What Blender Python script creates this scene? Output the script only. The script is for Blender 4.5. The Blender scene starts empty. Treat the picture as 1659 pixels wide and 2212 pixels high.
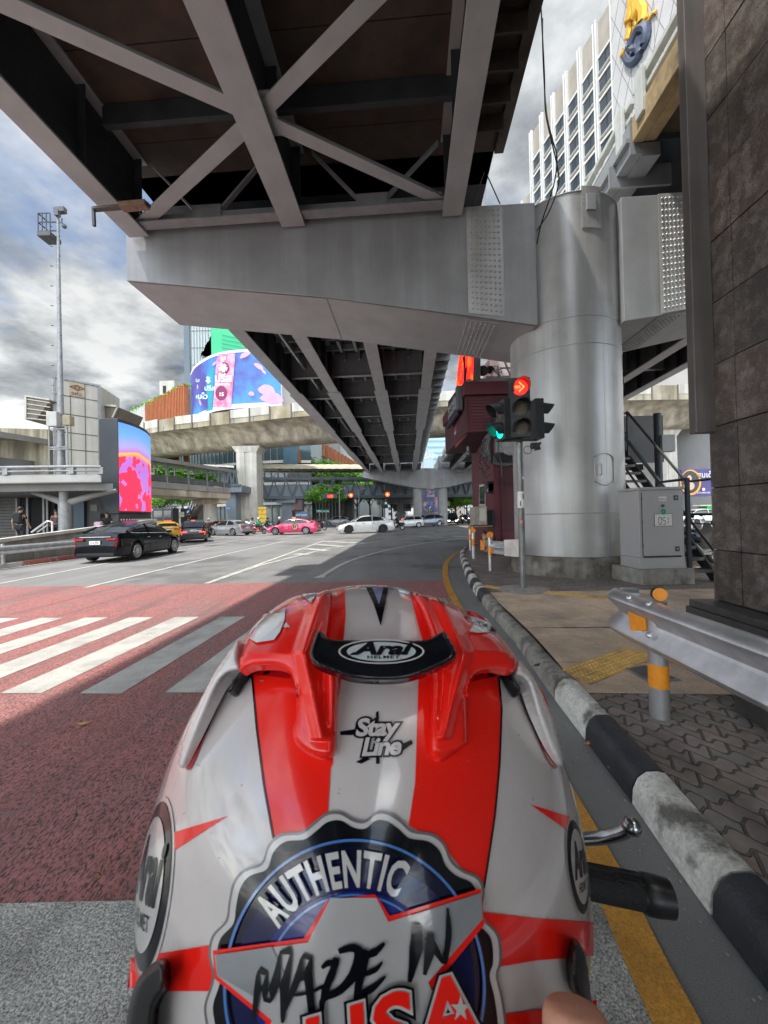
import bpy, bmesh, math, random
import numpy as np
from mathutils import Vector, Matrix, noise
random.seed(7)
R = math.radians
scene = bpy.context.scene
C = scene.collection
# ---------------------------------------------------------------- camera
FPX, CX, CY, CAMZ = 860.0, 829.5, 1106.0, 1.5        # focal length etc. in units of a 1659 x 2212 picture
ROLL, PITCH = 0.022, R(0.6)
cF = Vector((0, math.cos(PITCH), math.sin(PITCH)))
U0 = Vector((0, -math.sin(PITCH), math.cos(PITCH)))
cR = math.cos(ROLL)*Vector((1, 0, 0)) - math.sin(ROLL)*U0
cU = math.sin(ROLL)*Vector((1, 0, 0)) + math.cos(ROLL)*U0
cam = bpy.data.cameras.new("camera"); camo = bpy.data.objects.new("camera", cam); C.objects.link(camo)
camo.matrix_world = Matrix(((cR.x, cU.x, -cF.x, 0), (cR.y, cU.y, -cF.y, 0), (cR.z, cU.z, -cF.z, CAMZ), (0, 0, 0, 1)))
cam.sensor_fit = 'VERTICAL'; cam.sensor_height = 36; cam.lens = 36*FPX/2212
cam.clip_start = 0.02; cam.clip_end = 3000
cam.dof.use_dof = True; cam.dof.focus_distance = 6.0; cam.dof.aperture_fstop = 26
scene.camera = camo
# ---------------------------------------------------------------- sky, sun, exposure
SUN_DIR = Vector((-0.40, -0.20, 1.0)).normalized()
w = bpy.data.worlds.new("World"); scene.world = w; w.use_nodes = True
nt = w.node_tree; N = nt.nodes; L = nt.links
bg = N['Background']; bg.inputs[1].default_value = 0.13
sky = N.new('ShaderNodeTexSky'); sky.sky_type = 'NISHITA'; sky.sun_disc = False
sky.sun_elevation = math.asin(SUN_DIR.z); sky.sun_rotation = math.atan2(SUN_DIR.x, SUN_DIR.y)
tc = N.new('ShaderNodeTexCoord'); sep = N.new('ShaderNodeSeparateXYZ'); L.new(tc.outputs['Generated'], sep.inputs[0])
def wmath(op, a, b=None, c=None):
    m = N.new('ShaderNodeMath'); m.operation = op
    for i, q in enumerate((a, b, c)):
        if q is None: continue
        if isinstance(q, (int, float)): m.inputs[i].default_value = q
        else: L.new(q, m.inputs[i])
    return m.outputs[0]
zz = wmath('ADD', wmath('MAXIMUM', sep.outputs[2], 0.0), 0.16)
comb = N.new('ShaderNodeCombineXYZ')
L.new(wmath('DIVIDE', sep.outputs[0], zz), comb.inputs[0]); L.new(wmath('DIVIDE', sep.outputs[1], zz), comb.inputs[1])
def wnoise(scale, detail, off):
    mp = N.new('ShaderNodeMapping'); mp.inputs['Location'].default_value = off; L.new(comb.outputs[0], mp.inputs[0])
    n = N.new('ShaderNodeTexNoise'); n.inputs['Scale'].default_value = scale; n.inputs['Detail'].default_value = detail
    n.inputs['Roughness'].default_value = 0.57; L.new(mp.outputs[0], n.inputs[0]); return n.outputs[0]
def wramp(inp, pts):
    r = N.new('ShaderNodeValToRGB'); L.new(inp, r.inputs[0]); e = r.color_ramp.elements
    while len(e) < len(pts): e.new(0.5)
    for i, (p, c) in enumerate(pts): e[i].position = p; e[i].color = c
    return r.outputs[0]
cover = wramp(wnoise(0.9, 6, (3.1, 1.7, 0)), [(0.39, (0, 0, 0, 1)), (0.50, (1, 1, 1, 1))])
shade = wramp(wnoise(1.5, 8, (0.2, 8.4, 2)), [(0.36, (0.9, 1.05, 1.2, 1)), (0.48, (3.0, 3.2, 3.35, 1)), (0.58, (6.0, 6.1, 6.1, 1))])
mx = N.new('ShaderNodeMix'); mx.data_type = 'RGBA'
L.new(cover, mx.inputs['Factor']); L.new(sky.outputs[0], mx.inputs['A']); L.new(shade, mx.inputs['B'])
# clouds raised overhead and behind the camera, dimmed ahead, to fill the shade
glow = wmath('ADD', wmath('MULTIPLY_ADD', wmath('MAXIMUM', wmath('MULTIPLY', sep.outputs[1], -1.0), 0.0), 3.0, 0.50), wmath('MULTIPLY', wmath('MAXIMUM', wmath('SUBTRACT', sep.outputs[2], 0.45), 0.0), 0.5))
glow = wmath('ADD', glow, wmath('MULTIPLY', wmath('MAXIMUM', wmath('SUBTRACT', 0.34, sep.outputs[2]), 0.0), 0.9))
vs0 = N.new('ShaderNodeVectorMath'); vs0.operation = 'SCALE'; L.new(mx.outputs['Result'], vs0.inputs[0]); L.new(glow, vs0.inputs['Scale'])
L.new(vs0.outputs[0], bg.inputs[0])
sun = bpy.data.lights.new("sun", 'SUN'); suno = bpy.data.objects.new("sun", sun); C.objects.link(suno)
sun.energy = 2.3; sun.angle = R(1.2); sun.color = (1, 0.95, 0.87)
suno.rotation_euler = (-SUN_DIR).to_track_quat('-Z', 'Y').to_euler()
suno.location = (0, 0, 40)
scene.view_settings.view_transform = 'Standard'; scene.view_settings.look = 'None'
scene.view_settings.exposure = 1.17; scene.view_settings.gamma = 1
scene.cycles.max_bounces = 8; scene.cycles.diffuse_bounces = 4; scene.cycles.use_denoising = True
# ---------------------------------------------------------------- helpers
CAM = Vector((0, 0, CAMZ))
def ray(px, py): return cF + cR*((px-CX)/FPX) + cU*((CY-py)/FPX)
def P(px, py, Y): d = ray(px, py); return CAM + d*(Y/d.y)
def G(px, py, z=0.0): d = ray(px, py); return CAM + d*((z-CAMZ)/d.z)
def PX(px, py, X): d = ray(px, py); return CAM + d*(X/d.x)
ANG = 0.061
UU = Vector((math.cos(ANG), -math.sin(ANG), 0)); VV = Vector((math.sin(ANG), math.cos(ANG), 0))
def F(u, v, z): return UU*u + VV*v + Vector((0, 0, z))
OFF = {}
class MB:
    def __init__(s): s.v = []; s.f = []; s.m = []; s.mi = 0
    def add(s, vs, fs):
        b = len(s.v); s.v += [Vector(q) for q in vs]
        for f in fs: s.f.append([b+i for i in f]); s.m.append(s.mi)
        return s
    def box(s, x0, x1, y0, y1, z0, z1):
        return s.hexa([(x0,y0,z0),(x1,y0,z0),(x1,y1,z0),(x0,y1,z0)], [(x0,y0,z1),(x1,y0,z1),(x1,y1,z1),(x0,y1,z1)])
    def hexa(s, a, b): return s.add(list(a)+list(b), [(3,2,1,0),(4,5,6,7),(0,1,5,4),(1,2,6,5),(2,3,7,6),(3,0,4,7)])
    def obox(s, c, ax, ay, az):        # centre and three half-axis vectors
        c, ax, ay, az = map(Vector, (c, ax, ay, az))
        lo = [c-ax-ay-az, c+ax-ay-az, c+ax+ay-az, c-ax+ay-az]; return s.hexa(lo, [q+2*az for q in lo])
    def fbox(s, u0, u1, v0, v1, z0, z1):
        return s.hexa([F(u0,v0,z0),F(u1,v0,z0),F(u1,v1,z0),F(u0,v1,z0)], [F(u0,v0,z1),F(u1,v0,z1),F(u1,v1,z1),F(u0,v1,z1)])
    def bar(s, a, b, w, h, up=(0, 0, 1)):   # beam of rectangular section from a to b
        a, b = Vector(a), Vector(b); d = (b-a).normalized(); up = Vector(up)
        sx = d.cross(up); sx = sx.normalized() if sx.length > 1e-4 else Vector((1, 0, 0)); uz = sx.cross(d).normalized()
        return s.obox((a+b)/2, (b-a)/2, sx*w/2, uz*h/2)
    def prism(s, pts, vec):
        n = len(pts); vec = Vector(vec); a = [Vector(p) for p in pts]
        return s.add(a+[p+vec for p in a], [tuple(range(n-1, -1, -1)), tuple(range(n, 2*n))]+[(i, (i+1) % n, n+(i+1) % n, n+i) for i in range(n)])
    def poly(s, pts): return s.add(pts, [tuple(range(len(pts)))])
    def loft(s, rings, closed=True, cap=True):
        b = len(s.v); n = len(rings[0])
        for r in rings: s.v += [Vector(q) for q in r]
        for i in range(len(rings)-1):
            for j in range(n if closed else n-1):
                k = (j+1) % n
                s.f.append([b+i*n+j, b+i*n+k, b+(i+1)*n+k, b+(i+1)*n+j]); s.m.append(s.mi)
        if cap and closed:
            s.f.append([b+j for j in range(n-1, -1, -1)]); s.m.append(s.mi)
            e = b+(len(rings)-1)*n; s.f.append([e+j for j in range(n)]); s.m.append(s.mi)
        return s
    def tube(s, path, r, n=8, cap=True):
        path = [Vector(p) for p in path]; m = len(path); rs = r if isinstance(r, (list, tuple)) else [r]*m
        rings = []; up = None
        for i, p in enumerate(path):
            d = (path[min(i+1, m-1)]-path[max(i-1, 0)]).normalized()
            if up is None: up = Vector((0, 0, 1)) if abs(d.z) < .9 else Vector((1, 0, 0))
            a = d.cross(up).normalized(); up = a.cross(d).normalized()
            rings.append([p+(a*math.cos(t)+up*math.sin(t))*rs[i] for t in [2*math.pi*k/n for k in range(n)]])
        return s.loft(rings, True, cap)
    def cyl(s, a, b, r0, r1=None, n=24): return s.tube([a, b], [r0, r0 if r1 is None else r1], n)
    def disc(s, c, nrm, r, n=24, ry=None):
        nrm = Vector(nrm).normalized(); up = Vector((0, 0, 1)) if abs(nrm.z) < .9 else Vector((0, 1, 0))
        a = up.cross(nrm).normalized(); b = nrm.cross(a); c = Vector(c)
        return s.poly([c+a*math.cos(t)*r+b*math.sin(t)*(ry or r) for t in [2*math.pi*k/n for k in range(n)]])
    def dome(s, c, nrm, r, h, n=8):
        nrm = Vector(nrm).normalized(); up = Vector((0, 0, 1)) if abs(nrm.z) < .9 else Vector((0, 1, 0))
        a = up.cross(nrm).normalized(); b = nrm.cross(a); c = Vector(c)
        rings = [[c+(a*math.cos(t)+b*math.sin(t))*r*math.cos(q)+nrm*h*math.sin(q) for t in [2*math.pi*k/n for k in range(n)]] for q in (0, .75, 1.3)]
        return s.loft(rings)
    def ball(s, c, rx, ry=None, rz=None, n=14, m=9):
        ry = ry or rx; rz = rz or rx; c = Vector(c)
        rings = [[c+Vector((rx*math.sin(a)*math.cos(t), ry*math.sin(a)*math.sin(t), -rz*math.cos(a))) for t in [2*math.pi*k/n for k in range(n)]] for a in [math.pi*(i+.02)/(m+.04) for i in range(m+1)]]
        return s.loft(rings)
    def torus(s, c, axis, Rr, r, n=28, m=10):
        axis = Vector(axis).normalized(); up = Vector((0, 0, 1)) if abs(axis.z) < .9 else Vector((0, 1, 0))
        a = up.cross(axis).normalized(); b = axis.cross(a); c = Vector(c); rings = []
        for i in range(n+1):
            t = 2*math.pi*i/n; d = a*math.cos(t)+b*math.sin(t)
            rings.append([c+d*(Rr+r*math.cos(q))+axis*r*math.sin(q) for q in [2*math.pi*k/m for k in range(m)]])
        return s.loft(rings, True, False)
    def xf(s, M): s.v = [M @ q for q in s.v]; return s
    def build(s, name, mat=None, parent=None, smooth=False, bevel=0, world=True, seg=2, **props):
        off = OFF.get(parent.name, Vector()) if (parent and world) else Vector()
        me = bpy.data.meshes.new(name); me.from_pydata([tuple(q-off) for q in s.v], [], s.f)
        mats = mat if isinstance(mat, (list, tuple)) else [mat]
        for m_ in mats: me.materials.append(m_)
        if len(mats) > 1: me.polygons.foreach_set('material_index', s.m)
        bm = bmesh.new(); bm.from_mesh(me); bmesh.ops.recalc_face_normals(bm, faces=bm.faces); bm.to_mesh(me); bm.free()
        me.update()
        o = bpy.data.objects.new(name, me); C.objects.link(o)
        if smooth: me.shade_smooth(); me.set_sharp_from_angle(angle=R(40))
        if bevel:
            b = o.modifiers.new('bevel', 'BEVEL'); b.width = bevel; b.segments = seg; b.limit_method = 'ANGLE'; b.angle_limit = R(35)
        if parent is not None: o.parent = parent; OFF[o.name] = off
        for k, q in props.items(): o[k] = q
        return o
def thing(name, label, cat, loc=(0, 0, 0), rz=0, group=None):
    o = bpy.data.objects.new(name, None); C.objects.link(o); o.location = loc; o.rotation_euler = (0, 0, rz)
    o.empty_display_size = .3; o['label'] = label; o['category'] = cat
    if group: o['group'] = group
    OFF[o.name] = Vector(loc) if rz == 0 else Vector()
    return o
def tag(o, label, cat, group=None, kind=None):
    o['label'] = label; o['category'] = cat
    if group: o['group'] = group
    if kind: o['kind'] = kind
    return o
def struct(o, kind='structure'): o['kind'] = kind; return o
def copy_tree(o, parent=None):
    c = o.copy(); C.objects.link(c)
    if parent is not None: c.parent = parent
    for ch in list(o.children): copy_tree(ch, c)
    return c
# ---------------------------------------------------------------- materials
MATS = {}
def mat(name, col, rough=.6, metal=0., var=.15, scale=3., bump=0., bscale=40., streak=0., col2=None, c2=(.55, .7), coat=0., emit=0., detail=5, sscale=2.5, speck=0., spec=.5, aniso=None):
    if name in MATS: return MATS[name]
    m = bpy.data.materials.new(name); m.use_nodes = True; t = m.node_tree; N = t.nodes; L = t.links
    b = N['Principled BSDF']; b.inputs['Roughness'].default_value = rough; b.inputs['Metallic'].default_value = metal
    b.inputs['Coat Weight'].default_value = coat; b.inputs['Coat Roughness'].default_value = .03
    b.inputs['Specular IOR Level'].default_value = spec
    tc = N.new('ShaderNodeTexCoord')
    def nz(sc, det, mp=None, ro=.6):
        n = N.new('ShaderNodeTexNoise'); n.inputs['Scale'].default_value = sc; n.inputs['Detail'].default_value = det; n.inputs['Roughness'].default_value = ro
        if mp:
            g = N.new('ShaderNodeMapping'); g.inputs['Scale'].default_value = mp; L.new(tc.outputs['Object'], g.inputs[0]); L.new(g.outputs[0], n.inputs[0])
        else: L.new(tc.outputs['Object'], n.inputs[0])
        return n.outputs[0]
    def rmp(inp, a, b_, ca=(0, 0, 0, 1), cb=(1, 1, 1, 1)):
        r = N.new('ShaderNodeValToRGB'); L.new(inp, r.inputs[0]); e = r.color_ramp.elements
        e[0].position = a; e[1].position = b_; e[0].color = ca; e[1].color = cb; return r.outputs[0]
    def mix(fac, A, B, mode='MIX'):
        x = N.new('ShaderNodeMix'); x.data_type = 'RGBA'; x.blend_type = mode
        for k, q in (('Factor', fac), ('A', A), ('B', B)):
            if isinstance(q, (int, float, tuple)): x.inputs[k].default_value = q
            else: L.new(q, x.inputs[k])
        return x.outputs['Result']
    c4 = (*col, 1)
    out = c4
    if col2 is not None: out = mix(rmp(nz(scale*.7, 6), *c2), out, (*col2, 1))
    if var > 0: out = mix(1.0, out, rmp(nz(scale, detail), .3, .7, (1-var,)*3+(1,), (1+var*.6,)*3+(1,)), 'MULTIPLY')
    if streak > 0: out = mix(streak, out, rmp(nz(sscale, 5, (1, 1, .06) if not aniso else aniso), .42, .62, (.25, .23, .2, 1), (1, 1, 1, 1)), 'MULTIPLY')
    if speck > 0: out = mix(speck, out, rmp(nz(bscale, 3, None, .8), .35, .65, (.25, .25, .25, 1), (1.5, 1.5, 1.5, 1)), 'MULTIPLY')
    if isinstance(out, tuple): b.inputs['Base Color'].default_value = out
    else: L.new(out, b.inputs['Base Color'])
    if emit > 0:
        b.inputs['Emission Strength'].default_value = emit
        if isinstance(out, tuple): b.inputs['Emission Color'].default_value = out
        else: L.new(out, b.inputs['Emission Color'])
    if bump > 0:
        bp = N.new('ShaderNodeBump'); bp.inputs['Strength'].default_value = min(1, bump); bp.inputs['Distance'].default_value = .01*max(1, bump)
        L.new(nz(bscale, 6), bp.inputs['Height']); L.new(bp.outputs[0], b.inputs['Normal'])
    MATS[name] = m
    return m
STEEL = mat('grey bridge paint', (.33, .34, .35), .42, 0, .14, 1.2, .12, 60, streak=.20)
STEELP = mat('grey pink underside paint', (.40, .41, .415), .5, 0, .14, 1.6, .1, 50)
SILVER = mat('aluminium column paint', (.55, .55, .54), .36, .30, .16, .9, .10, 30, streak=.36, sscale=1.6, col2=(.42, .415, .40), c2=(.5, .7))
DSTEEL = mat('dark bluish steel', (.060, .068, .078), .6, 0, .3, 2)
RUST = mat('rusty deck plates', (.085, .068, .055), .8, 0, .45, 1.0, .2, 20, col2=(.12, .065, .042), c2=(.5, .68))
CONC = mat('weathered concrete', (.52, .46, .36), .85, 0, .25, .6, .2, 8, streak=.55, sscale=.7, col2=(.22, .18, .13), c2=(.52, .74))
CONCL = mat('pale concrete', (.62, .59, .53), .85, 0, .18, .8, .15, 10, streak=.35, sscale=1.2)
CONCD = mat('grimy concrete', (.26, .235, .20), .9, 0, .35, 4, .5, 30, streak=.5, sscale=3, col2=(.13, .11, .09), c2=(.48, .62))
GALV = mat('galvanised steel', (.68, .69, .70), .30, .75, .18, 6, .1, 30, streak=.2, sscale=8)
GALVD = mat('dull galvanised steel', (.30, .31, .32), .45, .4, .2, 6, streak=.25, sscale=6)
BLACK = mat('black plastic', (.012, .014, .016), .35, 0, .2, 5)
DARK = mat('dark void', (.015, .017, .02), .8, 0, .3, 3)
WHITEP = mat('white paint', (.75, .74, .71), .6, 0, .1, 5)
ORANGE = mat('orange reflector', (.85, .30, .02), .4, 0, .12, 20)
GLASS = mat('dark window glass', (.03, .045, .06), .06, 0, .3, .3, spec=.8)
GLASSB = mat('blue window glass', (.10, .18, .24), .08, .2, .35, .25, spec=.8)
def flat(name, col, rough=.5, **k): return mat(name, col, rough, 0, k.pop('var', .08), k.pop('scale', 4), **k)
# ---------------------------------------------------------------- text
FONT_CACHE = {}
def text_polys(s, offset=0., shear=0., align='CENTER', spacing=1.):
    key = (s, offset, shear, align, spacing)
    if key in FONT_CACHE: return FONT_CACHE[key]
    cu = bpy.data.curves.new('lettering', 'FONT'); cu.body = s; cu.size = 1; cu.offset = offset; cu.shear = shear
    cu.align_x = align; cu.space_character = spacing; cu.resolution_u = 3
    o = bpy.data.objects.new('lettering', cu); C.objects.link(o)
    bpy.context.view_layer.update()
    me = bpy.data.meshes.new_from_object(o.evaluated_get(bpy.context.evaluated_depsgraph_get()))
    res = ([(q.co.x, q.co.y) for q in me.vertices], [tuple(p.vertices) for p in me.polygons])
    bpy.data.objects.remove(o); bpy.data.curves.remove(cu); bpy.data.meshes.remove(me)
    FONT_CACHE[key] = res
    return res
def lettering(mb, s, c, ex, ey, size, **k):      # flat letters on the plane spanned by ex, ey at c
    v, f = text_polys(s, **k); c, ex, ey = Vector(c), Vector(ex).normalized(), Vector(ey).normalized()
    mb.add([c+ex*(x*size)+ey*(y*size) for x, y in v], f); return mb
def smooth_loop(pts, k=4):
    n = len(pts); out = []
    for i in range(n):
        p0, p1, p2, p3 = (np.array(pts[(i+j-1) % n], float) for j in range(4))
        for q in range(k):
            t = q/k; out.append(tuple(.5*((2*p1)+(-p0+p2)*t+(2*p0-5*p1+4*p2-p3)*t*t+(-p0+3*p1-3*p2+p3)*t**3)))
    return out
def fill2d(loops, g=14.):
    """even-odd filled flat shape cut on a grid; returns verts and faces in picture units"""
    cu = bpy.data.curves.new('shape', 'CURVE'); cu.dimensions = '2D'; cu.fill_mode = 'BOTH'
    for lp in loops:
        sp = cu.splines.new('POLY'); sp.points.add(len(lp)-1)
        for i, (x, y) in enumerate(lp): sp.points[i].co = (x/100, -y/100, 0, 1)
        sp.use_cyclic_u = True
    o = bpy.data.objects.new('shape', cu); C.objects.link(o); bpy.context.view_layer.update()
    me = bpy.data.meshes.new_from_object(o.evaluated_get(bpy.context.evaluated_depsgraph_get())); bm = bmesh.new(); bm.from_mesh(me)
    bpy.data.objects.remove(o); bpy.data.curves.remove(cu); bpy.data.meshes.remove(me)
    return cut(bm, g)
def cut(bm, g):
    bmesh.ops.remove_doubles(bm, verts=bm.verts, dist=1e-5)
    xs = [v.co.x for v in bm.verts]; ys = [v.co.y for v in bm.verts]; s_ = g/100
    for ax, lo, hi in ((0, min(xs), max(xs)), (1, min(ys), max(ys))):
        k = math.ceil(lo/s_)
        while k*s_ < hi:
            co = [0, 0, 0]; co[ax] = k*s_; no = [0, 0, 0]; no[ax] = 1
            bmesh.ops.bisect_plane(bm, geom=bm.verts[:]+bm.edges[:]+bm.faces[:], plane_co=co, plane_no=no); k += 1
    bmesh.ops.dissolve_degenerate(bm, dist=1e-6, edges=bm.edges)
    vs = [(v.co.x*100, -v.co.y*100) for v in bm.verts]; bm.verts.index_update(); fs = [tuple(v.index for v in f.verts) for f in bm.faces]; bm.free(); return vs, fs
# ================================================================ GROUND, ROADS, MARKINGS
ASPH = mat('asphalt', (.105, .105, .105), .8, 0, .22, .5, .55, 260, speck=.35)
def ground_mat():
    m = mat('road asphalt', (.25, .25, .245), .75, 0, .16, .35, .5, 190, speck=.35, detail=8, streak=.22, sscale=1.1, aniso=(1, .05, 1), col2=(.16, .16, .158), c2=(.52, .60)); return m
ROAD = ground_mat()
def red_paint():
    m = bpy.data.materials.new('worn red road paint'); m.use_nodes = True; t = m.node_tree; N = t.nodes; L = t.links; b = N['Principled BSDF']
    tc = N.new('ShaderNodeTexCoord'); mp = N.new('ShaderNodeMapping'); mp.inputs['Rotation'].default_value = (0, 0, .5); mp.inputs['Scale'].default_value = (1, .42, 1)
    L.new(tc.outputs['Object'], mp.inputs[0])
    def nz(sc, det, v, ro=.7):
        n = N.new('ShaderNodeTexNoise'); n.inputs['Scale'].default_value = sc; n.inputs['Detail'].default_value = det; n.inputs['Roughness'].default_value = ro
        n.inputs['Distortion'].default_value = .6; L.new(v, n.inputs[0]); return n.outputs[0]
    def rmp(i, pts):
        r = N.new('ShaderNodeValToRGB'); L.new(i, r.inputs[0]); e = r.color_ramp.elements
        while len(e) < len(pts): e.new(.5)
        for k, (p, c) in enumerate(pts): e[k].position = p; e[k].color = (*c, 1)
        return r.outputs[0]
    def mix(f, A, B, mode='MIX'):
        x = N.new('ShaderNodeMix'); x.data_type = 'RGBA'; x.blend_type = mode
        for k, q in (('Factor', f), ('A', A), ('B', B)):
            if isinstance(q, (float, tuple)): x.inputs[k].default_value = q
            else: L.new(q, x.inputs[k])
        return x.outputs['Result']
    grain = nz(120, 6, mp.outputs[0]); big = nz(.55, 5, tc.outputs['Object'], .6); mid = nz(6, 6, tc.outputs['Object'])
    red = mix(rmp(mid, [(.3, (0, 0, 0)), (.7, (1, 1, 1))]), (.46, .155, .142, 1), (.58, .22, .20, 1))
    wear = mix(rmp(big, [(.42, (0, 0, 0)), (.72, (.8, .8, .8))]), red, (.35, .215, .21, 1))
    col = mix(rmp(grain, [(.42, (1, 1, 1)), (.53, (0, 0, 0))]), wear, (.045, .035, .035, 1))
    tm = N.new('ShaderNodeMapping'); tm.inputs['Scale'].default_value = (1.6, .10, 1); tm.inputs['Rotation'].default_value = (0, 0, -.06); L.new(tc.outputs['Object'], tm.inputs[0])
    track = rmp(nz(1.5, 7, tm.outputs[0], .65), [(.50, (0, 0, 0)), (.66, (.55, .55, .55))])       # tyre tracks along the lanes
    patch = rmp(nz(.9, 4, tc.outputs['Object'], .8), [(.60, (0, 0, 0)), (.63, (.7, .7, .7))])     # grey worn through patches
    col = mix(patch, mix(track, col, (.12, .09, .09, 1)), (.20, .175, .17, 1))
    L.new(col, b.inputs['Base Color']); b.inputs['Roughness'].default_value = .7
    bp = N.new('ShaderNodeBump'); bp.inputs['Strength'].default_value = .8; bp.inputs['Distance'].default_value = .006
    L.new(grain, bp.inputs['Height']); L.new(bp.outputs[0], b.inputs['Normal'])
    return m
REDP = red_paint()
LINE = mat('worn white road paint', (.56, .55, .51), .7, 0, .22, 3, .5, 150, col2=(.26, .25, .235), c2=(.50, .82), speck=.45)
LINEN = mat('rough white stop line paint', (.62, .62, .57), .75, 0, .2, 3, 1.0, 110, col2=(.14, .14, .13), c2=(.46, .75), speck=1)
YEL = mat('yellow kerb line paint', (.62, .30, .045), .65, 0, .22, 4, .4, 120, speck=.45, col2=(.36, .17, .03), c2=(.55, .8))
bm_ = MB(); bm_.poly([(-900, -300, 0), (900, -300, 0), (900, 1500, 0), (-900, 1500, 0)])
struct(bm_.build('road', ROAD))
def gpoly(px, z): return [G(x, y, z) for x, y in px]
m = MB(); m.poly([Vector((-60, 7.6, .004)), F(-30, 8.55, .004), G(960, 1253, .004), G(985, 1290, .004), Vector((1.15, 5.2, .004)), Vector((1.0, 3.0, .004)), Vector((.86, 1.57, .004)), Vector((-60, 1.57, .004))])
struct(m.build('red_crossing_surface', REDP))
m = MB()      # zebra bars
for k in range(13):
    u = -2.72-.735*k
    if u < -12: break
    m.poly([F(u-.19, 3.33-.004*k, .008), F(u+.19, 3.33, .008), F(u+.19, 5.98, .008), F(u-.19, 5.98, .008)])
m.poly([F(-2.15, 3.36, .008), F(-1.78, 3.36, .008), F(-1.80, 6.0, .008), F(-2.18, 6.0, .008)])
for k in range(1, 4): m.poly([F(-2.0+.735*k-.19, 3.36, .008), F(-2.0+.735*k+.19, 3.36, .008), F(-2.0+.735*k+.19, 6.0, .008), F(-2.0+.735*k-.19, 6.0, .008)])
struct(m.build('zebra_crossing', LINE))
m = MB(); m.poly([(-60, .75, .008), (.76, .75, .008), (.84, 1.585, .008), (-60, 1.585, .008)])
struct(m.build('stop_line', LINEN))
def strip(mb, pts, w, z):
    pts = [Vector((p[0], p[1], z)) for p in pts]; n = len(pts); lf = []; rt = []
    for i, p in enumerate(pts):
        d = (pts[min(i+1, n-1)]-pts[max(i-1, 0)]).normalized(); s = Vector((d.y, -d.x, 0)); ww = w if isinstance(w, (int, float)) else w[i]
        lf.append(p-s*ww/2); rt.append(p+s*ww/2)
    b = len(mb.v); mb.v += lf+rt
    for i in range(n-1): mb.f.append([b+i, b+i+1, b+n+i+1, b+n+i]); mb.m.append(mb.mi)
def crom(pts, k=6):
    out = []; n = len(pts)
    for i in range(n-1):
        p0, p1, p2, p3 = (np.array(pts[max(0, min(n-1, i+j-1))], float) for j in range(4))
        for q in range(k):
            t = q/k; out.append(tuple(.5*((2*p1)+(-p0+p2)*t+(2*p0-5*p1+4*p2-p3)*t*t+(-p0+3*p1-3*p2+p3)*t**3)))
    out.append(tuple(pts[-1])); return out
def gp(*px): return [tuple(G(x, y)[:2]) for x, y in px]
m = MB()
strip(m, gp((-300, 1268), (177, 1207), (330, 1186)), .16, .008)
strip(m, gp((-300, 1307), (0, 1261), (258, 1212), (498, 1170), (560, 1161)), .13, .008)
strip(m, gp((184, 1270), (498, 1195), (612, 1169.5)), .13, .0088)
strip(m, gp((446, 1261), (700, 1168), (881, 1163.5)), .15, .008)
strip(m, gp((446, 1261), (560, 1222), (700, 1187), (820, 1169), (884, 1163.5)), .15, .0095)
for a, b in (((637, 1197), (668, 1198)), ((660, 1185.5), (708, 1190)), ((684, 1176.5), (745, 1181)), ((700, 1169.5), (790, 1174))): strip(m, gp(a, b), .45, .011)
strip(m, crom(gp((688, 1249), (769, 1207), (876, 1180), (993, 1163.5))), [.3]+[.15]*18, .008)
for a, b in (((756, 1152), (790, 1151)), ((842, 1151), (872, 1151)), ((880, 1152), (896, 1152)), ((941, 1155), (963, 1155)), ((918, 1160), (957, 1161)), ((903, 1160), (923, 1158)), ((974, 1151.5), (995, 1150)), ((945, 1146), (965, 1146)), ((978, 1158), (1010, 1160)), ((900, 1144), (920, 1144)), ((985, 1137), (1012, 1138)), ((702, 1154), (724, 1154)), ((620, 1158), (650, 1158)), ((945, 1138), (975, 1138)), ((912, 1149), (940, 1150))):
    strip(m, gp(a, b), .28, .008)
struct(m.build('lane_markings', LINE))
m = MB()
KY = crom([(.70, -2.0), (.80, .9), (.90, 1.9), (1.02, 4.0), (1.17, 6.6), (1.46, 9.7), (2.1, 13.2), (3.3, 16.6), (5.4, 19.6), (9, 22.2), (16, 25)])
strip(m, KY, .14, .012); struct(m.build('yellow_kerb_line', YEL))
# kerb: rounded concrete profile, alternately painted black and white where it is painted
KC = crom([(1.22, -2.0), (1.27, 1.0), (1.38, 2.2), (1.47, 3.3), (1.60, 4.6), (1.72, 6.6), (1.95, 8.8), (2.35, 11.5), (2.95, 14.9), (3.95, 17.7), (5.9, 20.6), (9.4, 23.2), (16.4, 26), (30, 29)], 14)
arc = [0]
for a, b in zip(KC, KC[1:]): arc.append(arc[-1]+math.dist(a, b))
def kat(s):
    s = max(0, min(arc[-1]-1e-4, s)); i = max(k for k in range(len(arc)-1) if arc[k] <= s); t = (s-arc[i])/(arc[i+1]-arc[i])
    p = Vector((KC[i][0]+(KC[i+1][0]-KC[i][0])*t, KC[i][1]+(KC[i+1][1]-KC[i][1])*t, 0)); d = Vector((KC[i+1][0]-KC[i][0], KC[i+1][1]-KC[i][1], 0)).normalized()
    return p, Vector((d.y, -d.x, 0))
KWH = mat('chipped white kerb paint', (.68, .67, .60), .75, 0, .25, 6, .8, 45, col2=(.17, .16, .14), c2=(.54, .66), speck=.3)
KBL = mat('worn black kerb paint', (.028, .032, .038), .45, 0, .3, 7, .5, 50, col2=(.16, .155, .15), c2=(.66, .76))
KCO = mat('bare kerb concrete', (.30, .28, .245), .85, 0, .3, 7, 1.0, 40, col2=(.12, .11, .09), c2=(.5, .65))
m = MB(); s = 0
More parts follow.
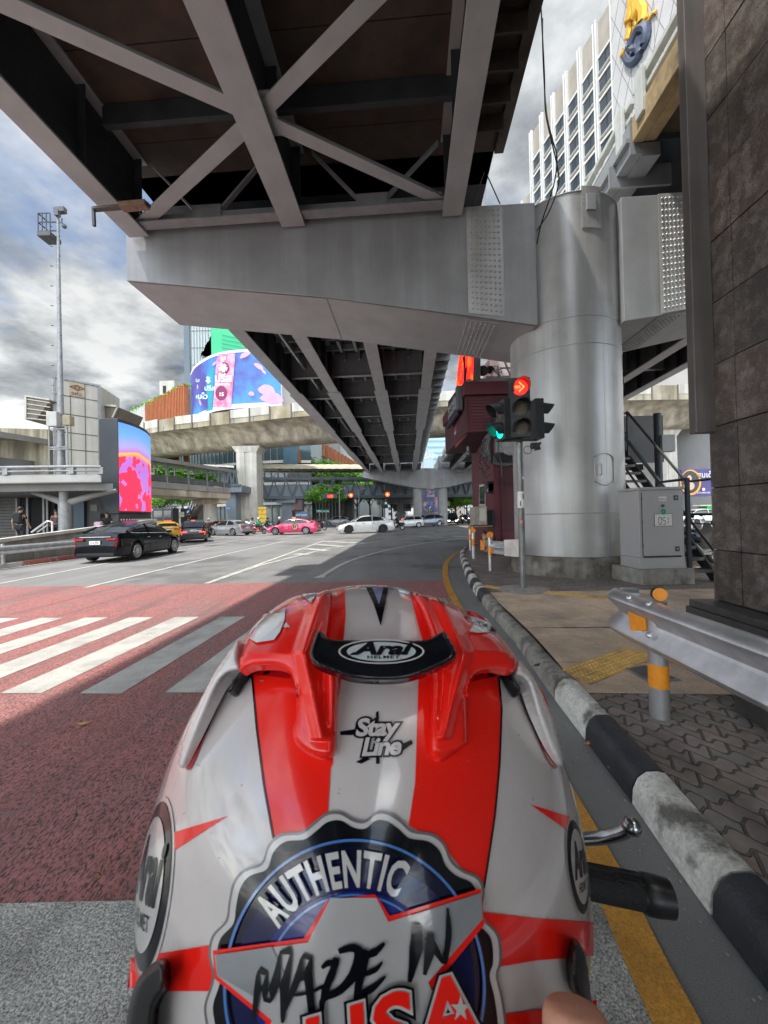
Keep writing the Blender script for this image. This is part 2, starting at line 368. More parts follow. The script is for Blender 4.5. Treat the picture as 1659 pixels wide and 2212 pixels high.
while s < arc[-1]-.6:
    y = kat(s)[0].y; bare = 3.1 < y < 6.3
    L_ = .58; m.mi = 2 if bare else int(s/.58) % 2
    rings = []; n = 6
    for i in range(n+1):
        t = s+(L_-.012)*i/n; p, sd = kat(t); z = .17
        if 3.2 < p.y < 6.5: z = .17-.045*min(1, (p.y-3.2)/.6)*(1 if p.y < 5.6 else max(0, (6.5-p.y)/.9))
        j = (noise.noise(Vector((t*9, 3, 0)))*.006) if i not in (0, n) else -.004
        rings.append([p+sd*q+Vector((0, 0, h)) for q, h in ((-.125, 0), (-.12, z*.45), (-.095, z*.8+j), (-.055, z*.98+j*.6), (.0, z), (.035, z*.96), (.05, z*.85), (.05, 0))])
    m.loft(rings); s += L_
struct(m.build('kerb', [KWH, KBL, KCO], smooth=True))
# pavement
def paver_mat(name, c1, c2, scale, mortar=(.13, .12, .10)):
    m = bpy.data.materials.new(name); m.use_nodes = True; t = m.node_tree; N = t.nodes; L = t.links; b = N['Principled BSDF']
    tc = N.new('ShaderNodeTexCoord'); n = N.new('ShaderNodeTexNoise'); n.inputs['Scale'].default_value = 5; L.new(tc.outputs['Object'], n.inputs[0])
    wv = N.new('ShaderNodeTexWave'); wv.inputs['Scale'].default_value = 2.6; wv.inputs['Distortion'].default_value = 1; L.new(tc.outputs['Object'], wv.inputs[0])
    ad = N.new('ShaderNodeVectorMath'); ad.operation = 'MULTIPLY_ADD'; L.new(wv.outputs['Color'], ad.inputs[0]); ad.inputs[1].default_value = (0, .05, 0); 
    mp = N.new('ShaderNodeMapping'); mp.inputs['Rotation'].default_value = (0, 0, .5); L.new(tc.outputs['Object'], mp.inputs[0]); L.new(mp.outputs[0], ad.inputs[2])
    br = N.new('ShaderNodeTexBrick'); br.inputs['Scale'].default_value = 1; br.inputs['Brick Width'].default_value = .20; br.inputs['Row Height'].default_value = .10
    br.inputs['Mortar Size'].default_value = .009; br.inputs['Mortar Smooth'].default_value = .6; br.inputs['Color1'].default_value = (*c1, 1); br.inputs['Color2'].default_value = (*c2, 1); br.inputs['Mortar'].default_value = (*mortar, 1)
    L.new(ad.outputs[0], br.inputs[0])
    x = N.new('ShaderNodeMix'); x.data_type = 'RGBA'; x.blend_type = 'MULTIPLY'; x.inputs['Factor'].default_value = 1; L.new(br.outputs[0], x.inputs['A'])
    n2 = N.new('ShaderNodeTexNoise'); n2.inputs['Scale'].default_value = 3; n2.inputs['Detail'].default_value = 10; n2.inputs['Roughness'].default_value = .75; L.new(tc.outputs['Object'], n2.inputs[0])
    r = N.new('ShaderNodeValToRGB'); L.new(n2.outputs[0], r.inputs[0]); r.color_ramp.elements[0].position = .32; r.color_ramp.elements[1].position = .68
    r.color_ramp.elements[0].color = (.55, .52, .48, 1); r.color_ramp.elements[1].color = (1.2, 1.2, 1.2, 1); L.new(r.outputs[0], x.inputs['B']); L.new(x.outputs['Result'], b.inputs['Base Color'])
    b.inputs['Roughness'].default_value = .62
    bp = N.new('ShaderNodeBump'); bp.inputs['Strength'].default_value = .9; bp.inputs['Distance'].default_value = .022; bp.invert = True
    mm = N.new('ShaderNodeMath'); mm.operation = 'MULTIPLY_ADD'; L.new(n2.outputs[0], mm.inputs[0]); mm.inputs[1].default_value = .5; L.new(br.outputs['Fac'], mm.inputs[2])
    L.new(mm.outputs[0], bp.inputs['Height']); L.new(bp.outputs[0], b.inputs['Normal'])
    return m
PAV = paver_mat('interlocking pavers', (.24, .225, .205), (.32, .255, .22), 4.6)
edge = [kat(s_)[0]+kat(s_)[1]*.045 for s_ in np.linspace(0, arc[-1], 90)]
m = MB(); pz = .138
for i in range(len(edge)-1): m.poly([(edge[i].x, edge[i].y, pz), (32, edge[i].y-.001 if False else edge[i].y, pz), (32, edge[i+1].y, pz), (edge[i+1].x, edge[i+1].y, pz)])
struct(m.build('pavement', PAV))
SLAB = mat('brown washed concrete', (.76, .57, .40), .8, 0, .3, 2.2, .5, 130, speck=.45, col2=(.44, .35, .27), c2=(.45, .7))
m = MB(); zz_ = .142
def kx(y, o=.04): 
    k = min(range(len(KC)), key=lambda i: abs(KC[i][1]-y)); return KC[k][0]+o
def kx2(y):
    for p_, q_ in zip(KC, KC[1:]):
        if p_[1] <= y <= q_[1]: return p_[0]+(q_[0]-p_[0])*(y-p_[1])/(q_[1]-p_[1])+.04
kx = kx2
gaps = [(3.0, 3.62), (3.632, 4.72), (4.732, 6.9)]
def slabx(y0, y1):
    x0, x1 = kx(y0), kx(y1); x2 = 3.05 if y0 < 3.7 else 5.6
    return [(x0, y0, zz_), (x2, y0-.12, zz_), (x2, y1-.12, zz_), (x1, y1, zz_)]+[(kx2(y), y, zz_) for y in np.linspace(y1, y0, 8)[1:-1]]
for g0, g1 in gaps: m.poly(slabx(g0, g1))
struct(m.build('concrete_paving_slabs', SLAB))
TAC = mat('yellow tactile tile', (.78, .48, .14), .7, 0, .22, 6, .3, 60, speck=.3, col2=(.36, .25, .12), c2=(.5, .7))
def tactile(name, p, ax, ay, nx, ny, pitch, dots=True):
    m = MB(); p = Vector(p); ax = Vector(ax).normalized(); ay = Vector((-ax.y, ax.x, 0))
    w_, h_ = nx*pitch, ny*pitch; m.hexa([p, p+ax*w_, p+ax*w_+ay*h_, p+ay*h_], [q+Vector((0, 0, .006)) for q in (p, p+ax*w_, p+ax*w_+ay*h_, p+ay*h_)])
    for i in range(nx):
        for j in range(ny):
            m.dome(p+ax*(i+.5)*pitch+ay*(j+.5)*pitch+Vector((0, 0, .006)), (0, 0, 1), pitch*.30, .007, 9)
    return struct(m.build(name, TAC, smooth=True))
a = G(1215, 1451, .144); b = G(1256, 1486, .144); c = G(1395, 1430, .144)
ax = (c-b).normalized(); tactile('tactile_paving', b+ax*.10, ax, None, 22, 6, .05)
q0 = G(1030, 1268, .144); q1 = G(1335, 1313, .144); tactile('tactile_paving', q0-Vector((0, 0, 0)), (G(1330, 1296, .144)-G(1030, 1268, .144)), None, 44, 4, .06)
m = MB(); mh = [G(x, y, .146) for x, y in ((1350, 1446), (1392, 1437), (1472, 1470), (1403, 1475))]
c0 = sum(mh, Vector())/4; m.prism(mh, (0, 0, .006))
mh_t = thing('manhole_cover', 'square grey steel manhole cover set in the pavement beside the near guard rail post', 'manhole cover', c0)
m.build('frame', mat('pale iron', (.30, .29, .27), .6, .3, .3, 12), mh_t)
m = MB(); inn = [c0+(p-c0)*.82+Vector((0, 0, .0065)) for p in mh]; m.prism(inn, (0, 0, .003))
for k in range(1, 9):
    t = k/9; m.bar(inn[0].lerp(inn[1], t)+Vector((0, 0, .005)), inn[3].lerp(inn[2], t)+Vector((0, 0, .005)), .012, .006)
m.build('cover_plate', mat('dull iron', (.16, .155, .15), .6, .4, .3, 14), mh_t)
# far pavements
FP = mat('far paving', (.30, .28, .26), .85, 0, .2, 1)
m = MB(); m.prism([Vector((-13.1, -10, 0)), Vector((-13.0, 24, 0)), Vector((-13.7, 25.8, 0)), Vector((-15.8, 27.2, 0)), Vector((-20, 28, 0)), Vector((-120, 30, 0)), Vector((-120, -10, 0))], (0, 0, .15)); struct(m.build('plaza_pavement', FP))
m = MB(); m.prism([Vector(p) for p in ((-60, 47, 0), (-19, 47.5, 0), (-17, 50, 0), (-17, 57, 0), (-60, 57, 0))], (0, 0, .15)); struct(m.build('traffic_island', FP))
m = MB(); m.prism([Vector(p) for p in ((-120, 66, 0), (-24, 60, 0), (-16, 62, 0), (-11, 66, 0), (-9.5, 76, 0), (-9.5, 400, 0), (-120, 400, 0))], (0, 0, .15)); struct(m.build('far_pavement', FP))
m = MB(); m.prism([Vector(p) for p in ((3.0, 63, 0), (6.0, 63, 0), (17, 400, 0), (13, 400, 0))], (0, 0, .2)); struct(m.build('median_island', FP))
m = MB(); m.prism([Vector(p) for p in ((19, 78, 0), (60, 70, 0), (90, 400, 0), (42, 400, 0))], (0, 0, .15)); struct(m.build('right_far_pavement', FP))
RW = mat('red and white kerb', (.42, .12, .10), .8, 0, .4, 1.3, col2=(.55, .52, .5), c2=(.48, .52))
m = MB(); m.box(-13.22, -12.98, -6, 24, 0, .16); struct(m.build('plaza_kerb', RW, bevel=.02))

# ================================================================ OVERPASS
VP0, VC = -40.0, 8.62      # near span, lengthened unseen behind the camera to darken reflections, to the cap face
t = thing('overpass_span', 'near span of the steel overpass overhead, with brown deck plates and crossing braces', 'overpass', F(-2, 4, 7.9), group='steel spans of the overpass')
ZB, ZT = 7.95, 9.62
def girder(u, w_, v0, v1, name, parent, haunch=False, mt=None, zb=ZB):
    m = MB()
    m.fbox(u-w_/2, u+w_/2, v0, v1, zb, zb+.045); m.fbox(u-w_/2, u+w_/2, v0, v1, ZT-.05, ZT-.005)
    if haunch:
        vs = np.linspace(v0, v1, 6)
        for k in (1, 3):
            m.fbox(u-w_/2-.09, u+w_/2+.09, vs[k], vs[k+1], zb-.02, zb+.047)
    g = m.build(name, STEELP, parent, bevel=.006)
    m = MB(); m.fbox(u-.02, u+.02, v0, v1, zb+.047, ZT-.052)
    for v in np.arange(v0+.4, v1, 1.55): m.fbox(u-w_*.42, u+w_*.42, v-.01, v+.01, zb+.05, ZT-.055)
    m.build('web', DSTEEL, g); return g
for u, w_ in ((-5.95, .46), (-2.39, .52), (1.09, .42)): girder(u, w_, VP0, VC, 'girder', t)
m = MB()
for v in np.arange(VP0, VC+.4, 1.72): m.fbox(-6.3, 2.1, v, v+1.70, ZT, ZT+.22)
m.build('deck', RUST, t)
m = MB(); m.fbox(2.1, 2.3, VP0, VC+.35, 9.55, 10.75); m.fbox(2.28, 2.36, VP0, VC+.35, 9.75, 9.9)
for v in np.arange(-4, VC, .55): m.fbox(1.42, 2.1, v, v+.04, 8.95+.3, 9.6)
m.fbox(-6.5, -6.3, VP0, VC+.35, 9.55, 10.6)
m.build('parapet', mat('stained dark parapet', (.12, .10, .085), .8, 0, .4, 2, streak=.4, col2=(.22, .15, .09), c2=(.55, .7)), t)
m = MB()      # lateral X bracing and the end frame
nv = 6.35; zb = 8.12
for (ua, va, ub, vb, w_) in ((-2.34, nv, -5.85, VC-.12, .27), (-2.34, nv, 1.0, VC-.12, .24), (-2.34, nv, -5.85, 4.15, .27), (-2.34, nv, 1.0, 4.15, .24),
                       (-2.34, -.2, -5.85, 4.15, .27), (-2.34, -.2, 1.0, 4.15, .24), (-2.34, -.2, -5.85, -4.5, .27), (-2.34, -.2, 1, -4.5, .24)):
    m.bar(F(ua, va, zb), F(ub, vb, zb), w_, .03); m.bar(F(ua, va, zb+.09), F(ub, vb, zb+.09), .03, .16)
m.obox(F(-2.34, nv, zb+.02), UU*.33, VV*.36, (0, 0, .02))
for uu_, vv_ in ((-2.34, nv), (-2.34, -.2)):
    for i in range(5):
        for j in range(5):
            if (i, j) != (2, 2): m.dome(F(uu_-.25+.125*i, vv_-.28+.14*j, zb), (0, 0, -1), .02, .018, 6)
for uu_, vv_ in ((-5.5, VC-.38), (.7, VC-.38)):
    for i in range(3):
        for j in range(2): m.dome(F(uu_-.1+.1*i, vv_-.1+.12*j, zb-.015), (0, 0, -1), .018, .016, 6)
m.build('lateral_bracing', STEELP, t, bevel=.004)
m = MB(); v = VC-.22
m.fbox(-5.75, 1.0, v-.12, v+.12, 8.02, 8.05); m.fbox(-5.75, 1.0, v-.01, v+.02, 8.05, 8.24)
for ug, ua, ub in ((-4.25, -5.5, -2.9), (-.62, -1.9, .8)):
    m.fbox(ug-.33, ug+.33, v-.05, v-.02, 8.06, 8.36)
    m.bar(F(ug-.3, v+.04, 8.3), F(ua, v+.04, 9.4), .12, .04); m.bar(F(ug+.3, v+.04, 8.3), F(ub, v+.04, 9.4), .12, .04)
m.build('end_cross_frame', STEEL, t)
m = MB(); m.fbox(-5.75, 1.0, 7.3, 7.42, 9.2, 9.6); m.fbox(-5.75, 1.0, 4.1, 4.22, 9.25, 9.6)
m.fbox(-5.75, 1.0, .5, .62, 9.25, 9.6); m.build('transverse_beam', DSTEEL, t)
m = MB(); b0 = F(-6.0, 6.65, 8.0)      # floodlight bracket sticking out below the left girder
lb = thing('floodlight_bracket', 'thin dark bracket arm with a hooked end bolted under the left overpass girder', 'bracket', b0)
a = P(203, 452, 7.9); b = P(322, 442, 7.7); m.bar(a, b, .10, .05); m.build('arm', mat('dark rusty steel', (.11, .09, .075), .6, .2, .3, 9), lb)
m = MB(); m.bar(a+Vector((-.01, 0, .03)), a+Vector((0, 0, -.34)), .05, .05); m.build('hook', DSTEEL, lb)
m = MB(); m.bar(P(262, 447, 7.72), P(318, 442, 7.68), .16, .10)
for k in range(3): m.cyl(P(285+k*11, 451-k, 7.6), P(285+k*11, 451-k, 7.55), .02, n=8)
m.build('terminal_strip', mat('rust brown', (.25, .15, .10), .7, 0, .3, 9), lb)

# pier with column and T cap
pc = Vector((4.35, 9.45, 0)); Rc = 1.2; vcol = pc.dot(VV); ucol = pc.dot(UU)
vf, vb_ = vcol-1.01, vcol+1.12; zt = 8.18
pier = thing('overpass_pier', 'massive silver pier with round column and riveted T shaped crossbeam', 'pier', (pc.x, pc.y, 0), group='steel piers of the overpass')
def capbox(m, pts, v0, v1):      # pts (u, z) outline extruded from v0 to v1
    m.prism([F(u, v0, z) for u, z in pts], VV*(v1-v0))
m = MB(); uL = -6.32; capbox(m, [(uL, zt), (uL, 7.02), (-1.7, 6.38), (1.45, 5.80), (ucol-.9, 5.52), (ucol-.9, zt)], vf, vb_)
cb = m.build('cap_beam', STEEL, pier, bevel=.015)
cb['label'] = 'long left arm of the crossbeam, grey and water stained'
m = MB(); capbox(m, [(ucol+.9, zt), (ucol+.9, 5.52), (ucol+1.6, 5.60), (13.2, 7.1), (13.2, zt)], vf+.02, vb_-.02); m.build('cap_beam', STEEL, pier, bevel=.015)
m = MB()      # bottom plate a hair proud, with seams
def botz(u): 
    if u < -1.7: return 7.02+(u-uL)*(6.38-7.02)/(-1.7-uL)
    if u < 1.45: return 6.38+(u+1.7)*(5.80-6.38)/3.15
    return 5.80+(u-1.45)*(5.52-5.80)/(ucol-.9-1.45)
us = [uL+.05, -1.7, 1.45, ucol-.95]
for ua, ub in zip(us, us[1:]):
    m.add([F(ua+.01, vf+.03, botz(ua)-.012), F(ub-.01, vf+.03, botz(ub)-.012), F(ub-.01, vb_-.03, botz(ub)-.012), F(ua+.01, vb_-.03, botz(ua)-.012)], [(0, 1, 2, 3)])
m.build('bottom_plate', STEELP, pier)
def rivets(m, fn, nrm, nu, nv_, r=.026):
    for i in range(nu):
        for j in range(nv_): m.dome(fn((i+.5)/nu, (j+.5)/nv_), nrm, r, r*.75, 8)
# splice plates with rivet rows on the front faces and undersides
for (u0, u1, zb0, zb1) in ((1.40, 2.17, 5.86, 5.74), (ucol+1.64, ucol+2.28, 5.63, 5.72)):
    m = MB(); vfr = vf-.014; m.prism([F(u0, vfr, zt-.01), F(u0, vfr, zb0), F(u1, vfr, zb1), F(u1, vfr, zt-.01)], VV*.011)
    nr = 7
    rivets(m, lambda a, b: F(u0+.04+(u1-u0-.08)*a, vfr, (zt-.05)+((zb0+(zb1-zb0)*a)+.04-zt+.05)*b), -VV, nr, 19, .030)
    m.build('splice_plate', SILVER, pier, smooth=True)
for (u0, u1) in ((1.30, 2.1),):
    m = MB(); pz0, pz1 = botz(u0)-.02, botz(u1)-.02
    m.prism([F(u0, vf+.1, pz0), F(u1, vf+.1, pz1), F(u1, vb_-.1, pz1), F(u0, vb_-.1, pz0)], (0, 0, -.01))
    rivets(m, lambda a, b: F(u0+.05+(u1-u0-.1)*a, vf+.15+(vb_-vf-.3)*b, pz0+(pz1-pz0)*a-.01), (0, 0, -1), 7, 16, .032)
    m.build('splice_plate', STEELP, pier, smooth=True)
m = MB(); u0, u1 = ucol+1.62, ucol+2.3; fz = lambda u: 5.60+(u-ucol-1.6)*(7.1-5.60)/(13.2-ucol-1.6)-.006
m.prism([F(u0, vf+.1, fz(u0)), F(u1, vf+.1, fz(u1)), F(u1, vb_-.1, fz(u1)), F(u0, vb_-.1, fz(u0))], (0, 0, -.01))
rivets(m, lambda a, b: F(u0+.05+(u1-u0-.1)*a, vf+.15+(vb_-vf-.3)*b, fz(u0)+(fz(u1)-fz(u0))*a-.01), (0, 0, -1), 7, 18, .030)
m.build('splice_plate', STEELP, pier, smooth=True)
m = MB(); m.cyl((pc.x, pc.y, .5), (pc.x, pc.y, zt+.03), Rc, n=96)
col = m.build('column', SILVER, pier, smooth=True)
m = MB()
for z in (1.47, 5.02, 5.6): 
    q = MB(); q.torus((pc.x, pc.y, z), (0, 0, 1), Rc+.001, .011, 96, 6); q.build('weld_seam', mat('bright weld', (.45, .45, .44), .35, .4, .1, 6), col, smooth=True)
m.torus((pc.x, pc.y, zt+.03), (0, 0, 1), Rc, .02, 96, 6)
for a in (-112, -75): 
    d = Vector((math.cos(R(a)), math.sin(R(a)), 0)); m.bar(Vector((pc.x, pc.y, .6))+d*(Rc+.001), Vector((pc.x, pc.y, 5.0))+d*(Rc+.001), .008, .006, up=d)
m.build('weld_seam', mat('bright weld', (.45, .45, .44), .35, .4, .1, 6), col, smooth=True)
def curved_plate(m, ang, z0, z1, wid, thick, n=9, ra=Rc):
    rings = []
    for i in range(n+1):
        a = R(ang)+(i/n-.5)*wid/ra; d = Vector((math.cos(a), math.sin(a), 0)); c_ = Vector((pc.x, pc.y, 0))
        rings.append([c_+d*(ra-.005)+Vector((0, 0, z0)), c_+d*(ra+thick)+Vector((0, 0, z0)), c_+d*(ra+thick)+Vector((0, 0, z1)), c_+d*(ra-.005)+Vector((0, 0, z1))])
    m.loft(rings)
pa = math.degrees(math.atan2(-.97, .24)) 
m = MB(); curved_plate(m, -84, 7.42, 8.30, .42, .02)
for s_ in (-1, 1):
    for k in range(9):
        a = R(-84)+s_*.17/Rc; d = Vector((math.cos(a), math.sin(a), 0)); m.dome(Vector((pc.x, pc.y, 7.47+k*.095))+d*(Rc+.02), d, .012, .01, 7)
m.build('top_plate', SILVER, pier, smooth=False)
m = MB(); curved_plate(m, -85, 7.78, 8.12, .20, .05); m.build('inspection_box', STEEL, pier, bevel=.008)
# oval hatch with hinges and handle on the column
ha = R(-77); m = MB(); n = 40; 
def hp(s_, z, o): 
    a = ha+s_/Rc; return Vector((pc.x+math.cos(a)*(Rc+o), pc.y+math.sin(a)*(Rc+o), z))
ovl = []
for k in range(n):
    t_ = 2*math.pi*k/n; s_, z_ = .235*math.cos(t_), .16*math.sin(t_)+(.17 if math.sin(t_) >= 0 else -.17); ovl.append((s_, z_))
hz0 = 2.06+.32
m.tube([hp(s_, hz0+z_, .012) for s_, z_ in ovl+ovl[:2]], .014, 6, False)
hatch = m.build('access_hatch', SILVER, pier, smooth=True)
m = MB(); m.tube([hp(-.12, hz0+.10, .02), hp(-.12, hz0+.10, .06), hp(-.12, hz0-.12, .06), hp(-.12, hz0-.12, .02)], .012, 6)
for s_, z_ in ((-.22, .26), (.22, .26), (-.22, -.27), (.22, -.27)): m.dome(hp(s_, hz0+z_, .005), hp(s_, hz0+z_, 1)-hp(s_, hz0+z_, 0), .022, .02, 8)
m.build('hatch_handle', STEEL, hatch, smooth=True)
m = MB(); rg = []
for i in range(65):
    a = 2*math.pi*i/64; d = Vector((math.cos(a), math.sin(a), 0)); j = noise.noise(Vector((a*4, 0, 0)))*.025
    rg.append([Vector((pc.x, pc.y, 0))+d*r_+Vector((0, 0, z_)) for r_, z_ in ((Rc-.1, .52), (Rc+.05, .56+j*.3), (Rc+.11, .54+j), (Rc+.14+j*.3, .47), (Rc+.145+j*.5, .30), (Rc+.16+j*.6, .13))])
m.loft(rg, closed=False, cap=False); m.build('plinth', CONCD, pier, smooth=True)
ucap = None
# far spans and pier
fs = thing('overpass_span', 'far span of the overpass with four converging girders beyond the riveted crossbeam', 'overpass', F(-2, 30, 7.9), group='steel spans of the overpass')
V1, V2 = vb_, 58.5
for u, w_ in ((-5.72, .50), (-3.72, .50), (-1.28, .50), (1.02, .50)):
    girder(u, w_, V1, V2, 'girder', fs, haunch=True)
m = MB(); m.fbox(-6.3, 2.1, VC+.36, V2+.5, ZT, ZT+.2); m.fbox(-6.0, 1.1, V1+.05, V1+.09, 7.99, ZT-.01); m.build('deck', DSTEEL, fs)
m = MB(); m.fbox(2.1, 2.3, V1, V2+.5, 9.55, 10.6); m.fbox(-6.5, -6.3, V1, V2+.5, 9.55, 10.6)
for v in np.arange(V1, V2, 1.3): m.fbox(1.3, 2.25, v, v+.05, 9.2, 9.7)
m.build('parapet', STEEL, fs)
for v in (13.2, 19.5, 23, 27.5, 34, 39, 45, 52):
    m = MB(); m.fbox(-5.9, .9, v, v+.02, 8.5, 9.5); m.fbox(-5.9, .9, v-.11, v+.13, 8.45, 8.485); m.build('cross_frame', STEEL, fs)
m = MB()
for v in np.arange(V1+1, V2, 1.1): m.fbox(-5.9, .95, v, v+.16, 9.35, 9.61)
for v in np.arange(V1+.4, V2, 2.0):
    for u in (-4.8, -2.5, -.1): m.fbox(u-.5, u-.38, v, v+1.2, 9.2, 9.6); m.fbox(u+.2, u+.32, v, v+1.2, 9.2, 9.6)
m.build('deck_ribs', STEEL, fs)
m = MB(); m.tube([F(-5.0, V1+.5, 8.9), F(-4.95, V2-8, 8.9)], .07, 8)
for v in np.arange(V1+1, V2-9, 2.6): m.tube([F(-5.0, v, 8.9), F(-5.0, v+.15, 8.9)], .1, 8)
m.build('drain_pipe', GALV, fs, smooth=True)
fp = thing('overpass_pier', 'distant grey pier where the girders converge, with a banner on its front', 'pier', F(3.4, 60, 0), group='steel piers of the overpass')
m = MB(); zc = 8.2
capbox(m, [(-6.6, zc), (-6.6, 7.3), (1.6, 5.45), (5.4, 5.45), (13, 7.2), (13, zc)], 58.6, 61.0); m.build('cap_beam', STEEL, fp, bevel=.03)
for u in (1.55, 5.05):
    m = MB(); m.cyl(F(u, 59.8, 0), F(u, 59.8, 5.5), .80, n=24); m.build('column', STEEL, fp, smooth=True)
m = MB(); m.fbox(2.2, 4.4, 59.3, 60.4, 0, 5.5); m.fbox(2.75, 3.85, 58.5, 58.7, 5.3, 8.25); m.build('core_wall', STEEL, fp)
bn = thing('banner', 'tall blue pink banner hung between the two columns of the distant pier', 'banner', F(3.3, 59.1, 0))
m = MB(); m.fbox(2.3, 4.3, 59.14, 59.2, .8, 5.2); m.build('sheet', mat('banner print', (.09, .11, .24), .5, 0, .3, 1.0, col2=(.62, .36, .42), c2=(.5, .62), emit=0), bn)
m = MB(); lettering(m, 'Smile', F(3.3, 59.13, 4.2), UU, (0, 0, 1), .55, shear=.3); m.build('lettering', WHITEP, bn)
sp3 = thing('overpass_span', 'distant span of the left overpass running on beyond the far pier low over the road', 'overpass', F(-2, 80, 7.9), group='steel spans of the overpass')
for u in (-6, -3.7, -1.3, 1.0): 
    m = MB(); m.prism([F(u-.25, 61.2, 7.9), F(u+.25, 61.2, 7.9), F(u+.25, 61.2, 9.5), F(u-.25, 61.2, 9.5)], VV*130-Vector((0, 0, 4.5))); m.build('girder', STEEL, sp3)
m = MB(); m.prism([F(-6.4, 61.2, 9.5), F(2.2, 61.2, 9.5), F(2.2, 61.2, 10.5), F(-6.4, 61.2, 10.5)], VV*130-Vector((0, 0, 4.5))); m.build('deck', STEEL, sp3)
m = MB()
for v in range(64, 190, 7): z_ = 9.5-(v-61)*4.5/130; m.fbox(-6, 1, v, v+.3, z_-1.3, z_-.2)
m.build('cross_frame', STEELP, sp3)
for v in (112, 160):
    z_ = 7.9-(v-61)*4.5/130
    q = thing('overpass_pier', 'small dark pier far down the road under the overpass' if v < 120 else 'farthest small pier at the low end of the overpass', 'pier', F(-2, v, 0), group='steel piers of the overpass')
    m = MB(); m.fbox(-6, 1.2, v, v+1.4, z_-1.2, z_+.05); m.build('cap_beam', STEEL, q); m = MB(); m.fbox(-3.2, -1.4, v, v+1.4, 0, z_-1.2); m.build('column', STEEL, q)
# right hand carriageway
rs = thing('overpass_span', 'overpass span with yellow stained concrete edge and pale railing before the hotel', 'overpass', F(9, 4, 7.9), group='steel spans of the overpass')
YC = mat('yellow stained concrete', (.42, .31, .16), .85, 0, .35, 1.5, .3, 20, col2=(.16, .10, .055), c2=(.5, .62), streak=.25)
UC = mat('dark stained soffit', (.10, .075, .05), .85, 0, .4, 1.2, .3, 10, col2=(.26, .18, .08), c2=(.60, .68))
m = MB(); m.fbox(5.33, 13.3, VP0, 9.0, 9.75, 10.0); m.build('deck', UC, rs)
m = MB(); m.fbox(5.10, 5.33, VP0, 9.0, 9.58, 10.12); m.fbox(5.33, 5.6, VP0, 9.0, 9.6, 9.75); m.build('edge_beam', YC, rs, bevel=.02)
RAIL = mat('pale green white steel rail', (.62, .64, .60), .5, .1, .15, 4, streak=.2)
def railing(parent, v0, v1, u, z, pitch, steps):
    m = MB(); m.fbox(u-.07, u+.07, v0, v1, z+.50, z+.62); m.fbox(u-.05, u+.05, v0, v1, z+.20, z+.29); m.build('rail', RAIL, parent, bevel=.01)
    for v in np.arange(v0+.2, v1, pitch):
        m = MB(); m.fbox(u-.16, u-.08, v, v+.28, z-.30, z+.68); m.fbox(u-.08, u+.10, v+.12, v+.16, z-.1, z+.62); m.build('rail_post', RAIL, parent, bevel=.01)
railing(rs, VP0, 9.0, 5.2, 10.12, 2.3, 1)
girder(7.2, .5, VP0, VC, 'girder', rs); girder(10.4, .5, VP0, VC, 'girder', rs)
rf = thing('overpass_span', 'right carriageway span beyond the round column with pale girders over black webs', 'overpass', F(9, 30, 7.9), group='steel spans of the overpass')
for u in (6.35, 8.5, 10.8, 12.6): girder(u, .5, V1, V2, 'girder', rf)
m = MB(); m.fbox(5.3, 13.3, 9.0, V2+.5, ZT, ZT+.2); m.build('deck', DSTEEL, rf)
m = MB(); m.fbox(5.06, 5.3, 9.02, V2+.5, 9.35, 10.05); m.fbox(4.98, 5.06, 9.02, V2+.5, 9.62, 9.72); m.fbox(5.3, 5.7, 9.02, V2, 9.3, 9.6)
for v in np.arange(9.6, V2, 1.5): m.fbox(4.9, 6.3, v, v+.06, 9.1, 9.6)
m.build('edge_beam', STEEL, rf)
railing(rf, 9.1, V2, 5.2, 10.05, 2.6, 1)
m = MB()
for v in (9.15, 14, 20, 27, 35, 44, 52): m.fbox(6.4, 12.5, v, v+.03, 8.3, 9.5); m.fbox(6.4, 12.5, v-.1, v+.12, 8.3, 8.34)
m.bar(F(6.4, 9.0, 8.6), F(9, 9.0, 9.4), .2, .05); m.bar(F(12, 9.0, 8.6), F(9, 9.0, 9.4), .2, .05)
m.build('cross_frame', STEEL, rf)
rf3 = thing('overpass_span', 'far continuation of the right carriageway beyond the distant pier', 'overpass', F(9, 80, 7.9), group='steel spans of the overpass')
m = MB(); m.prism([F(4.8, 61.2, 8), F(13, 61.2, 8), F(13, 61.2, 10.5), F(4.8, 61.2, 10.5)], VV*130-Vector((0, 0, 3.5))); m.build('deck', STEEL, rf3)
# cables
for i, (lab, pts, Y) in enumerate((('slack black cable dangling from the overpass edge over the hotel, its end hooking left', [(1168, 0), (1171, 60), (1176, 160), (1178, 235), (1188, 290), (1204, 360), (1206, 400), (1187, 455), (1160, 498)], 6.6),
        ('second black cable twisting round the first and ending lower over the crossbeam', [(1172, 40), (1173, 120), (1180, 240), (1193, 300), (1203, 340), (1196, 400), (1170, 480), (1160, 526)], 6.65))):
    m = MB(); m.tube([P(x, y, Y) for x, y in crom(pts, 5)], .011, 6); tag(m.build('hanging_cable', BLACK, None, smooth=True), lab, 'cable', 'hanging cables')
m = MB(); m.tube([P(1052, 378, 8.3), P(1080, 440, 8.3)], .012, 6); m.tube([P(1046, 372, 8.3), P(1020, 445, 8.3)], .01, 6)
tag(m.build('guy_wire', BLACK, None), 'pair of short wires stretched above the left end of the riveted plate', 'wire')
# ================================================================ RIGHT SIDE: KERBSIDE THINGS
def pole_stripes(m, c, r, z0, z1): m.cyl((c.x, c.y, z0), (c.x, c.y, z1), r, n=20)
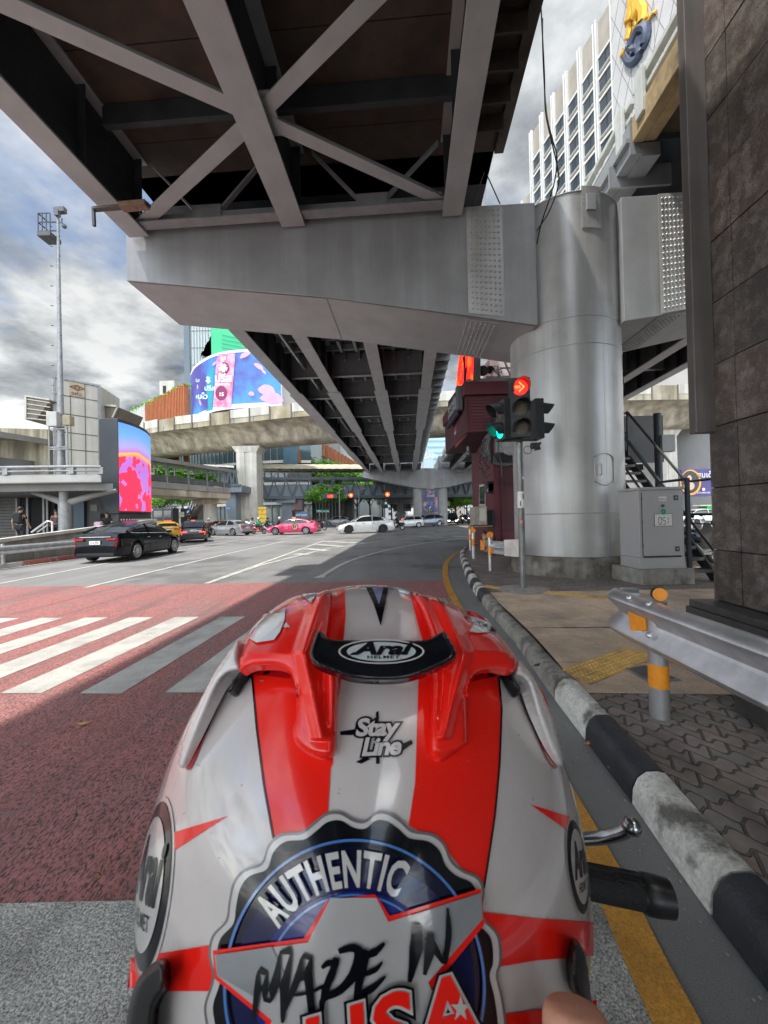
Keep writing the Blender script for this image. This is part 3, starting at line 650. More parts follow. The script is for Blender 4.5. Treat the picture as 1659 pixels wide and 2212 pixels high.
# main traffic light
tp = G(1130, 1273, .144); tp.z = .14
POLE = mat('weathered galvanised pole', (.30, .31, .31), .45, .6, .3, 6, .1, 40, streak=.5, sscale=14)
tl = thing('traffic_light', 'big traffic light with red right arrow on a grey pole by the round column', 'traffic light', tp)
m = MB(); m.cyl(tp, tp+Vector((0, 0, P(1122, 950, tp.y).z)), .058, n=24); m.build('pole', POLE, tl, smooth=True)
m = MB(); rg = [[tp+Vector((math.cos(a)*r_*(1+.12*noise.noise(Vector((a, r_*3, 0)))), math.sin(a)*r_*(1+.12*noise.noise(Vector((a, 5, 0)))), z_)) for a in [2*math.pi*k/32 for k in range(32)]] for r_, z_ in ((.46, .003), (.40, .016), (.2, .028), (.07, .045))]
m.loft(rg, True, False); m.build('footing', mat('pale cement', (.36, .33, .29), .85, 0, .3, 9, .5, 60), tl, smooth=True)
BLK = mat('sun faded black housing', (.022, .026, .028), .42, 0, .25, 8)
LENSD = mat('dark ribbed lens', (.13, .11, .085), .25, 0, .2, 10, .8, 350)
depth = tp.y-.16
def head(cx_, cy_, z0, n, facing, lit, mod=.345):
    """facing: unit vector; housings stacked upward from z0"""
    f = Vector(facing).normalized(); s_ = Vector((-f.y, f.x, 0)); o = Vector((cx_, cy_, 0))
    m = MB(); m.obox(o+Vector((0, 0, z0+n*mod/2)), s_*.168, f*.075, (0, 0, n*mod/2))
    for k in range(1, n): m.obox(o+f*.002+Vector((0, 0, z0+k*mod)), s_*.172, f*.077, (0, 0, .004))
    h = m.build('signal_head', BLK, tl, bevel=.012)
    for k in range(n):
        c = o+f*.076+Vector((0, 0, z0+(k+.5)*mod)); r = .138
        m = MB(); 
        rg = []
        for j in range(25):      # cowl visor
            a = R(-35)+R(250)*j/24; d = s_*math.cos(a)+Vector((0, 0, 1))*math.sin(a); top = .5+.5*math.sin(a)
            rg.append([c+d*r, c+d*(r+.008), c+d*(r+.004)+f*(.05+.20*top)-Vector((0, 0, .03*top)), c+d*(r-.004)+f*(.05+.20*top)-Vector((0, 0, .03*top))])
        m.loft(rg); m.build('visor', BLK, h, smooth=True)
        m = MB(); m.dome(c, f, r-.004, .03, 24)
        m.build('lens', lit.get(k, LENSD), h, smooth=True)
    return h
REDL = mat('red signal lens', (.85, .015, .01), .3, emit=1.6, var=0)
GRNL = mat('green signal lens', (.0, .8, .55), .3, emit=2.0, var=0)
LDIM = mat('dark red lens', (.25, .02, .015), .3, 0, .2, 9)
zc0 = P(1125, 946, depth).z; cxm = P(1122, 880, depth).x
head(cxm, depth, zc0, 3, (-.10, -1, 0), {2: REDL})
# LED arrow on the red lens
m = MB(); c = Vector((cxm, depth, 0))+Vector((-.10, -1, 0)).normalized()*.112+Vector((0, 0, zc0+2.5*.345)); f = Vector((-.10, -1, 0)).normalized(); s_ = Vector((1, -.1, 0)).normalized()
for i in range(7):
    for j in range(2): m.dome(c+s_*(-.02+.013*i-.0)+Vector((0, 0, .085-.0125*i-.016*j))-f*.0, f, .0055, .004, 6)
    for j in range(2): m.dome(c+s_*(-.02+.013*i)+Vector((0, 0, -.085+.0125*i+.016*j)), f, .0055, .004, 6)
for i in range(7):
    for j in range(3): m.dome(c+s_*(-.09+.014*i)+Vector((0, 0, -.016+.016*j)), f, .0045, .003, 6)
m.build('arrow_leds', mat('orange red leds', (1, .16, .04), .4, emit=4, var=0), tl)
zl = P(1070, 952, depth).z
head(P(1092, 900, depth).x, depth+.10, zl+.02, 2, (-1, -.18, 0), {0: GRNL})
head(P(1162, 900, depth).x, depth+.10, zl+.02, 2, (1, .06, 0), {1: LDIM})
m = MB(); zb_ = zc0-.03; m.bar((cxm-.26, depth+.05, zb_), (cxm+.30, depth+.05, zb_), .05, .04); m.bar((cxm-.26, depth+.1, zb_), (cxm-.26, depth+.1, zb_+.2), .03, .03)
m.bar((cxm+.28, depth+.1, zb_), (cxm+.28, depth+.1, zb_+.2), .03, .03); m.build('bracket', BLK, tl)
m = MB(); c = P(1156, 963, depth); m.obox(c, (.07, 0, 0), (0, .05, 0), (0, 0, .05)); m.obox(c+Vector((.05, 0, .03)), (.05, 0, .01), (0, .03, 0), (0, 0, .02)); m.obox(c+Vector((.04, 0, -.06)), (.05, 0, .01), (0, .03, 0), (0, 0, .018))
m.build('junction_clamp', BLK, tl, bevel=.006)
m = MB(); c = P(1140, 972, depth); m.torus(c, (.1, 1, 0), .068, .006, 24, 6); m.build('cable_loop', BLK, tl, smooth=True)
m = MB(); z0, z1 = P(1127, 1097, tp.y).z, P(1127, 1062, tp.y).z
m.cyl((tp.x, tp.y, z0), (tp.x, tp.y, z1), .0605, n=24); nb = m.build('number_sticker', WHITEP, tl, smooth=True)
m = MB(); lettering(m, '1', (tp.x+.022, tp.y-.063, z1-.13), (1, .25, 0), (0, 0, 1), .13, offset=.015); lettering(m, '1', (tp.x-.030, tp.y-.063, z0+.03), (1, -.35, 0), (0, 0, 1), .13, offset=.015)
m.build('numeral', BLACK, nb)
for px, py, mt, nm in ((1120, 1127, mat('orange sticker', (.75, .13, .04), .5, col2=(.8, .7, .6), c2=(.55, .6), scale=60), 'round_sticker'), (1135, 1032, mat('white sticker', (.75, .72, .70), .5, col2=(.6, .3, .25), c2=(.6, .65), scale=60), 'round_sticker')):
    c = P(px, py, tp.y-.062); d = Vector((-.35 if px < 1125 else .7, -1, 0)).normalized(); m = MB(); m.disc(Vector((tp.x, tp.y, c.z))+d*.0605, d, .028, 18); m.build(nm, mt, tl)

# control cabinet on its plinth
cb0 = G(1361, 1259, .138); yb = 7.35
CAB = mat('powder coated cabinet', (.42, .41, .41), .4, .1, .06, 1.4, .05, 200)
cab = thing('control_cabinet', 'grey traffic signal control cabinet with green seal and number plate on a concrete block', 'cabinet', (P(1420, 1200, yb).x, yb, .14))
xl, xr = P(1383, 1200, yb).x, P(1480, 1200, yb).x; zt_ = P(1440, 1051, yb).z; zb_ = P(1440, 1228, yb).z; xs = P(1357, 1100, yb+.30).x
m = MB(); m.prism([(P(1378, 1250, yb).x, yb-.12, .14), (P(1491, 1255, yb).x, yb-.12, .14), (P(1491, 1255, yb).x, yb+.75, .14), (xs-.1, yb+.75, .14), (xs-.07, yb+.12, .14)], (0, 0, zb_-.14)); 
m.build('plinth', mat('cast concrete block', (.33, .31, .27), .85, 0, .3, 5, .5, 40, col2=(.17, .16, .14), c2=(.5, .68), streak=.3), cab, bevel=.012)
m = MB(); m.prism([(xl-.01, yb, zb_), (xr, yb, zb_), (xr, yb+.60, zb_), (xs, yb+.60, zb_), (xs, yb+.22, zb_)], (0, 0, .20)); m.build('base', CAB, cab, bevel=.006)
m = MB(); m.prism([(xl, yb+.004, zb_+.203), (xr-.004, yb+.004, zb_+.203), (xr-.004, yb+.596, zb_+.203), (xs+.004, yb+.596, zb_+.203), (xs+.004, yb+.22, zb_+.203)], (0, 0, zt_-zb_-.26)); bd = m.build('body', CAB, cab, bevel=.008)
m = MB(); m.prism([(xl-.02, yb-.02, zt_-.055), (xr+.02, yb-.02, zt_-.055), (xr+.02, yb+.62, zt_-.055), (xs-.02, yb+.62, zt_-.055), (xs-.02, yb+.215, zt_-.055)], (0, 0, .05)); m.build('lid', CAB, cab, bevel=.01)
dx0, dx1, dz0, dz1 = xl+.06, xr-.07, zb_+.24, zt_-.10
m = MB(); m.box(dx0, dx1, yb-.014, yb+.002, dz0, dz1); dr = m.build('door', CAB, cab, bevel=.005)
m = MB(); m.box(dx0-.012, dx0, yb-.004, yb+.003, dz0, dz1); m.box(dx1, dx1+.006, yb-.002, yb+.003, dz0, dz1)
m.box(dx0, dx1, yb-.002, yb+.003, dz0-.035, dz0-.004)
for z in (dz0+.15, (dz0+dz1)/2, dz1-.15): m.cyl((dx0-.008, yb-.012, z), (dx0-.008, yb-.012, z+.07), .008, n=8)
m.build('hinge_gap', mat('shadow grey', (.05, .05, .052), .6), cab)
m = MB()
for z in (dz1-.11, dz0+.12): m.box(dx1-.12, dx1-.04, yb-.019, yb-.0145, z-.045, z+.045)
m.build('lock_recess', mat('lock plate grey', (.07, .07, .072), .5), dr)
m = MB()
for z in (dz1-.11, dz0+.12): m.cyl((dx1-.085, yb-.032, z), (dx1-.085, yb-.019, z), .014, n=12)
m.build('lock', GALV, dr)
def cp(cx_, cy_): return P(1327.2+cx_*.21256, 829.5+cy_*.21256, yb-.016)      # from the close study of the cabinet front
m = MB(); a, b = cp(448, 1190), cp(527, 1142); m.box(a.x, b.x, yb-.020, yb-.0145, a.z, b.z); pl = m.build('maker_plate', WHITEP, dr)
m = MB(); lettering(m, 'FORTH', ((a.x+b.x)/2, yb-.021, a.z+.018), (1, 0, 0), (0, 0, 1), .043, offset=.01); m.build('lettering', mat('print green', (.03, .12, .09), .5), pl)
c = cp(491, 1237); m = MB(); m.cyl((c.x, yb-.03, c.z), (c.x, yb-.014, c.z), .028, n=20); m.build('keyhole_cap', mat('cap grey', (.10, .09, .09), .4), dr)
c = cp(493, 1297); m = MB(); m.disc((c.x, yb-.027, c.z), (0, -1, 0), .062, 36); m.build('seal_ring', mat('pale green', (.45, .62, .50), .5), dr)
m = MB(); m.disc((c.x, yb-.0285, c.z), (0, -1, 0), .052, 36); m.build('green_seal', mat('seal green', (.01, .22, .13), .5, col2=(.03, .36, .24), c2=(.5, .6), scale=50), dr)
m = MB(); m.torus((c.x, yb-.029, c.z), (0, -1, 0), .032, .003, 24, 5); m.disc((c.x, yb-.0295, c.z), (0, -1, 0), .010, 12, ry=.02); m.build('seal_emblem', mat('pale seal lines', (.15, .5, .38), .5), dr)
a, b = cp(406, 1448), cp(585, 1313); m = MB(); m.box(a.x, b.x, yb-.020, yb-.0145, a.z, b.z); m.build('plate_rim', mat('plate border', (.10, .12, .11), .5), dr, bevel=.003)
m = MB(); m.box(a.x+.009, b.x-.009, yb-.0235, yb-.0202, a.z+.009, b.z-.009); np_ = m.build('number_plate', WHITEP, dr)
m = MB()      # seven segment digits 0 5 1
def seg7(x, z, w, h, segs, t=.013, sl=.10):
    q = {'a': ((0, 1), (1, 1)), 'b': ((1, 1), (1, .5)), 'c': ((1, .5), (1, 0)), 'd': ((0, 0), (1, 0)), 'e': ((0, .5), (0, 0)), 'f': ((0, 1), (0, .5)), 'g': ((0, .5), (1, .5))}
    for s_ in segs:
        (x0, y0), (x1, y1) = q[s_]; A = Vector((x+x0*w-(1-y0)*0, 0, z+y0*h)); B = Vector((x+x1*w, 0, z+y1*h)); d = (B-A); g_ = d.normalized()*.006
        A += g_; B -= g_; A.y = B.y = yb-.0245; m.bar(A, B, t*.55 if abs(d.z) > abs(d.x) else .004, .004 if abs(d.z) > abs(d.x) else t*.9, up=(0, -1, 0) if abs(d.z) > abs(d.x) else (0, 0, 1))
a0, b0 = cp(448, 1425), cp(548, 1355); hh = b0.z-a0.z; ww = (b0.x-a0.x)
for ch, xo in (('abcdef', 0), ('acdfg', .42), ('bc', .66)): seg7(a0.x+ww*xo, a0.z, ww*.28, hh, ch, .016)
m.build('digits', BLACK, np_)
m = MB(); 
for k in range(5): m.box(a.x+.02+k*.055, a.x+.06+k*.055, yb-.0240, yb-.0236, b.z-.030, b.z-.026)
m.build('small_print', mat('print grey', (.25, .25, .25), .6), np_)

# litter at the plinth: crushed blue bag and black cup parts
c = G(1281, 1246, .14); m = MB()
rg = [[c+Vector((math.cos(a)*r_*(1+.3*noise.noise(Vector((a*2, z_*9, 1)))), math.sin(a)*r_*.7, z_)) for a in [2*math.pi*k/14 for k in range(14)]] for r_, z_ in ((.10, .03), (.12, .06), (.08, .10), (.03, .125))]
lt = thing('litter', 'small crumpled blue bag with black bits lying at the foot of the column plinth', 'litter', c)
m.loft(rg); m.build('blue_bag', mat('blue plastic', (.03, .22, .48), .3, 0, .3, 30), lt, smooth=True)
m = MB()
for dx in (-.20, -.12, .12, .19): m.ball(c+Vector((dx, .01*dx, .035)), .05, .04, .035, 8, 6)
m.bar(c+Vector((-.22, -.03, .05)), c+Vector((.22, .02, .04)), .03, .02); m.build('black_scraps', BLACK, lt, smooth=True)

# near W beam guard rail with its post
def wprof(h=.155): return [(.012, h), (.035, h*.96), (.075, h*.76), (.082, h*.66), (.075, h*.55), (.010, h*.14), (0, 0), (.010, -h*.14), (.075, -h*.55), (.082, -h*.66), (.075, -h*.76), (.035, -h*.96), (.012, -h)]
def guard_rail_beam(parent, pts, side, z, h=.155):
    """pts: centre line (x,y) list; side: unit offset towards the traffic"""
    m = MB(); rings = []; n = len(pts)
    for i, p in enumerate(pts):
        p = Vector((p[0], p[1], p[2] if len(p) > 2 else z)); d = (Vector(pts[min(i+1, n-1)][:2])-Vector(pts[max(i-1, 0)][:2])).normalized(); s_ = Vector((-d.y, d.x, 0))*side
        pr = wprof(h); a = [p+s_*o+Vector((0, 0, q)) for o, q in pr]; b = [p+s_*(o-.004)+Vector((0, 0, q)) for o, q in reversed(pr)]; rings.append(a+b)
    m.loft(rings); return m.build('beam', GALV, parent, smooth=True)
gx = 1.72
gr = thing('guard_rail', 'near galvanised guard rail with orange reflectors in front of the granite wall', 'guard rail', (gx, 2.6, .14), group='steel guard rails')
endc = [(1.94, 3.06), (1.87, 3.11), (1.81, 3.10), (1.775, 3.04), (1.762, 2.93), (1.756, 2.7), (1.75, 2.3), (1.74, 1.6), (1.72, .8), (1.69, -1.5)]
bmz = guard_rail_beam(gr, endc, -1, .74, .165)
pq = G(1425, 1548, .14); m = MB(); m.cyl((pq.x, pq.y, .14), (pq.x, pq.y, .90), .058, n=28); m2 = MB(); m2.cyl((pq.x, -.2, .14), (pq.x, -.2, .9), .058, n=20); m2.build('post', GALVD, gr, smooth=True); post = m.build('post', GALV, gr, smooth=True)
m = MB(); m.cyl((pq.x, pq.y, .34), (pq.x, pq.y, .49), .0595, n=28); m.build('reflective_band', ORANGE, gr, smooth=True)
m = MB(); c = P(1425, 1284, pq.y-.04); m.cyl(c+Vector((.003, .006, 0)), c+Vector((.008, .03, 0)), .045, n=28); rd = m.build('round_reflector', BLACK, gr, smooth=True)
m = MB(); m.cyl(c-Vector((.001, .006, 0)), c+Vector((.003, .005, 0)), .042, n=28); m.build('reflector_face', ORANGE, rd, smooth=True)
m = MB(); q = [P(x, y, yy) for x, y, yy in ((1356, 1319, 2.80), (1394, 1336, 2.66), (1397, 1358, 2.66), (1367, 1374, 2.76), (1363, 1370, 2.80))]
m.prism(q, (-.006, -.012, 0)); m.build('side_reflector', ORANGE, gr, bevel=.003)
m = MB()
for x, y, yy in ((1364, 1293, 2.80), (1408, 1307, 2.60), (1408, 1374, 2.58)): m.dome(P(x, y, yy)+Vector((-.02, 0, .01)), (-.7, -.3, .6), .022, .012, 10)
m.build('bolt_head', GALV, gr, smooth=True)
# middle guard rail at the bend
g2 = thing('guard_rail', 'short guard rail at the kerb bend with flared white end beside the maroon booth', 'guard rail', (3.2, 10.5, .14), group='steel guard rails')
e0, e1, e2 = P(1078, 1195, 9.3), P(1030, 1166, 11.5), P(1012, 1148, 14.5)
bp_ = [(e0.x+.02, e0.y-.35), (e0.x-.10, e0.y-.1), (e0.x-.18, e0.y+.25), (e0.x-.2, e0.y+.7), (3.0, 11.2), (3.22, 13.0), (3.6, 14.8), (4.1, 16.2)]
guard_rail_beam(g2, [(x, y, .72) for x, y in bp_], -1, .72, .15)
m = MB(); m.prism([Vector((bp_[0][0]-.005, bp_[0][1]-.01, .55)), Vector((bp_[0][0]+.26, bp_[0][1]-.22, .54)), Vector((bp_[0][0]+.26, bp_[0][1]-.22, .93)), Vector((bp_[0][0]-.005, bp_[0][1]-.01, .91))], (0, .012, 0)); m.build('flared_end', mat('pale dirty plate', (.55, .50, .46), .5, .2, .25, 6), g2, bevel=.01)
for px, py, yy in ((1060, 1250, 9.55), (1023, 1212, 12.2), (1016, 1180, 15.0)):
    b_ = P(px, py, yy); b_.z = .14; ps = MB(); ps.cyl(b_, b_+Vector((0, 0, .82)), .05, n=16); o_ = ps.build('post', GALV, g2, smooth=True)
    ps = MB(); ps.cyl(b_+Vector((0, 0, .38)), b_+Vector((0, 0, .60)), .0515, n=16); ps.build('reflective_band', ORANGE, o_, smooth=True)
    ps = MB(); ps.cyl(b_+Vector((0, -.05, .86)), b_+Vector((0, -.02, .86)), .075, n=20); ps.build('round_reflector', ORANGE, o_, smooth=True)
for yy, x_ in ((9.9, e0.x-.27), (12.3, 3.04)):
    m = MB(); m.prism([Vector((x_, yy, .60)), Vector((x_+.02, yy-.26, .63)), Vector((x_+.02, yy-.26, .80)), Vector((x_, yy, .86))], (-.02, 0, 0)); m.build('side_reflector', ORANGE, g2)

# granite wall
GRAN = mat('mottled brown granite', (.115, .095, .082), .38, 0, .3, 9, .12, 60, speck=.75, streak=.25, sscale=1.5, col2=(.19, .165, .15), c2=(.47, .62))
JO = mat('black joint', (.008, .008, .008), .7)
wl = thing('granite_wall', 'tall dark mottled granite wall rising out of the frame behind the near guard rail', 'wall', F(3.98, 4.5, .14))
wu, wv = 3.94, 5.36
m = MB(); m.fbox(wu, wu+3.5, -6, wv, .14, 16); m.build('core', JO, wl)
m = MB(); vj = [wv, 4.95, 4.05, 2.6, 1.65, .7, -.25, -1.2, -3.0, -5]; z0 = .62; zj = [.34, .98, 1.77, 2.54]+[2.54+.78*k for k in range(1, 15)]
for a, b in zip(vj, vj[1:]):
    for c, d in zip(zj, zj[1:]): m.mi = random.choice((0, 1, 2)); m.fbox(wu-.03-.004*m.mi, wu+.002, b+.006, a-.006, c+.006, d-.006)
for c, d in zip(zj, zj[1:]): m.fbox(wu-.03, wu+.9, wv+.001, wv+.03, c+.006, d-.006)
m.build('granite_panels', [GRAN, mat('mottled darker granite', (.085, .072, .064), .38, 0, .3, 9, .12, 60, speck=.75, streak=.35, sscale=1.5, col2=(.15, .13, .115), c2=(.47, .62)), mat('mottled redder granite', (.13, .10, .085), .42, 0, .3, 9, .12, 60, speck=.75, streak=.25, sscale=1.5, col2=(.22, .19, .17), c2=(.45, .62))], wl, bevel=.003)
m = MB(); m.fbox(wu-.28, wu-.034, wv-.10, wv+.03, 2.47, 16); m.build('corner_fascia', mat('smooth brown grey panel', (.13, .115, .105), .45, 0, .22, 1.6, streak=.4, sscale=4), wl, bevel=.01)
m = MB(); m.fbox(wu-.33, wu+.9, -5, wv+.12, .14, .24); m.fbox(wu-.30, wu+.9, -5, wv+.10, .243, .33); m.build('base_course', mat('dark base stone', (.06, .057, .053), .5, 0, .35, 6, .2, 50, speck=.4), wl, bevel=.008)
pk = thing('stone_kerb_block', 'low dark granite planter edge under the near guard rail', 'planter edge', F(2.2, 1.5, .14))
m = MB(); m.fbox(2.15, 3.4, -4, 2.82, .14, .50); m.build('block', MATS['dark base stone'], pk, bevel=.01)
m = MB()
for v in (1.9, 1.0, .1): m.fbox(2.146, 2.152, v-.004, v+.004, .16, .50)
m.build('joint', JO, pk)

# steel stair beyond the cabinet
STB = mat('dark green grey stair steel', (.035, .042, .045), .5, .3, .35, 8, .2, 60)
st = thing('steel_stair', 'dark open steel staircase with handrails climbing away behind the cabinet', 'staircase', (6.0, 8.6, .14))
xr_, xl_, y0_ = 6.22, 5.66, 7.45
run = Vector((0, .70, .714))
for x_ in (xr_, xl_):
    a = Vector((x_, y0_, .14)); m = MB(); m.bar(a, a+run*5.2, .05, .20, up=(1, 0, 0)) if False else m.prism([a+Vector((-.025, -.12, 0)), a+Vector((-.025, .16, 0)), a+Vector((-.025, .16, 0))+run*5.2, a+Vector((-.025, -.12, 0))+run*5.2], (.05, 0, 0)); m.build('stringer', STB, st)
TRD = mat('worn tread steel', (.13, .125, .115), .6, .3, .4, 14)
for k in range(1, 18):
    c = Vector((0, y0_, .14))+run*(.29*k); m = MB(); m.box(xl_+.026, xr_-.026, c.y-.10, c.y+.15, c.z-.022, c.z+.012); m.box(xl_+.026, xr_-.026, c.y-.13, c.y-.101, c.z-.05, c.z+.012); m.build('tread', TRD, st)
for x_ in (xr_, xl_):
    m = MB(); p0 = Vector((x_, y0_-.03, .14)); m.bar(p0, p0+Vector((0, 0, 1.95)), .06, .06)
    p1 = Vector((x_, y0_-.03, 2.07)); p2 = Vector((x_, y0_+.72, 2.07)); m.tube([p1, p2, p2+run*2.7], .028, 8)
    m.tube([Vector((x_, y0_, 1.40)), Vector((x_, y0_+.72, 1.40))], .024, 8); m.bar(Vector((x_, y0_+.72, .9)), p2, .05, .05)
    m.tube([Vector((x_, y0_, .62)), Vector((x_, y0_, .62))+run*4.6], .024, 8)
    e = p2+run*2.7; m.bar(e, e-Vector((0, 0, 1.2)), .05, .05); m.tube([e, e+Vector((0, 2.2, 0))], .028, 8); m.tube([e-Vector((0, 0, .5)), e+Vector((0, 2.2, -.5))], .022, 8)
    m.build('handrail', STB, st)
pb = P(1424, 1050, 10.5); m = MB(); m.cyl((pb.x, 10.5, .14), (pb.x, 10.5, P(1424, 893, 10.5).z), .09, n=16)
ps_ = thing('bollard_post', 'dark round steel post with grey box standing behind the stair', 'post', (pb.x, 10.5, .14)); m.build('post', STB, ps_, smooth=True)
m = MB(); c = P(1440, 958, 10.4); m.obox(c, (.17, 0, 0), (0, .08, 0), (0, 0, .22)); m.build('junction_box', mat('box grey', (.25, .25, .25), .5), ps_, bevel=.01)
m = MB(); a = P(1388, 985, 11.5); m.box(a.x-.55, a.x+.55, 11.4, 11.5, P(1385, 1000, 11.5).z, P(1385, 900, 11.5).z); tag(m.build('hoarding', mat('black panel', (.02, .02, .022), .5, 0, .5, 2)), 'black steel hoarding standing behind the staircase top', 'hoarding')

# parked motorbikes under the stair are added with the vehicles
# maroon booth
MAR = mat('maroon painted wall', (.135, .030, .042), .65, 0, .2, 1.2, .1, 60, streak=.2)
MARD = mat('dark maroon painted wall', (.085, .022, .032), .6, 0, .22, 1.2, .1, 60, streak=.2)
b0 = P(1071, 1200, 12.9); bX = b0.x
bt = thing('maroon_booth', 'narrow maroon painted kiosk building at the corner behind the traffic light', 'booth', (bX, 12.9, .14))
zt1 = P(1071, 1001, 12.9).z; xL = P(1051, 1100, 13.6).x
m = MB(); m.prism([(xL, 13.6, .14), (bX, 12.9, .14), (bX+2.6, 12.9, .14), (bX+2.6, 16, .14), (4.2, 16, .14)], (0, 0, zt1-.14)); m.build('lower_room', MAR, bt, bevel=.01)
m = MB(); m.prism([(3.72, 14.9, .14), (xL+.25, 13.7, .14), (8.2, 13.7, .14), (8.6, 19.5, .14), (4.35, 19.5, .14)], (0, 0, 5.0)); m.build('wall', MAR, bt, bevel=.01)
xa, xb = P(1003, 850, 13).x, P(1062, 850, 13).x
m = MB(); m.box(xa+.05, 7.8, 13.0, 17.5, P(1010, 934, 13).z, P(1010, 856, 13).z); ub = m.build('upper_box', MARD, bt)
m = MB(); zlo, zhi = P(1035, 932, 13).z, P(1035, 858, 13).z
for k in range(11): z = zlo+(zhi-zlo)*k/11; m.box(xa+.15, xb, 12.97, 13.0, z, z+(zhi-zlo)/11*.72)
m.build('louvre', MAR, ub)
m = MB(); m.box(xa-.03, 7.9, 12.9, 17.6, P(1010, 854, 13).z, P(1010, 826, 13).z); m.build('fascia', MAR, bt, bevel=.02)
m = MB(); m.box(xa+.1, 7.7, 13, 17.4, P(1010, 826, 13).z+.001, P(1010, 818, 13).z); m.build('roof', mat('grey roof', (.25, .25, .24), .8), bt)
def bxat(x0, x1, y0, y1, Y, d): a, b = P(x0, y1, Y), P(x1, y0, Y); return (a.x, b.x, Y, Y+d, a.z, b.z)
m = MB(); A = P(1035, 1046, 14.9); B = P(1049, 1094, 13.9)
def wallpt(px, py): # point on the road facing wall of the booth (line from (3.72,14.9) to (xL+.25,13.7))
    d = ray(px, py); p0 = Vector((3.72, 14.9)); q = Vector((xL+.25-3.72, 13.7-14.9)); 
    # solve t*d.xy = p0 + s*q
    det = d.x*(-q.y)-(-q.x)*d.y; t_ = (p0.x*(-q.y)-(-q.x)*p0.y)/det; return CAM+d*t_
c4 = [wallpt(x, y) for x, y in ((1036, 1093), (1050, 1094), (1050, 1046), (1037, 1047))]; nn = Vector((-1.2, -.9, 0)).normalized()
m.prism([p+nn*.02 for p in c4], nn*.02); wf = m.build('window', mat('cream frame', (.5, .46, .38), .6), bt)
m = MB(); cc = sum(c4, Vector())/4; m.prism([cc+(p-cc)*.8+nn*.045 for p in c4], nn*.004); m.build('pane', GLASS, wf)
m = MB(); q = [P(x, y, 13.0) for x, y in ((1050, 1064), (1064, 1062), (1068, 1044), (1058, 1046))]; m.prism(q, (-.02, -.05, .02)); m.build('awning_window', mat('aluminium frame', (.35, .35, .33), .4, .4), bt)
m = MB(); m.box(*bxat(1053, 1066, 1043, 1066, 13.06, -.1)[:2], 12.95, 13.1, P(1060, 1066, 13).z, P(1060, 1040, 13).z) ; m.build('window_recess', DARK, bt)
m = MB()
for k in range(4): z = P(1100, 1054-k*4.6, 12.88).z; m.box(P(1091, 1050, 12.88).x, P(1113, 1050, 12.88).x, 12.84, 12.9, z, z+.035)
m.build('vent_slat', MARD, bt)
m = MB(); x_ = P(1083, 1100, 12.88).x; m.box(x_, x_+.08, 12.84, 12.9, .2, zt1); m.box(bX, bX+2.5, 12.86, 12.9, P(1090, 1146, 12.9).z, P(1090, 1141, 12.9).z); m.build('corner_trim', MARD, bt)
m = MB(); m.box(P(1087, 1100, 12.9).x, 6, 12.87, 12.902, P(1100, 1138, 12.9).z, P(1100, 1008, 12.9).z); m.build('door_panel', MARD, bt)
def boxat(name, label, cat, px0, px1, py0, py1, Y, d, mt, **k):
    a, b = P(px0, py1, Y), P(px1, py0, Y); m = MB(); m.box(a.x, b.x, Y, Y+d, a.z, b.z); return m
ac = thing('air_conditioner', 'dirty cream air conditioner unit on a bracket at the booth corner low down', 'air conditioner', P(1038, 1118, 12.6))
m = boxat('', '', '', 1023, 1052, 1094, 1134, 12.55, .5, None); m.build('case', mat('dirty cream', (.40, .36, .30), .6, 0, .25, 8, streak=.4, sscale=9), ac, bevel=.02)
m = boxat('', '', '', 1037, 1049, 1099, 1126, 12.53, .02, None); m.build('grille', mat('pale cream', (.52, .49, .42), .6, 0, .2, 30), ac)
m = boxat('', '', '', 1022, 1064, 1135, 1139, 12.6, .5, None); m.build('bracket', MATS['rust brown'], ac)
m = boxat('', '', '', 1053, 1066, 1102, 1140, 12.75, .12, None); tag(m.build('meter_box', BLACK, bevel=.01), 'black meter box on the booth wall beside the air conditioner', 'box')
# plant on the booth roof: coiled duct, cables, pipe, frame
hz = thing('ventilation_unit', 'tangle of ribbed hose and round fan under the booth overhang behind the signals', 'fan unit', P(1085, 970, 13))
m = MB(); c = P(1090, 962, 12.8)
for rr in (.62, .70, .78): m.tube([c+Vector((math.cos(a)*rr*.9, .02*rr, math.sin(a)*rr*.75-.05)) for a in np.linspace(2.0, 5.6, 24)], .045, 8)
m.build('ribbed_hose', mat('hose grey', (.16, .17, .17), .5, .3, .5, 40), hz, smooth=True)
m = MB(); m.cyl(P(1103, 965, 12.9), P(1103, 965, 12.6), .28, n=24); m.obox(P(1082, 963, 12.8), (.18, 0, 0), (0, .12, 0), (0, 0, .24)); m.build('fan_housing', mat('fan grey', (.30, .30, .29), .5, .3, .3, 8), hz, bevel=.02)
m = MB(); m.box(P(1068, 950, 13).x, P(1115, 950, 13).x, 12.7, 13.0, P(1080, 1000, 13).z, P(1080, 985, 13).z); m.bar(P(1062, 900, 12.8), P(1062, 1000, 12.8), .07, .07); m.bar(P(1070, 930, 12.7), P(1112, 930, 12.7), .05, .05); m.build('frame', DARK, hz)
m = MB(); rnd = random.Random(4)
for k in range(9):
    x0 = 1040+rnd.random()*40; y0 = 940+rnd.random()*60; pts = [P(x0, y0, 12.7)]
    for j in range(5): x0 += rnd.uniform(-12, 10); y0 += rnd.uniform(4, 30); pts.append(P(x0, y0, 12.65))
    m.tube([Vector(p) for p in crom([tuple(p) for p in pts], 3)], .013, 5)
m.build('wiring', BLACK, hz)
rp = thing('rooftop_pipe', 'open black pipe and metal struts on the booth roof', 'pipe', P(1045, 800, 13.5))
m = MB(); m.cyl(P(1043, 801, 13.2), P(1050, 798, 14.4), .17, n=18); m.cyl(P(1059, 799, 13.6), P(1063, 798, 14.4), .13, n=16); m.build('pipe', BLACK, rp, smooth=True)
m = MB()
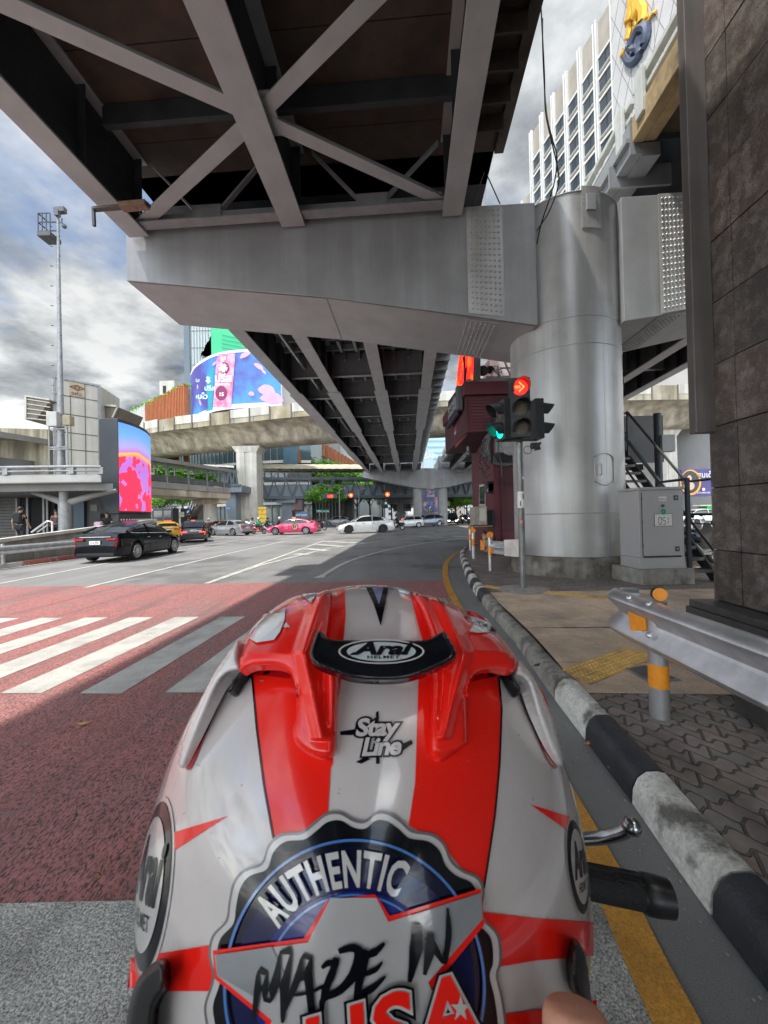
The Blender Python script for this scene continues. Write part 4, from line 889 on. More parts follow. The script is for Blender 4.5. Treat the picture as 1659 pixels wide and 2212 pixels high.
for a, b in (((1060, 792), (1080, 812)), ((1058, 820), (1070, 790)), ((1075, 790), (1077, 818)), ((1050, 815), (1100, 813)), ((1080, 795), (1105, 795)), ((1090, 780), (1104, 815))): m.bar(P(*a, 13.6), P(*b, 13.6), .05, .05)
m.build('strut', mat('pale strut', (.4, .4, .38), .5, .3), rp)
m = MB(); a = P(1040, 786, 14.5); 
wh = thing('rooftop_tank_housing', 'white plant housing on the booth roof behind the struts', 'plant housing', P(1090, 800, 15)); m.box(P(1058, 800, 15.2).x, P(1118, 800, 15.2).x, 15.2, 16, P(1090, 815, 15.2).z, P(1090, 772, 15.2).z); m.build('case', WHITEP, wh); m = MB(); lettering(m, '5 RG', (P(1072, 800, 15.2).x, 15.18, P(1072, 806, 15.2).z), (1, 0, 0), (0, 0, 1), .22); m.build('lettering', BLACK, wh)
# advertising panels on the booth
scr = thing('led_sign', 'red and orange screen sign standing on the booth roof edge', 'screen', P(1005, 830, 12.9))
m = MB(); q = [P(985, 833, 14.6), P(1021, 820, 12.9), P(1023, 760, 12.9), P(992, 766, 14.6)]; m.prism(q, (.05, .12, 0)); m.build('screen', mat('orange screen picture', (.95, .09, .012), .4, 0, 0, 2.2, emit=1.0, col2=(.95, .02, .015), c2=(.47, .50)), scr)
m = MB(); q = [P(1021, 822, 12.95), P(1038, 818, 12.95), P(1038, 758, 12.95), P(1021, 758, 12.95)]; m.prism(q, (0, .2, 0)); m.build('side_case', mat('case grey', (.12, .13, .14), .5), scr)
pts = [P(1001, 775, 13.5), P(1006, 771, 13.35), P(1007, 800, 13.35), P(1011, 790, 13.2), P(1008, 826, 13.3), P(1003, 828, 13.5), P(1004, 800, 13.5)]
m = MB(); m.prism([p+Vector((-.05, -.12, 0)) for p in pts], (.01, .02, 0)); m.build('dark_figure_print', mat('print dark', (.02, .01, .01), .5), scr)
def panel(name, label, q, th, mt, frame=None, text=None, tsize=.3, tm=None, rows=()):
    t_ = thing(name, label, 'sign', sum(q, Vector())/4); m = MB(); m.prism(q, th); m.build('panel', mt, t_)
    if text:
        ex = (q[1]-q[0]).normalized(); ey = Vector((0, 0, 1)); nrm = ex.cross(ey).normalized()
        if nrm.dot(-q[0]+CAM) < 0: nrm = -nrm
        m = MB()
        for (s_, a, b, sz) in text: lettering(m, s_, q[0].lerp(q[1], a).lerp(q[3].lerp(q[2], a), b)+nrm*.02, ex, ey, sz)
        m.build('lettering', tm or WHITEP, t_)
    return t_
panel('wall_sign', 'dark purple sign with white handwriting hanging off the booth toward the road', [P(966, 926, 15.6), P(989, 893, 13.6), P(989, 838, 13.6), P(968, 868, 15.6)], (.08, .05, 0), mat('dark purple', (.035, .03, .06), .5), text=[('everyday', .5, .55, .42), ('is beautiful', .5, .28, .34)])
m = boxat('', '', '', 988, 999, 832, 884, 13.3, .3, None); tag(m.build('sign_housing', MATS['case grey'], bevel=.02), 'grey end casing of the purple handwritten sign', 'housing')
st_ = thing('striped_sign', 'sign board with slanting red white and blue stripes below the louvres', 'sign', P(990, 930, 14))
cols = [(.30, .04, .035), (.62, .58, .52), (.035, .05, .11), (.62, .58, .52), (.30, .04, .035)]; hs = [0, .22, .34, .66, .78, 1]
A0, A1, B1, B0 = P(983, 968, 15.2), P(1009, 938, 13.2), P(1007, 884, 13.2), P(981, 926, 15.2)
for k in range(5):
    m = MB(); m.prism([A0.lerp(B0, hs[k]), A1.lerp(B1, hs[k]), A1.lerp(B1, hs[k+1]), A0.lerp(B0, hs[k+1])], (.06, .05, 0)); m.build('stripe', mat('stripe%d' % (k), cols[k], .5), st_)
m = MB(); m.tube([P(1011, 965, 13.0), P(1011, 975, 13.0)], .05); m.ball(P(1011, 980, 13.0), .10); tag(m.build('security_camera', mat('camera grey', (.12, .12, .12), .3), smooth=True), 'dome security camera hanging below the striped sign', 'camera')
# hotel
hA = P(1333, 200, 68.5); hA.z = 0; hF = P(1150, 300, 93.6); hF.z = 0; hd = (hF-hA).normalized(); hn = Vector((-hd.y, hd.x, 0)); 
if hn.x > 0: hn = -hn
HB = mat('beige hotel concrete', (.33, .30, .26), .8, 0, .12, .5, streak=.2, sscale=.6); HW = mat('white hotel pilaster', (.62, .62, .60), .7, 0, .08, .8)
ho = thing('hotel', 'tall beige hotel block with white pilasters and rows of dark windows', 'building', (hA.x, hA.y, 0))
HT = 91.5; bay = (hF-hA).length/6; FH = 3.97
def hq(s_, o, z): return hA+hd*s_+hn*o+Vector((0, 0, z))
def hbox(m, s0, s1, o0, o1, z0, z1): return m.hexa([hq(s0, o0, z0), hq(s1, o0, z0), hq(s1, o1, z0), hq(s0, o1, z0)], [hq(s0, o0, z1), hq(s1, o0, z1), hq(s1, o1, z1), hq(s0, o1, z1)])
m = MB(); hbox(m, 0, bay*6.1, -20, 0, 0, HT); hbox(m, bay*6.1, bay*7.3, -20, 0, 0, HT*.86); m.build('wall', HB, ho)
m = MB()
for k in range(7):
    s0 = k*bay-.1
    for q_ in (0, .65): hbox(m, s0+q_-.17, s0+q_+.17, .001, .5, 0, HT+.6)
for q_ in (7.1,): hbox(m, q_*bay-.17, q_*bay+.17, .001, .5, 0, HT*.86+.5)
for k in range(6): m_=0
m.build('pilaster', HW, ho)
proto = None; nw = 0
for k in range(7):
    for j in range(14):
        s0 = k*bay+.85; zt_w = (HT if k < 6 else HT*.86)-6.5-j*FH
        if proto is None:
            m = MB()
            def lb_(s0_, s1_, o0, o1, z0, z1): m.hexa([hd*s0_+hn*o0+Vector((0, 0, z0)), hd*s1_+hn*o0+Vector((0, 0, z0)), hd*s1_+hn*o1+Vector((0, 0, z0)), hd*s0_+hn*o1+Vector((0, 0, z0))], [hd*s0_+hn*o0+Vector((0, 0, z1)), hd*s1_+hn*o0+Vector((0, 0, z1)), hd*s1_+hn*o1+Vector((0, 0, z1)), hd*s0_+hn*o1+Vector((0, 0, z1))])
            W_ = bay-1.15; lb_(0, W_, .002, .25, -.40, 0); lb_(0, W_, .002, .25, -3.4, -3.1); lb_(0, W_, .25, .4, -3.3, -3.2); lb_(-.02, .12, .002, .25, -3.1, -.40)
            proto = m.build('window', HW, ho, world=False); proto.location = (hd*s0+Vector((0, 0, zt_w)))
            m = MB(); lb_(.12, W_, .01, .06, -3.1, -.40); pn = m.build('pane', GLASS, proto, world=False)
            m = MB(); lb_(W_*.45, W_*.5, .06, .10, -3.1, -.40); m.build('mullion', DARK, proto, world=False)
        else:
            o = copy_tree(proto, ho); o.location = (hd*s0+Vector((0, 0, zt_w)))
        nw += 1
m = MB(); hbox(m, -17.5, -.4, -16, 1.2, 0, 106); m.build('emblem_slab', mat('grey lattice cladding', (.42, .415, .42), .6, 0, .08, .6), ho)
m = MB(); 
for k in range(-30, 12):
    for sg in (1, -1):
        a, b = k*2.4, None
        z0, z1 = 48, 104; s0 = a; s1 = a+sg*(z1-z0)*.36
        # clip to -14..0
        def cl(sa, za, sb, zb):
            t0, t1 = 0., 1.
            for lo, hi in ((-17.5, -.4),):
                d = sb-sa
                if abs(d) < 1e-9: return None
                ta, tb = (lo-sa)/d, (hi-sa)/d; ta, tb = min(ta, tb), max(ta, tb); t0, t1 = max(t0, ta), min(t1, tb)
            return None if t0 >= t1 else (sa+(sb-sa)*t0, za+(zb-za)*t0, sa+(sb-sa)*t1, za+(zb-za)*t1)
        r_ = cl(s0, z0, s1, z1)
        if r_ and r_[3]-r_[1] > 1: m.bar(hq(r_[0], 1.21, r_[1]), hq(r_[2], 1.21, r_[3]), .07, .05, up=hn)
for k in range(1, 4): m.bar(hq(-17.5*k/4, 1.21, 48), hq(-17.5*k/4, 1.21, 104), .06, .05, up=hn)
m.build('lattice_joint', mat('lattice grey', (.20, .20, .21), .6), ho)
# emblem: gold flowing figure shapes over a navy cloud scroll
def slab_hit(px, py, off=1.25):
    d = ray(px, py); n_ = hn; p0 = hq(0, off, 0); t_ = (p0-CAM).dot(n_)/d.dot(n_); return CAM+d*t_
em = thing('wall_emblem', 'gold ornament over a navy cloud scroll fixed high on the hotel slab', 'emblem', slab_hit(1370, 60)); GOLD = mat('gilded metal', (.80, .45, .06), .35, .5, .2, 1.5); NAVY = mat('navy blue metal', (.05, .065, .11), .45, .2, .2, 2)
def e3(cx_, cy_): return slab_hit(1050.7+cx_*.2667, cy_*.2667, 1.45)
m = MB()
rnd = random.Random(3)
for pts, r_ in (([(1170, 380), (1200, 300), (1240, 230), (1290, 220), (1300, 280), (1280, 360)], .85), ([(1150, 380), (1190, 400), (1240, 380)], .7), ([(1130, 450), (1160, 500), (1210, 490), (1250, 430)], .75), ([(1240, 300), (1220, 380), (1260, 420)], .7), ([(1190, 440), (1180, 360)], .6), ([(1270, 290), (1250, 350), (1240, 440)], .8), ([(1290, 250), (1310, 300), (1270, 400)], .5)):
    m.tube([e3(*p) for p in crom(pts, 4)], r_*.85, 8)
m.build('cloud_scroll', NAVY, em, smooth=True)
m = MB()
for pts, r_ in (([(1170, -120), (1190, 0), (1180, 90), (1160, 180)], .9), ([(1215, -120), (1215, 0), (1225, 80), (1195, 150)], .9), ([(1240, -100), (1240, 30), (1270, 100), (1265, 180)], .8), ([(1195, 0), (1150, 130), (1145, 200)], .45), ([(1160, 200), (1155, 260), (1140, 320)], .5), ([(1200, 180), (1215, 200), (1190, 235)], .35), ([(1265, 170), (1290, 150), (1280, 90)], .4), ([(1330, 130), (1310, 170), (1345, 110), (1375, 95)], .22), ([(1080, 470), (1110, 400), (1100, 440), (1140, 370)], .22), ([(1220, 490), (1225, 470)], .25), ([(1170, -60), (1260, -50)], .6), ([(1175, 60), (1240, 50)], .5)):
    m.tube([e3(*p) for p in crom(pts, 4)], r_, 8)
m.build('gold_figure', GOLD, em, smooth=True)
m = MB(); q = [e3(1320, 520), e3(1340, 560), e3(1310, 610), e3(1298, 590)]; m.prism(q, hn*.1); tag(m.build('lozenge_lamp', mat('pale gold', (.75, .6, .35), .5)), 'small pale gold lozenge on the hotel slab just above the railing', 'ornament')
# block right of slab
hb = thing('hotel_annex', 'sliver of a white windowed block between hotel slab and granite wall', 'building', hq(-20, -2, 0)); m = MB(); hbox(m, -48, -17.8, -16, -2, 0, 98); m.build('wall', HW, hb)
for k in range(10):
    m = MB(); hbox(m, -47, -18.5, -2.0+.003, -1.9, 40+k*5.4, 43+k*5.4); m.build('window', GLASS, hb)
# glass tower far right of the overpass gap
gt = thing('glass_tower', 'distant pale blue glass office tower in the gap left of the booth', 'building', P(952, 1110, 260))
m = MB(); a = P(925, 1000, 260); b = P(978, 925, 260); m.box(a.x, b.x, 260, 300, 0, b.z); m.build('wall', mat('hazy glass', (.42, .55, .62), .3, 0, .15, .02), gt)
for k in range(14):
    m = MB(); z = 3+k*(b.z-4)/14; m.box(a.x-.2, b.x+.2, 259.6, 260, z, z+1.3); m.build('window_band', mat('hazy window', (.22, .38, .46), .2, 0, .1, .05), gt)
gt2 = thing('glass_tower', 'second paler tower with sharp vertical edge beside the blue glass tower', 'building', P(938, 1110, 240)); m = MB(); a, b = P(916, 1000, 240), P(936, 985, 240); m.box(a.x, b.x, 240, 255, 0, P(930, 975, 240).z); m.build('wall', mat('pale haze', (.38, .48, .52), .4), gt2)
m = MB(); lettering(m, 'SAP', P(929, 990, 239.8), (1, 0, 0), (0, 0, 1), 4.0); m.build('lettering', WHITEP, gt2)
# white building + billboard behind the stair
wb = thing('white_building', 'white building with a blue window strip behind the concrete pillar on the right', 'building', P(1500, 1050, 60))
m = MB(); a, b = P(1475, 960, 60), P(1560, 900, 60); m.box(a.x, a.x+30, 60, 80, 6.2, P(1500, 880, 60).z); m.build('upper_wall', WHITEP, wb)
m = MB(); m.box(a.x, a.x+30, 59.9, 60, P(1500, 915, 60).z, P(1500, 900, 60).z); m.build('window', GLASSB, wb)
m = MB(); m.box(a.x+1, a.x+30, 61, 80, 0, 6.2); m.build('shop_front', mat('shop greyish green', (.30, .32, .28), .7, 0, .2, .5), wb)
m = MB(); m.box(a.x-8, a.x+30, 59.9, 61.0, P(1500, 1012, 60).z, P(1500, 1000, 60).z); m.build('canopy', DARK, wb)
bb = thing('billboard', 'purple billboard with an oval framed portrait of a woman beyond the stair', 'billboard', P(1520, 1110, 40))
a, b = P(1474, 1073, 40), P(1600, 1011, 40); m = MB(); m.box(a.x, b.x, 40, 40.2, a.z, b.z); m.build('sheet', mat('purple print', (.075, .06, .20), .5, 0, .1, .5), bb)
c = P(1492, 1042, 39.9); m = MB(); m.disc(c, (0, -1, 0), 1.05, 32, ry=1.28); m.build('oval_frame', mat('gold print', (.75, .36, .05), .5), bb)
m = MB(); m.disc(c+Vector((-.06, -.03, .04)), (0, -1, 0), .90, 32, ry=1.12); m.build('oval_ground', mat('dark print', (.04, .04, .045), .5), bb)
m = MB(); m.disc(c+Vector((-.15, -.06, .42)), (0, -1, 0), .22, 20, ry=.30); m.disc(c+Vector((-.15, -.06, .1)), (0, -1, 0), .10, 12, ry=.22); m.build('portrait_face', mat('skin print', (.62, .40, .30), .6), bb)
m = MB(); m.disc(c+Vector((-.16, -.045, .54)), (0, -1, 0), .27, 20, ry=.26); m.build('portrait_hair', BLACK, bb)
m = MB(); m.disc(c+Vector((-.22, -.07, -.35)), (0, -1, 0), .55, 20, ry=.46); m.build('portrait_dress', mat('dress print', (.55, .35, .50), .6, 0, .3, 6, col2=(.6, .42, .15), c2=(.48, .55)), bb)
m = MB(); c = P(1527, 1031, 39.9); lettering(m, 'สมเด็จ', c, (1, 0, 0), (0, 0, 1), .75, offset=.01); m.disc(P(1520, 1057, 39.9), (0, -1, 0), .15, 16); lettering(m, 'ถวายพระพร', P(1520, 1066, 39.9), (1, 0, 0), (0, 0, 1), .28); m.build('lettering', WHITEP, bb)
for x in (1485, 1550):
    m = MB(); q = P(x, 1073, 40.3); m.box(q.x-.08, q.x+.08, 40.25, 40.4, 0, q.z); m.build('leg', WHITEP, bb)
# ================================================================ LEFT SIDE: STATION ENTRANCE, SCREEN, POLE
PANEL = mat('pale metal cladding', (.47, .45, .40), .5, 0, .1, .9, streak=.25, sscale=1.5)
PGREY = mat('grey cladding', (.22, .22, .215), .6, 0, .18, .8)
wl2 = thing('ramp_wall', 'low grey parapet wall with two pale copings rising beside the black car', 'wall', (-13.5, 18, .15))
def wz(y): return .98+.067*(y-13.9)
m = MB()
for y0 in np.arange(4, 23, 1.6):
    y1 = y0+1.58; m.hexa([(-13.55, y0, .1), (-13.40, y0, .1), (-13.40, y1, .1), (-13.55, y1, .1)], [(-13.55, y0, wz(y0)-.1), (-13.40, y0, wz(y0)-.1), (-13.40, y1, wz(y1)-.1), (-13.55, y1, wz(y1)-.1)])
m.build('wall_panels', mat('ramp wall concrete', (.27, .255, .22), .85, 0, .25, 1.5, streak=.3), wl2)
for dz, t_, o_ in ((-.10, .12, .06), (-.42, .06, .05)):
    m = MB(); m.hexa([(-13.62, 2, wz(2)+dz), (-13.40+o_, 2, wz(2)+dz), (-13.40+o_, 23.4, wz(23.4)+dz), (-13.62, 23.4, wz(23.4)+dz)], [(-13.62, 2, wz(2)+dz+t_), (-13.40+o_, 2, wz(2)+dz+t_), (-13.40+o_, 23.4, wz(23.4)+dz+t_), (-13.62, 23.4, wz(23.4)+dz+t_)]); m.build('coping', CONCL, wl2)
g3 = thing('guard_rail', 'long galvanised guard rail in front of the ramp wall behind the black car', 'guard rail', (-13.1, 15, .15), group='steel guard rails')
guard_rail_beam(g3, [(-12.95, y) for y in np.arange(2, 24, 2.)], -1, .63, .15)
for y in (13.6, 17.6, 21.6, 9.6): m = MB(); m.cyl((-13.05, y, .1), (-13.05, y, .84), .07, n=14); m.build('post', GALV, g3, smooth=True)
m = MB(); m.box(-60, -13.63, 8, 25.3, .155, .5); struct(m.build('plaza_floor', FP))
se = thing('station_entrance', 'underground station entrance with broad curved canopy, tall panelled tower and dark opening', 'station entrance', (-18, 22, .5))
m = MB()      # canopy slab, front edge gently curved
fr = [(-34, 17.6), (-28, 18.2), (-22, 18.8), (-18, 19.0), (-15, 19.2), (-13.8, 19.5)]
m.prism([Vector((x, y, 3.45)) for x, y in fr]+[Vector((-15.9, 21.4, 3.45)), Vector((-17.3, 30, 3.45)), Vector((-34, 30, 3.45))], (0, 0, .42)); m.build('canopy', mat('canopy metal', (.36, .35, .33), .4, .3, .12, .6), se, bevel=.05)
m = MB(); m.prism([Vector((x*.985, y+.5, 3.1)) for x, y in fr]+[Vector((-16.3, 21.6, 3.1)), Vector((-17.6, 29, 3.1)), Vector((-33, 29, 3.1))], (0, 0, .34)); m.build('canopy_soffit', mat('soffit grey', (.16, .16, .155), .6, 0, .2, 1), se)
m = MB(); m.tube([Vector((x, y-.05, 4.22)) for x, y in crom(fr[1:], 4)], .07, 8); m.tube([Vector((x, y-.05, 4.02)) for x, y in crom(fr[1:], 4)], .05, 8)
for x, y in fr[1:]: m.box(x-.12, x+.12, y-.1, y+.1, 3.87, 4.2)
m.build('gutter_rail', GALVD, se, smooth=True)
for x, y in ((-16.15, 20.2), (-27, 20.2)):
    m = MB(); m.cyl((x, y, .4), (x, y, 2.55), .31, n=28); cl_ = m.build('column', GALVD, se, smooth=True)
    m = MB()
    for sx in (-1, 1): m.tube([Vector((x, y, 2.5)), Vector((x+sx*1.2, y+.3, 2.9)), Vector((x+sx*2.2, y+.6, 3.15))], [.20, .15, .10], 12)
    m.cyl((x, y-.1, 2.4), (x, y-.1, 3.2), .2, n=16); m.build('branch_arm', PGREY, cl_, smooth=True)
def bx(mb, px0, px1, py0, py1, Y, d=.2):
    a, b = P(px0, py1, Y), P(px1, py0, Y); return mb.box(a.x, b.x, Y, Y+d, a.z, b.z)
m = MB(); m.box(-34, -17.2, 24.6, 25.2, .5, 3.6); m.build('back_wall', mat('dim wall', (.085, .085, .08), .7, 0, .25, 1.2), se)
m = MB()
for k in range(16): z = .5+k*.19; a = P(0, 1100, 24.5); m.box(P(-60, 1100, 24.5).x, P(43, 1100, 24.5).x, 24.48, 24.58, z, z+.14)
m.build('roller_shutter', mat('shutter grey', (.15, .155, .15), .5, .2, .2, 2), se)
m = MB(); bx(m, 50, 118, 1060, 1170, 24.4, .15); m.build('opening', DARK, se)
m = MB(); bx(m, 48, 118, 1050, 1060, 24.3, .1); m.build('teal_fascia', mat('dim teal', (.03, .09, .10), .5), se)
m = MB()
for x in (92, 100, 57, 34): bx(m, x, x+3, 1060, 1165, 24.25, .1)
m.build('door_jamb', GALVD, se)
m = MB(); bx(m, 147, 181, 1082, 1145, 22.8, .1); kd = m.build('blue_kiosk_panel', mat('dim blue panel', (.015, .06, .11), .4, 0, .3, 2), se)
m = MB(); bx(m, 140, 216, 1050, 1160, 23.0, .2); m.build('kiosk_wall', mat('kiosk wall', (.10, .10, .095), .7, 0, .2, 1.5), se)
m = MB(); bx(m, 195, 210, 1090, 1104, 22.95, .03); m.build('notice', mat('dim notice', (.18, .19, .19), .6), se)
# tower
TA, TB = P(113, 813, 25.4), P(215, 830, 27.3); TL = P(103, 832, 28.2); tz = TA.z
m = MB(); m.prism([Vector((TA.x, TA.y, 3.8)), Vector((TB.x, TB.y, 3.8)), Vector((TB.x-.6, TB.y+3, 3.8)), Vector((TL.x-.3, TL.y+1, 3.8))], (0, 0, tz-3.8)); tw = m.build('tower', PANEL, se, bevel=.03)
m = MB(); td = Vector((TB.x-TA.x, TB.y-TA.y, 0)); tn = Vector((td.y, -td.x, 0)).normalized()
def tp_(s_, z, o=.012): return Vector((TA.x, TA.y, 0))+td*s_+tn*o+Vector((0, 0, z))
for z in (tz-1.1, tz-2.3, tz-3.5, tz-4.6): m.bar(tp_(0, z), tp_(1, z), .03, .05)
for s_ in (.36, .67): m.bar(tp_(s_, 3.9), tp_(s_, tz-.05), .04, .03, up=tn)
m.build('panel_joint', mat('joint grey', (.09, .09, .08), .6), tw)
m = MB(); m.bar(tp_(-.01, tz-.03), tp_(1.01, tz-.03), .14, .12); m.bar(tp_(.985, 3.8), tp_(.985, tz), .16, .12, up=tn); m.bar(tp_(.03, 3.8), tp_(.03, tz), .12, .1, up=tn); m.build('edge_trim', GALVD, tw)
m = MB(); m.prism([tp_(.34, tz-1.02, .03), tp_(.66, tz-1.02, .03), tp_(.66, tz-.12, .03), tp_(.34, tz-.12, .03)], tn*.02); lp = m.build('logo_plate', mat('tan plate', (.40, .33, .22), .6, 0, .2, 3), tw)
m = MB(); cz = tz-.46
for w_, h_ in ((.15, .26),):
    for a, b in (((.5-w_, 0), (.5, h_)), ((.5, h_), (.5+w_, 0)), ((.5+w_, 0), (.5, -h_)), ((.5, -h_), (.5-w_, 0)), ((.43, 0), (.5, .12)), ((.5, .12), (.57, 0)), ((.57, 0), (.5, -.12)), ((.5, -.12), (.43, 0))): m.bar(tp_(a[0], cz+a[1]*.7, .06), tp_(b[0], cz+b[1]*.7, .06), .02, .05)
lettering(m, 'รฟม.', tp_(.5, tz-.96, .06), td, (0, 0, 1), .32, offset=.02)
m.build('diamond_logo', mat('logo brown', (.11, .03, .02), .5), lp)
for (q, lab) in (([(57, 907), (57, 856), (109, 864), (109, 912)], 0), ([(215, 908), (215, 876), (254, 879), (243, 902)], 1)):
    m = MB(); pts = [P(x, y, 25.0 if lab == 0 else 28) for x, y in q]
    if lab == 0:
        m.prism([pts[0], pts[1], pts[1]+Vector((.55, .5, 0)), pts[0]+Vector((.55, .5, 0))], (0, 0, .01)) if False else None
        m.hexa([pts[0], pts[0]+Vector((.6, .0, 0)), pts[0]+Vector((.9, 2.5, 0)), pts[0]+Vector((0, 2.5, 0))], [pts[1], pts[2]+Vector((0, 0, .0)), pts[2]+Vector((0, 2.5, 0)), pts[1]+Vector((0, 2.5, 0))])
        wo = m.build('roof_wing', mat('wing louvre', (.15, .13, .10), .6, 0, .25, 2), tw)
        m = MB()
        for k in range(5): a = pts[0].lerp(pts[1], (k+.5)/5); m.bar(a+Vector((.1, -.03, -.05)), pts[2].lerp(pts[3], 1-(k+.5)/5)+Vector((0, -.03, -.05)), .08, .05)
        m.bar(pts[0]+Vector((0, -.05, 0)), pts[1]+Vector((0, -.05, 0)), .12, .06, up=(0, 1, 0)); m.bar(pts[1]+Vector((0, -.05, 0)), pts[2]+Vector((0, -.05, 0)), .1, .08)
        m.build('wing_rib', PANEL, wo)
    else:
        m.prism(pts, (0, 3, 0)); wo = m.build('roof_wing', mat('wing louvre', None) if False else MATS['wing louvre'], tw)
        m = MB(); m.bar(pts[1]+Vector((0, -.05, .03)), pts[2]+Vector((0, -.05, .03)), .2, .12); m.bar(pts[2], pts[3], .1, .1); m.build('wing_rib', PANEL, wo)
m = MB()      # corrugated curved shed wall
a, b = P(-60, 905, 27), P(104, 914, 27)
n = 60
for k in range(n):
    x = a.x+(b.x-a.x)*k/n; ww = (b.x-a.x)/n; tp2 = 7.9+.25*(1-k/n)
    m.box(x, x+ww*.62, 26.95, 27.4, 3.8, tp2); m.box(x+ww*.62, x+ww, 27.02, 27.4, 3.8, tp2)
m.build('corrugated_wall', mat('weathered corrugated metal', (.42, .38, .28), .6, .1, .2, .8, streak=.6, sscale=2), se)
hs_ = thing('hanging_sign', 'dark station sign with up arrow and orange square hung under the canopy edge', 'sign', P(80, 1057, 19.6))
m = MB(); bx(m, 17, 72, 1048, 1057, 19.6, .08); m.build('panel', mat('sign navy', (.012, .014, .03), .5), hs_)
m = MB(); bx(m, 32, 40, 1049, 1056, 19.58, .02); m.build('square', mat('sign orange', (.45, .18, .06), .5), hs_)
m = MB(); c = P(25, 1052, 19.58); m.bar(c+Vector((0, 0, -.07)), c+Vector((0, 0, .08)), .02, .02, up=(0, 1, 0)); m.bar(c+Vector((0, 0, .08)), c+Vector((-.06, 0, .02)), .02, .02); m.bar(c+Vector((0, 0, .08)), c+Vector((.06, 0, .02)), .02, .02); lettering(m, 'ทางเข้า', P(56, 1054, 19.58), (1, 0, 0), (0, 0, 1), .13); m.build('arrow', PANEL, hs_)
hs2 = thing('hanging_sign', 'grey tilted sign with a left chevron under the canopy beside the column', 'sign', P(185, 1040, 20))
m = MB(); q = [P(163, 1052, 20), P(206, 1049, 20), P(206, 1028, 20), P(163, 1029, 20)]; m.prism(q, (0, .08, 0)); m.build('panel', mat('dim sign grey', (.07, .07, .075), .5), hs2)
m = MB(); a = P(176, 1034, 19.95); b = P(168, 1040, 19.95); c = P(176, 1046, 19.95); m.bar(a, b, .03, .05); m.bar(b, c, .03, .05); m.build('chevron', mat('dim chevron', (.2, .2, .2), .5), hs2)
hr = thing('handrail', 'short shiny steel stair handrail in front of the station opening', 'handrail', P(95, 1145, 17.2)); m = MB()
for dy in (0, .35): m.tube([P(68, 1150, 17.2+dy), P(103, 1125, 17.2+dy), P(113, 1127, 17.2+dy), P(113, 1152, 17.2+dy)], .04, 8); m.tube([P(80, 1150, 17.2+dy), P(103, 1134, 17.2+dy)], .025, 6)
m.build('rail', GALV, hr, smooth=True)
# LED screen pylon
ls = thing('led_pylon', 'tall curved video screen pylon showing a purple and red picture beyond the black car', 'screen', (-15, 23, .15))
cv = crom([(-14.50, 21.8), (-14.38, 22.7), (-14.46, 23.7), (-14.75, 24.9), (-15.25, 26.1)], 5)
m = MB(); m.prism([Vector((x, y, 1.95)) for x, y in cv]+[Vector((-15.9, 26.3, 1.95)), Vector((-15.52, 21.75, 1.95))], (0, 0, 5.25)); fr_ = m.build('case', mat('pylon case', (.028, .035, .042), .5, 0, .15, 1), ls, bevel=.03)
m = MB(); m.prism([Vector((x-.03, y, .3)) for x, y in cv]+[Vector((-15.6, 26.1, .3)), Vector((-15.0, 21.85, .3))], (0, 0, 1.63)); m.build('base', mat('pylon base', (.05, .055, .06), .5), ls)
def led_mat():
    m = bpy.data.materials.new('led picture'); m.use_nodes = True; t = m.node_tree; N = t.nodes; L = t.links; b = N['Principled BSDF']
    tc = N.new('ShaderNodeTexCoord'); no = N.new('ShaderNodeTexNoise'); no.inputs['Scale'].default_value = .9; no.inputs['Detail'].default_value = 4; L.new(tc.outputs['Object'], no.inputs[0])
    sx = N.new('ShaderNodeSeparateXYZ'); L.new(tc.outputs['Object'], sx.inputs[0])
    def mth(op, a, b_=None, c=None):
        q = N.new('ShaderNodeMath'); q.operation = op
        for i, v in enumerate((a, b_, c)):
            if v is None: continue
            if isinstance(v, (int, float)): q.inputs[i].default_value = v
            else: L.new(v, q.inputs[i])
        return q.outputs[0]
    # distance from an off centre point gives the arcs of the picture
    dy = mth('MULTIPLY', mth('SUBTRACT', sx.outputs[1], 0.6), .55); dz = mth('SUBTRACT', sx.outputs[2], 2.9)
    d = mth('SQRT', mth('ADD', mth('MULTIPLY', dy, dy), mth('MULTIPLY', dz, dz)))
    r = N.new('ShaderNodeValToRGB'); L.new(mth('MULTIPLY_ADD', no.outputs[0], .06, mth('MULTIPLY', d, .19)), r.inputs[0]); e = r.color_ramp.elements
    cs = [(0, (.42, .18, .50)), (.36, (.36, .13, .50)), (.44, (.40, .14, .52)), (.45, (.80, .22, .05)), (.485, (.85, .40, .10)), (.50, (.42, .14, .40)), (.56, (.30, .28, .62)), (.70, (.10, .28, .55)), (.84, (.10, .20, .60)), (1, (.12, .16, .55))]
    while len(e) < len(cs): e.new(.5)
    for i, (p, c) in enumerate(cs): e[i].position = p; e[i].color = (*c, 1)
    n2 = N.new('ShaderNodeTexNoise'); n2.inputs['Scale'].default_value = .7; n2.inputs['Detail'].default_value = 3; L.new(tc.outputs['Object'], n2.inputs[0])
    k = mth('GREATER_THAN', mth('ADD', n2.outputs[0], mth('MULTIPLY', dz, -.045)), .45); k = mth('MULTIPLY', k, mth('LESS_THAN', d, 2.25))
    x = N.new('ShaderNodeMix'); x.data_type = 'RGBA'; L.new(k, x.inputs['Factor']); L.new(r.outputs[0], x.inputs['A']); x.inputs['B'].default_value = (.78, .03, .08, 1)
    L.new(x.outputs['Result'], b.inputs['Base Color']); L.new(x.outputs['Result'], b.inputs['Emission Color']); b.inputs['Emission Strength'].default_value = .55; b.inputs['Roughness'].default_value = .5
    return m
m = MB(); cvo = [(x+.02, y) for x, y in cv]
m.loft([[Vector((x, y, 2.1)), Vector((x, y, 7.0))] for x, y in cvo], closed=False, cap=False); m.build('screen', led_mat(), ls)
m = MB()
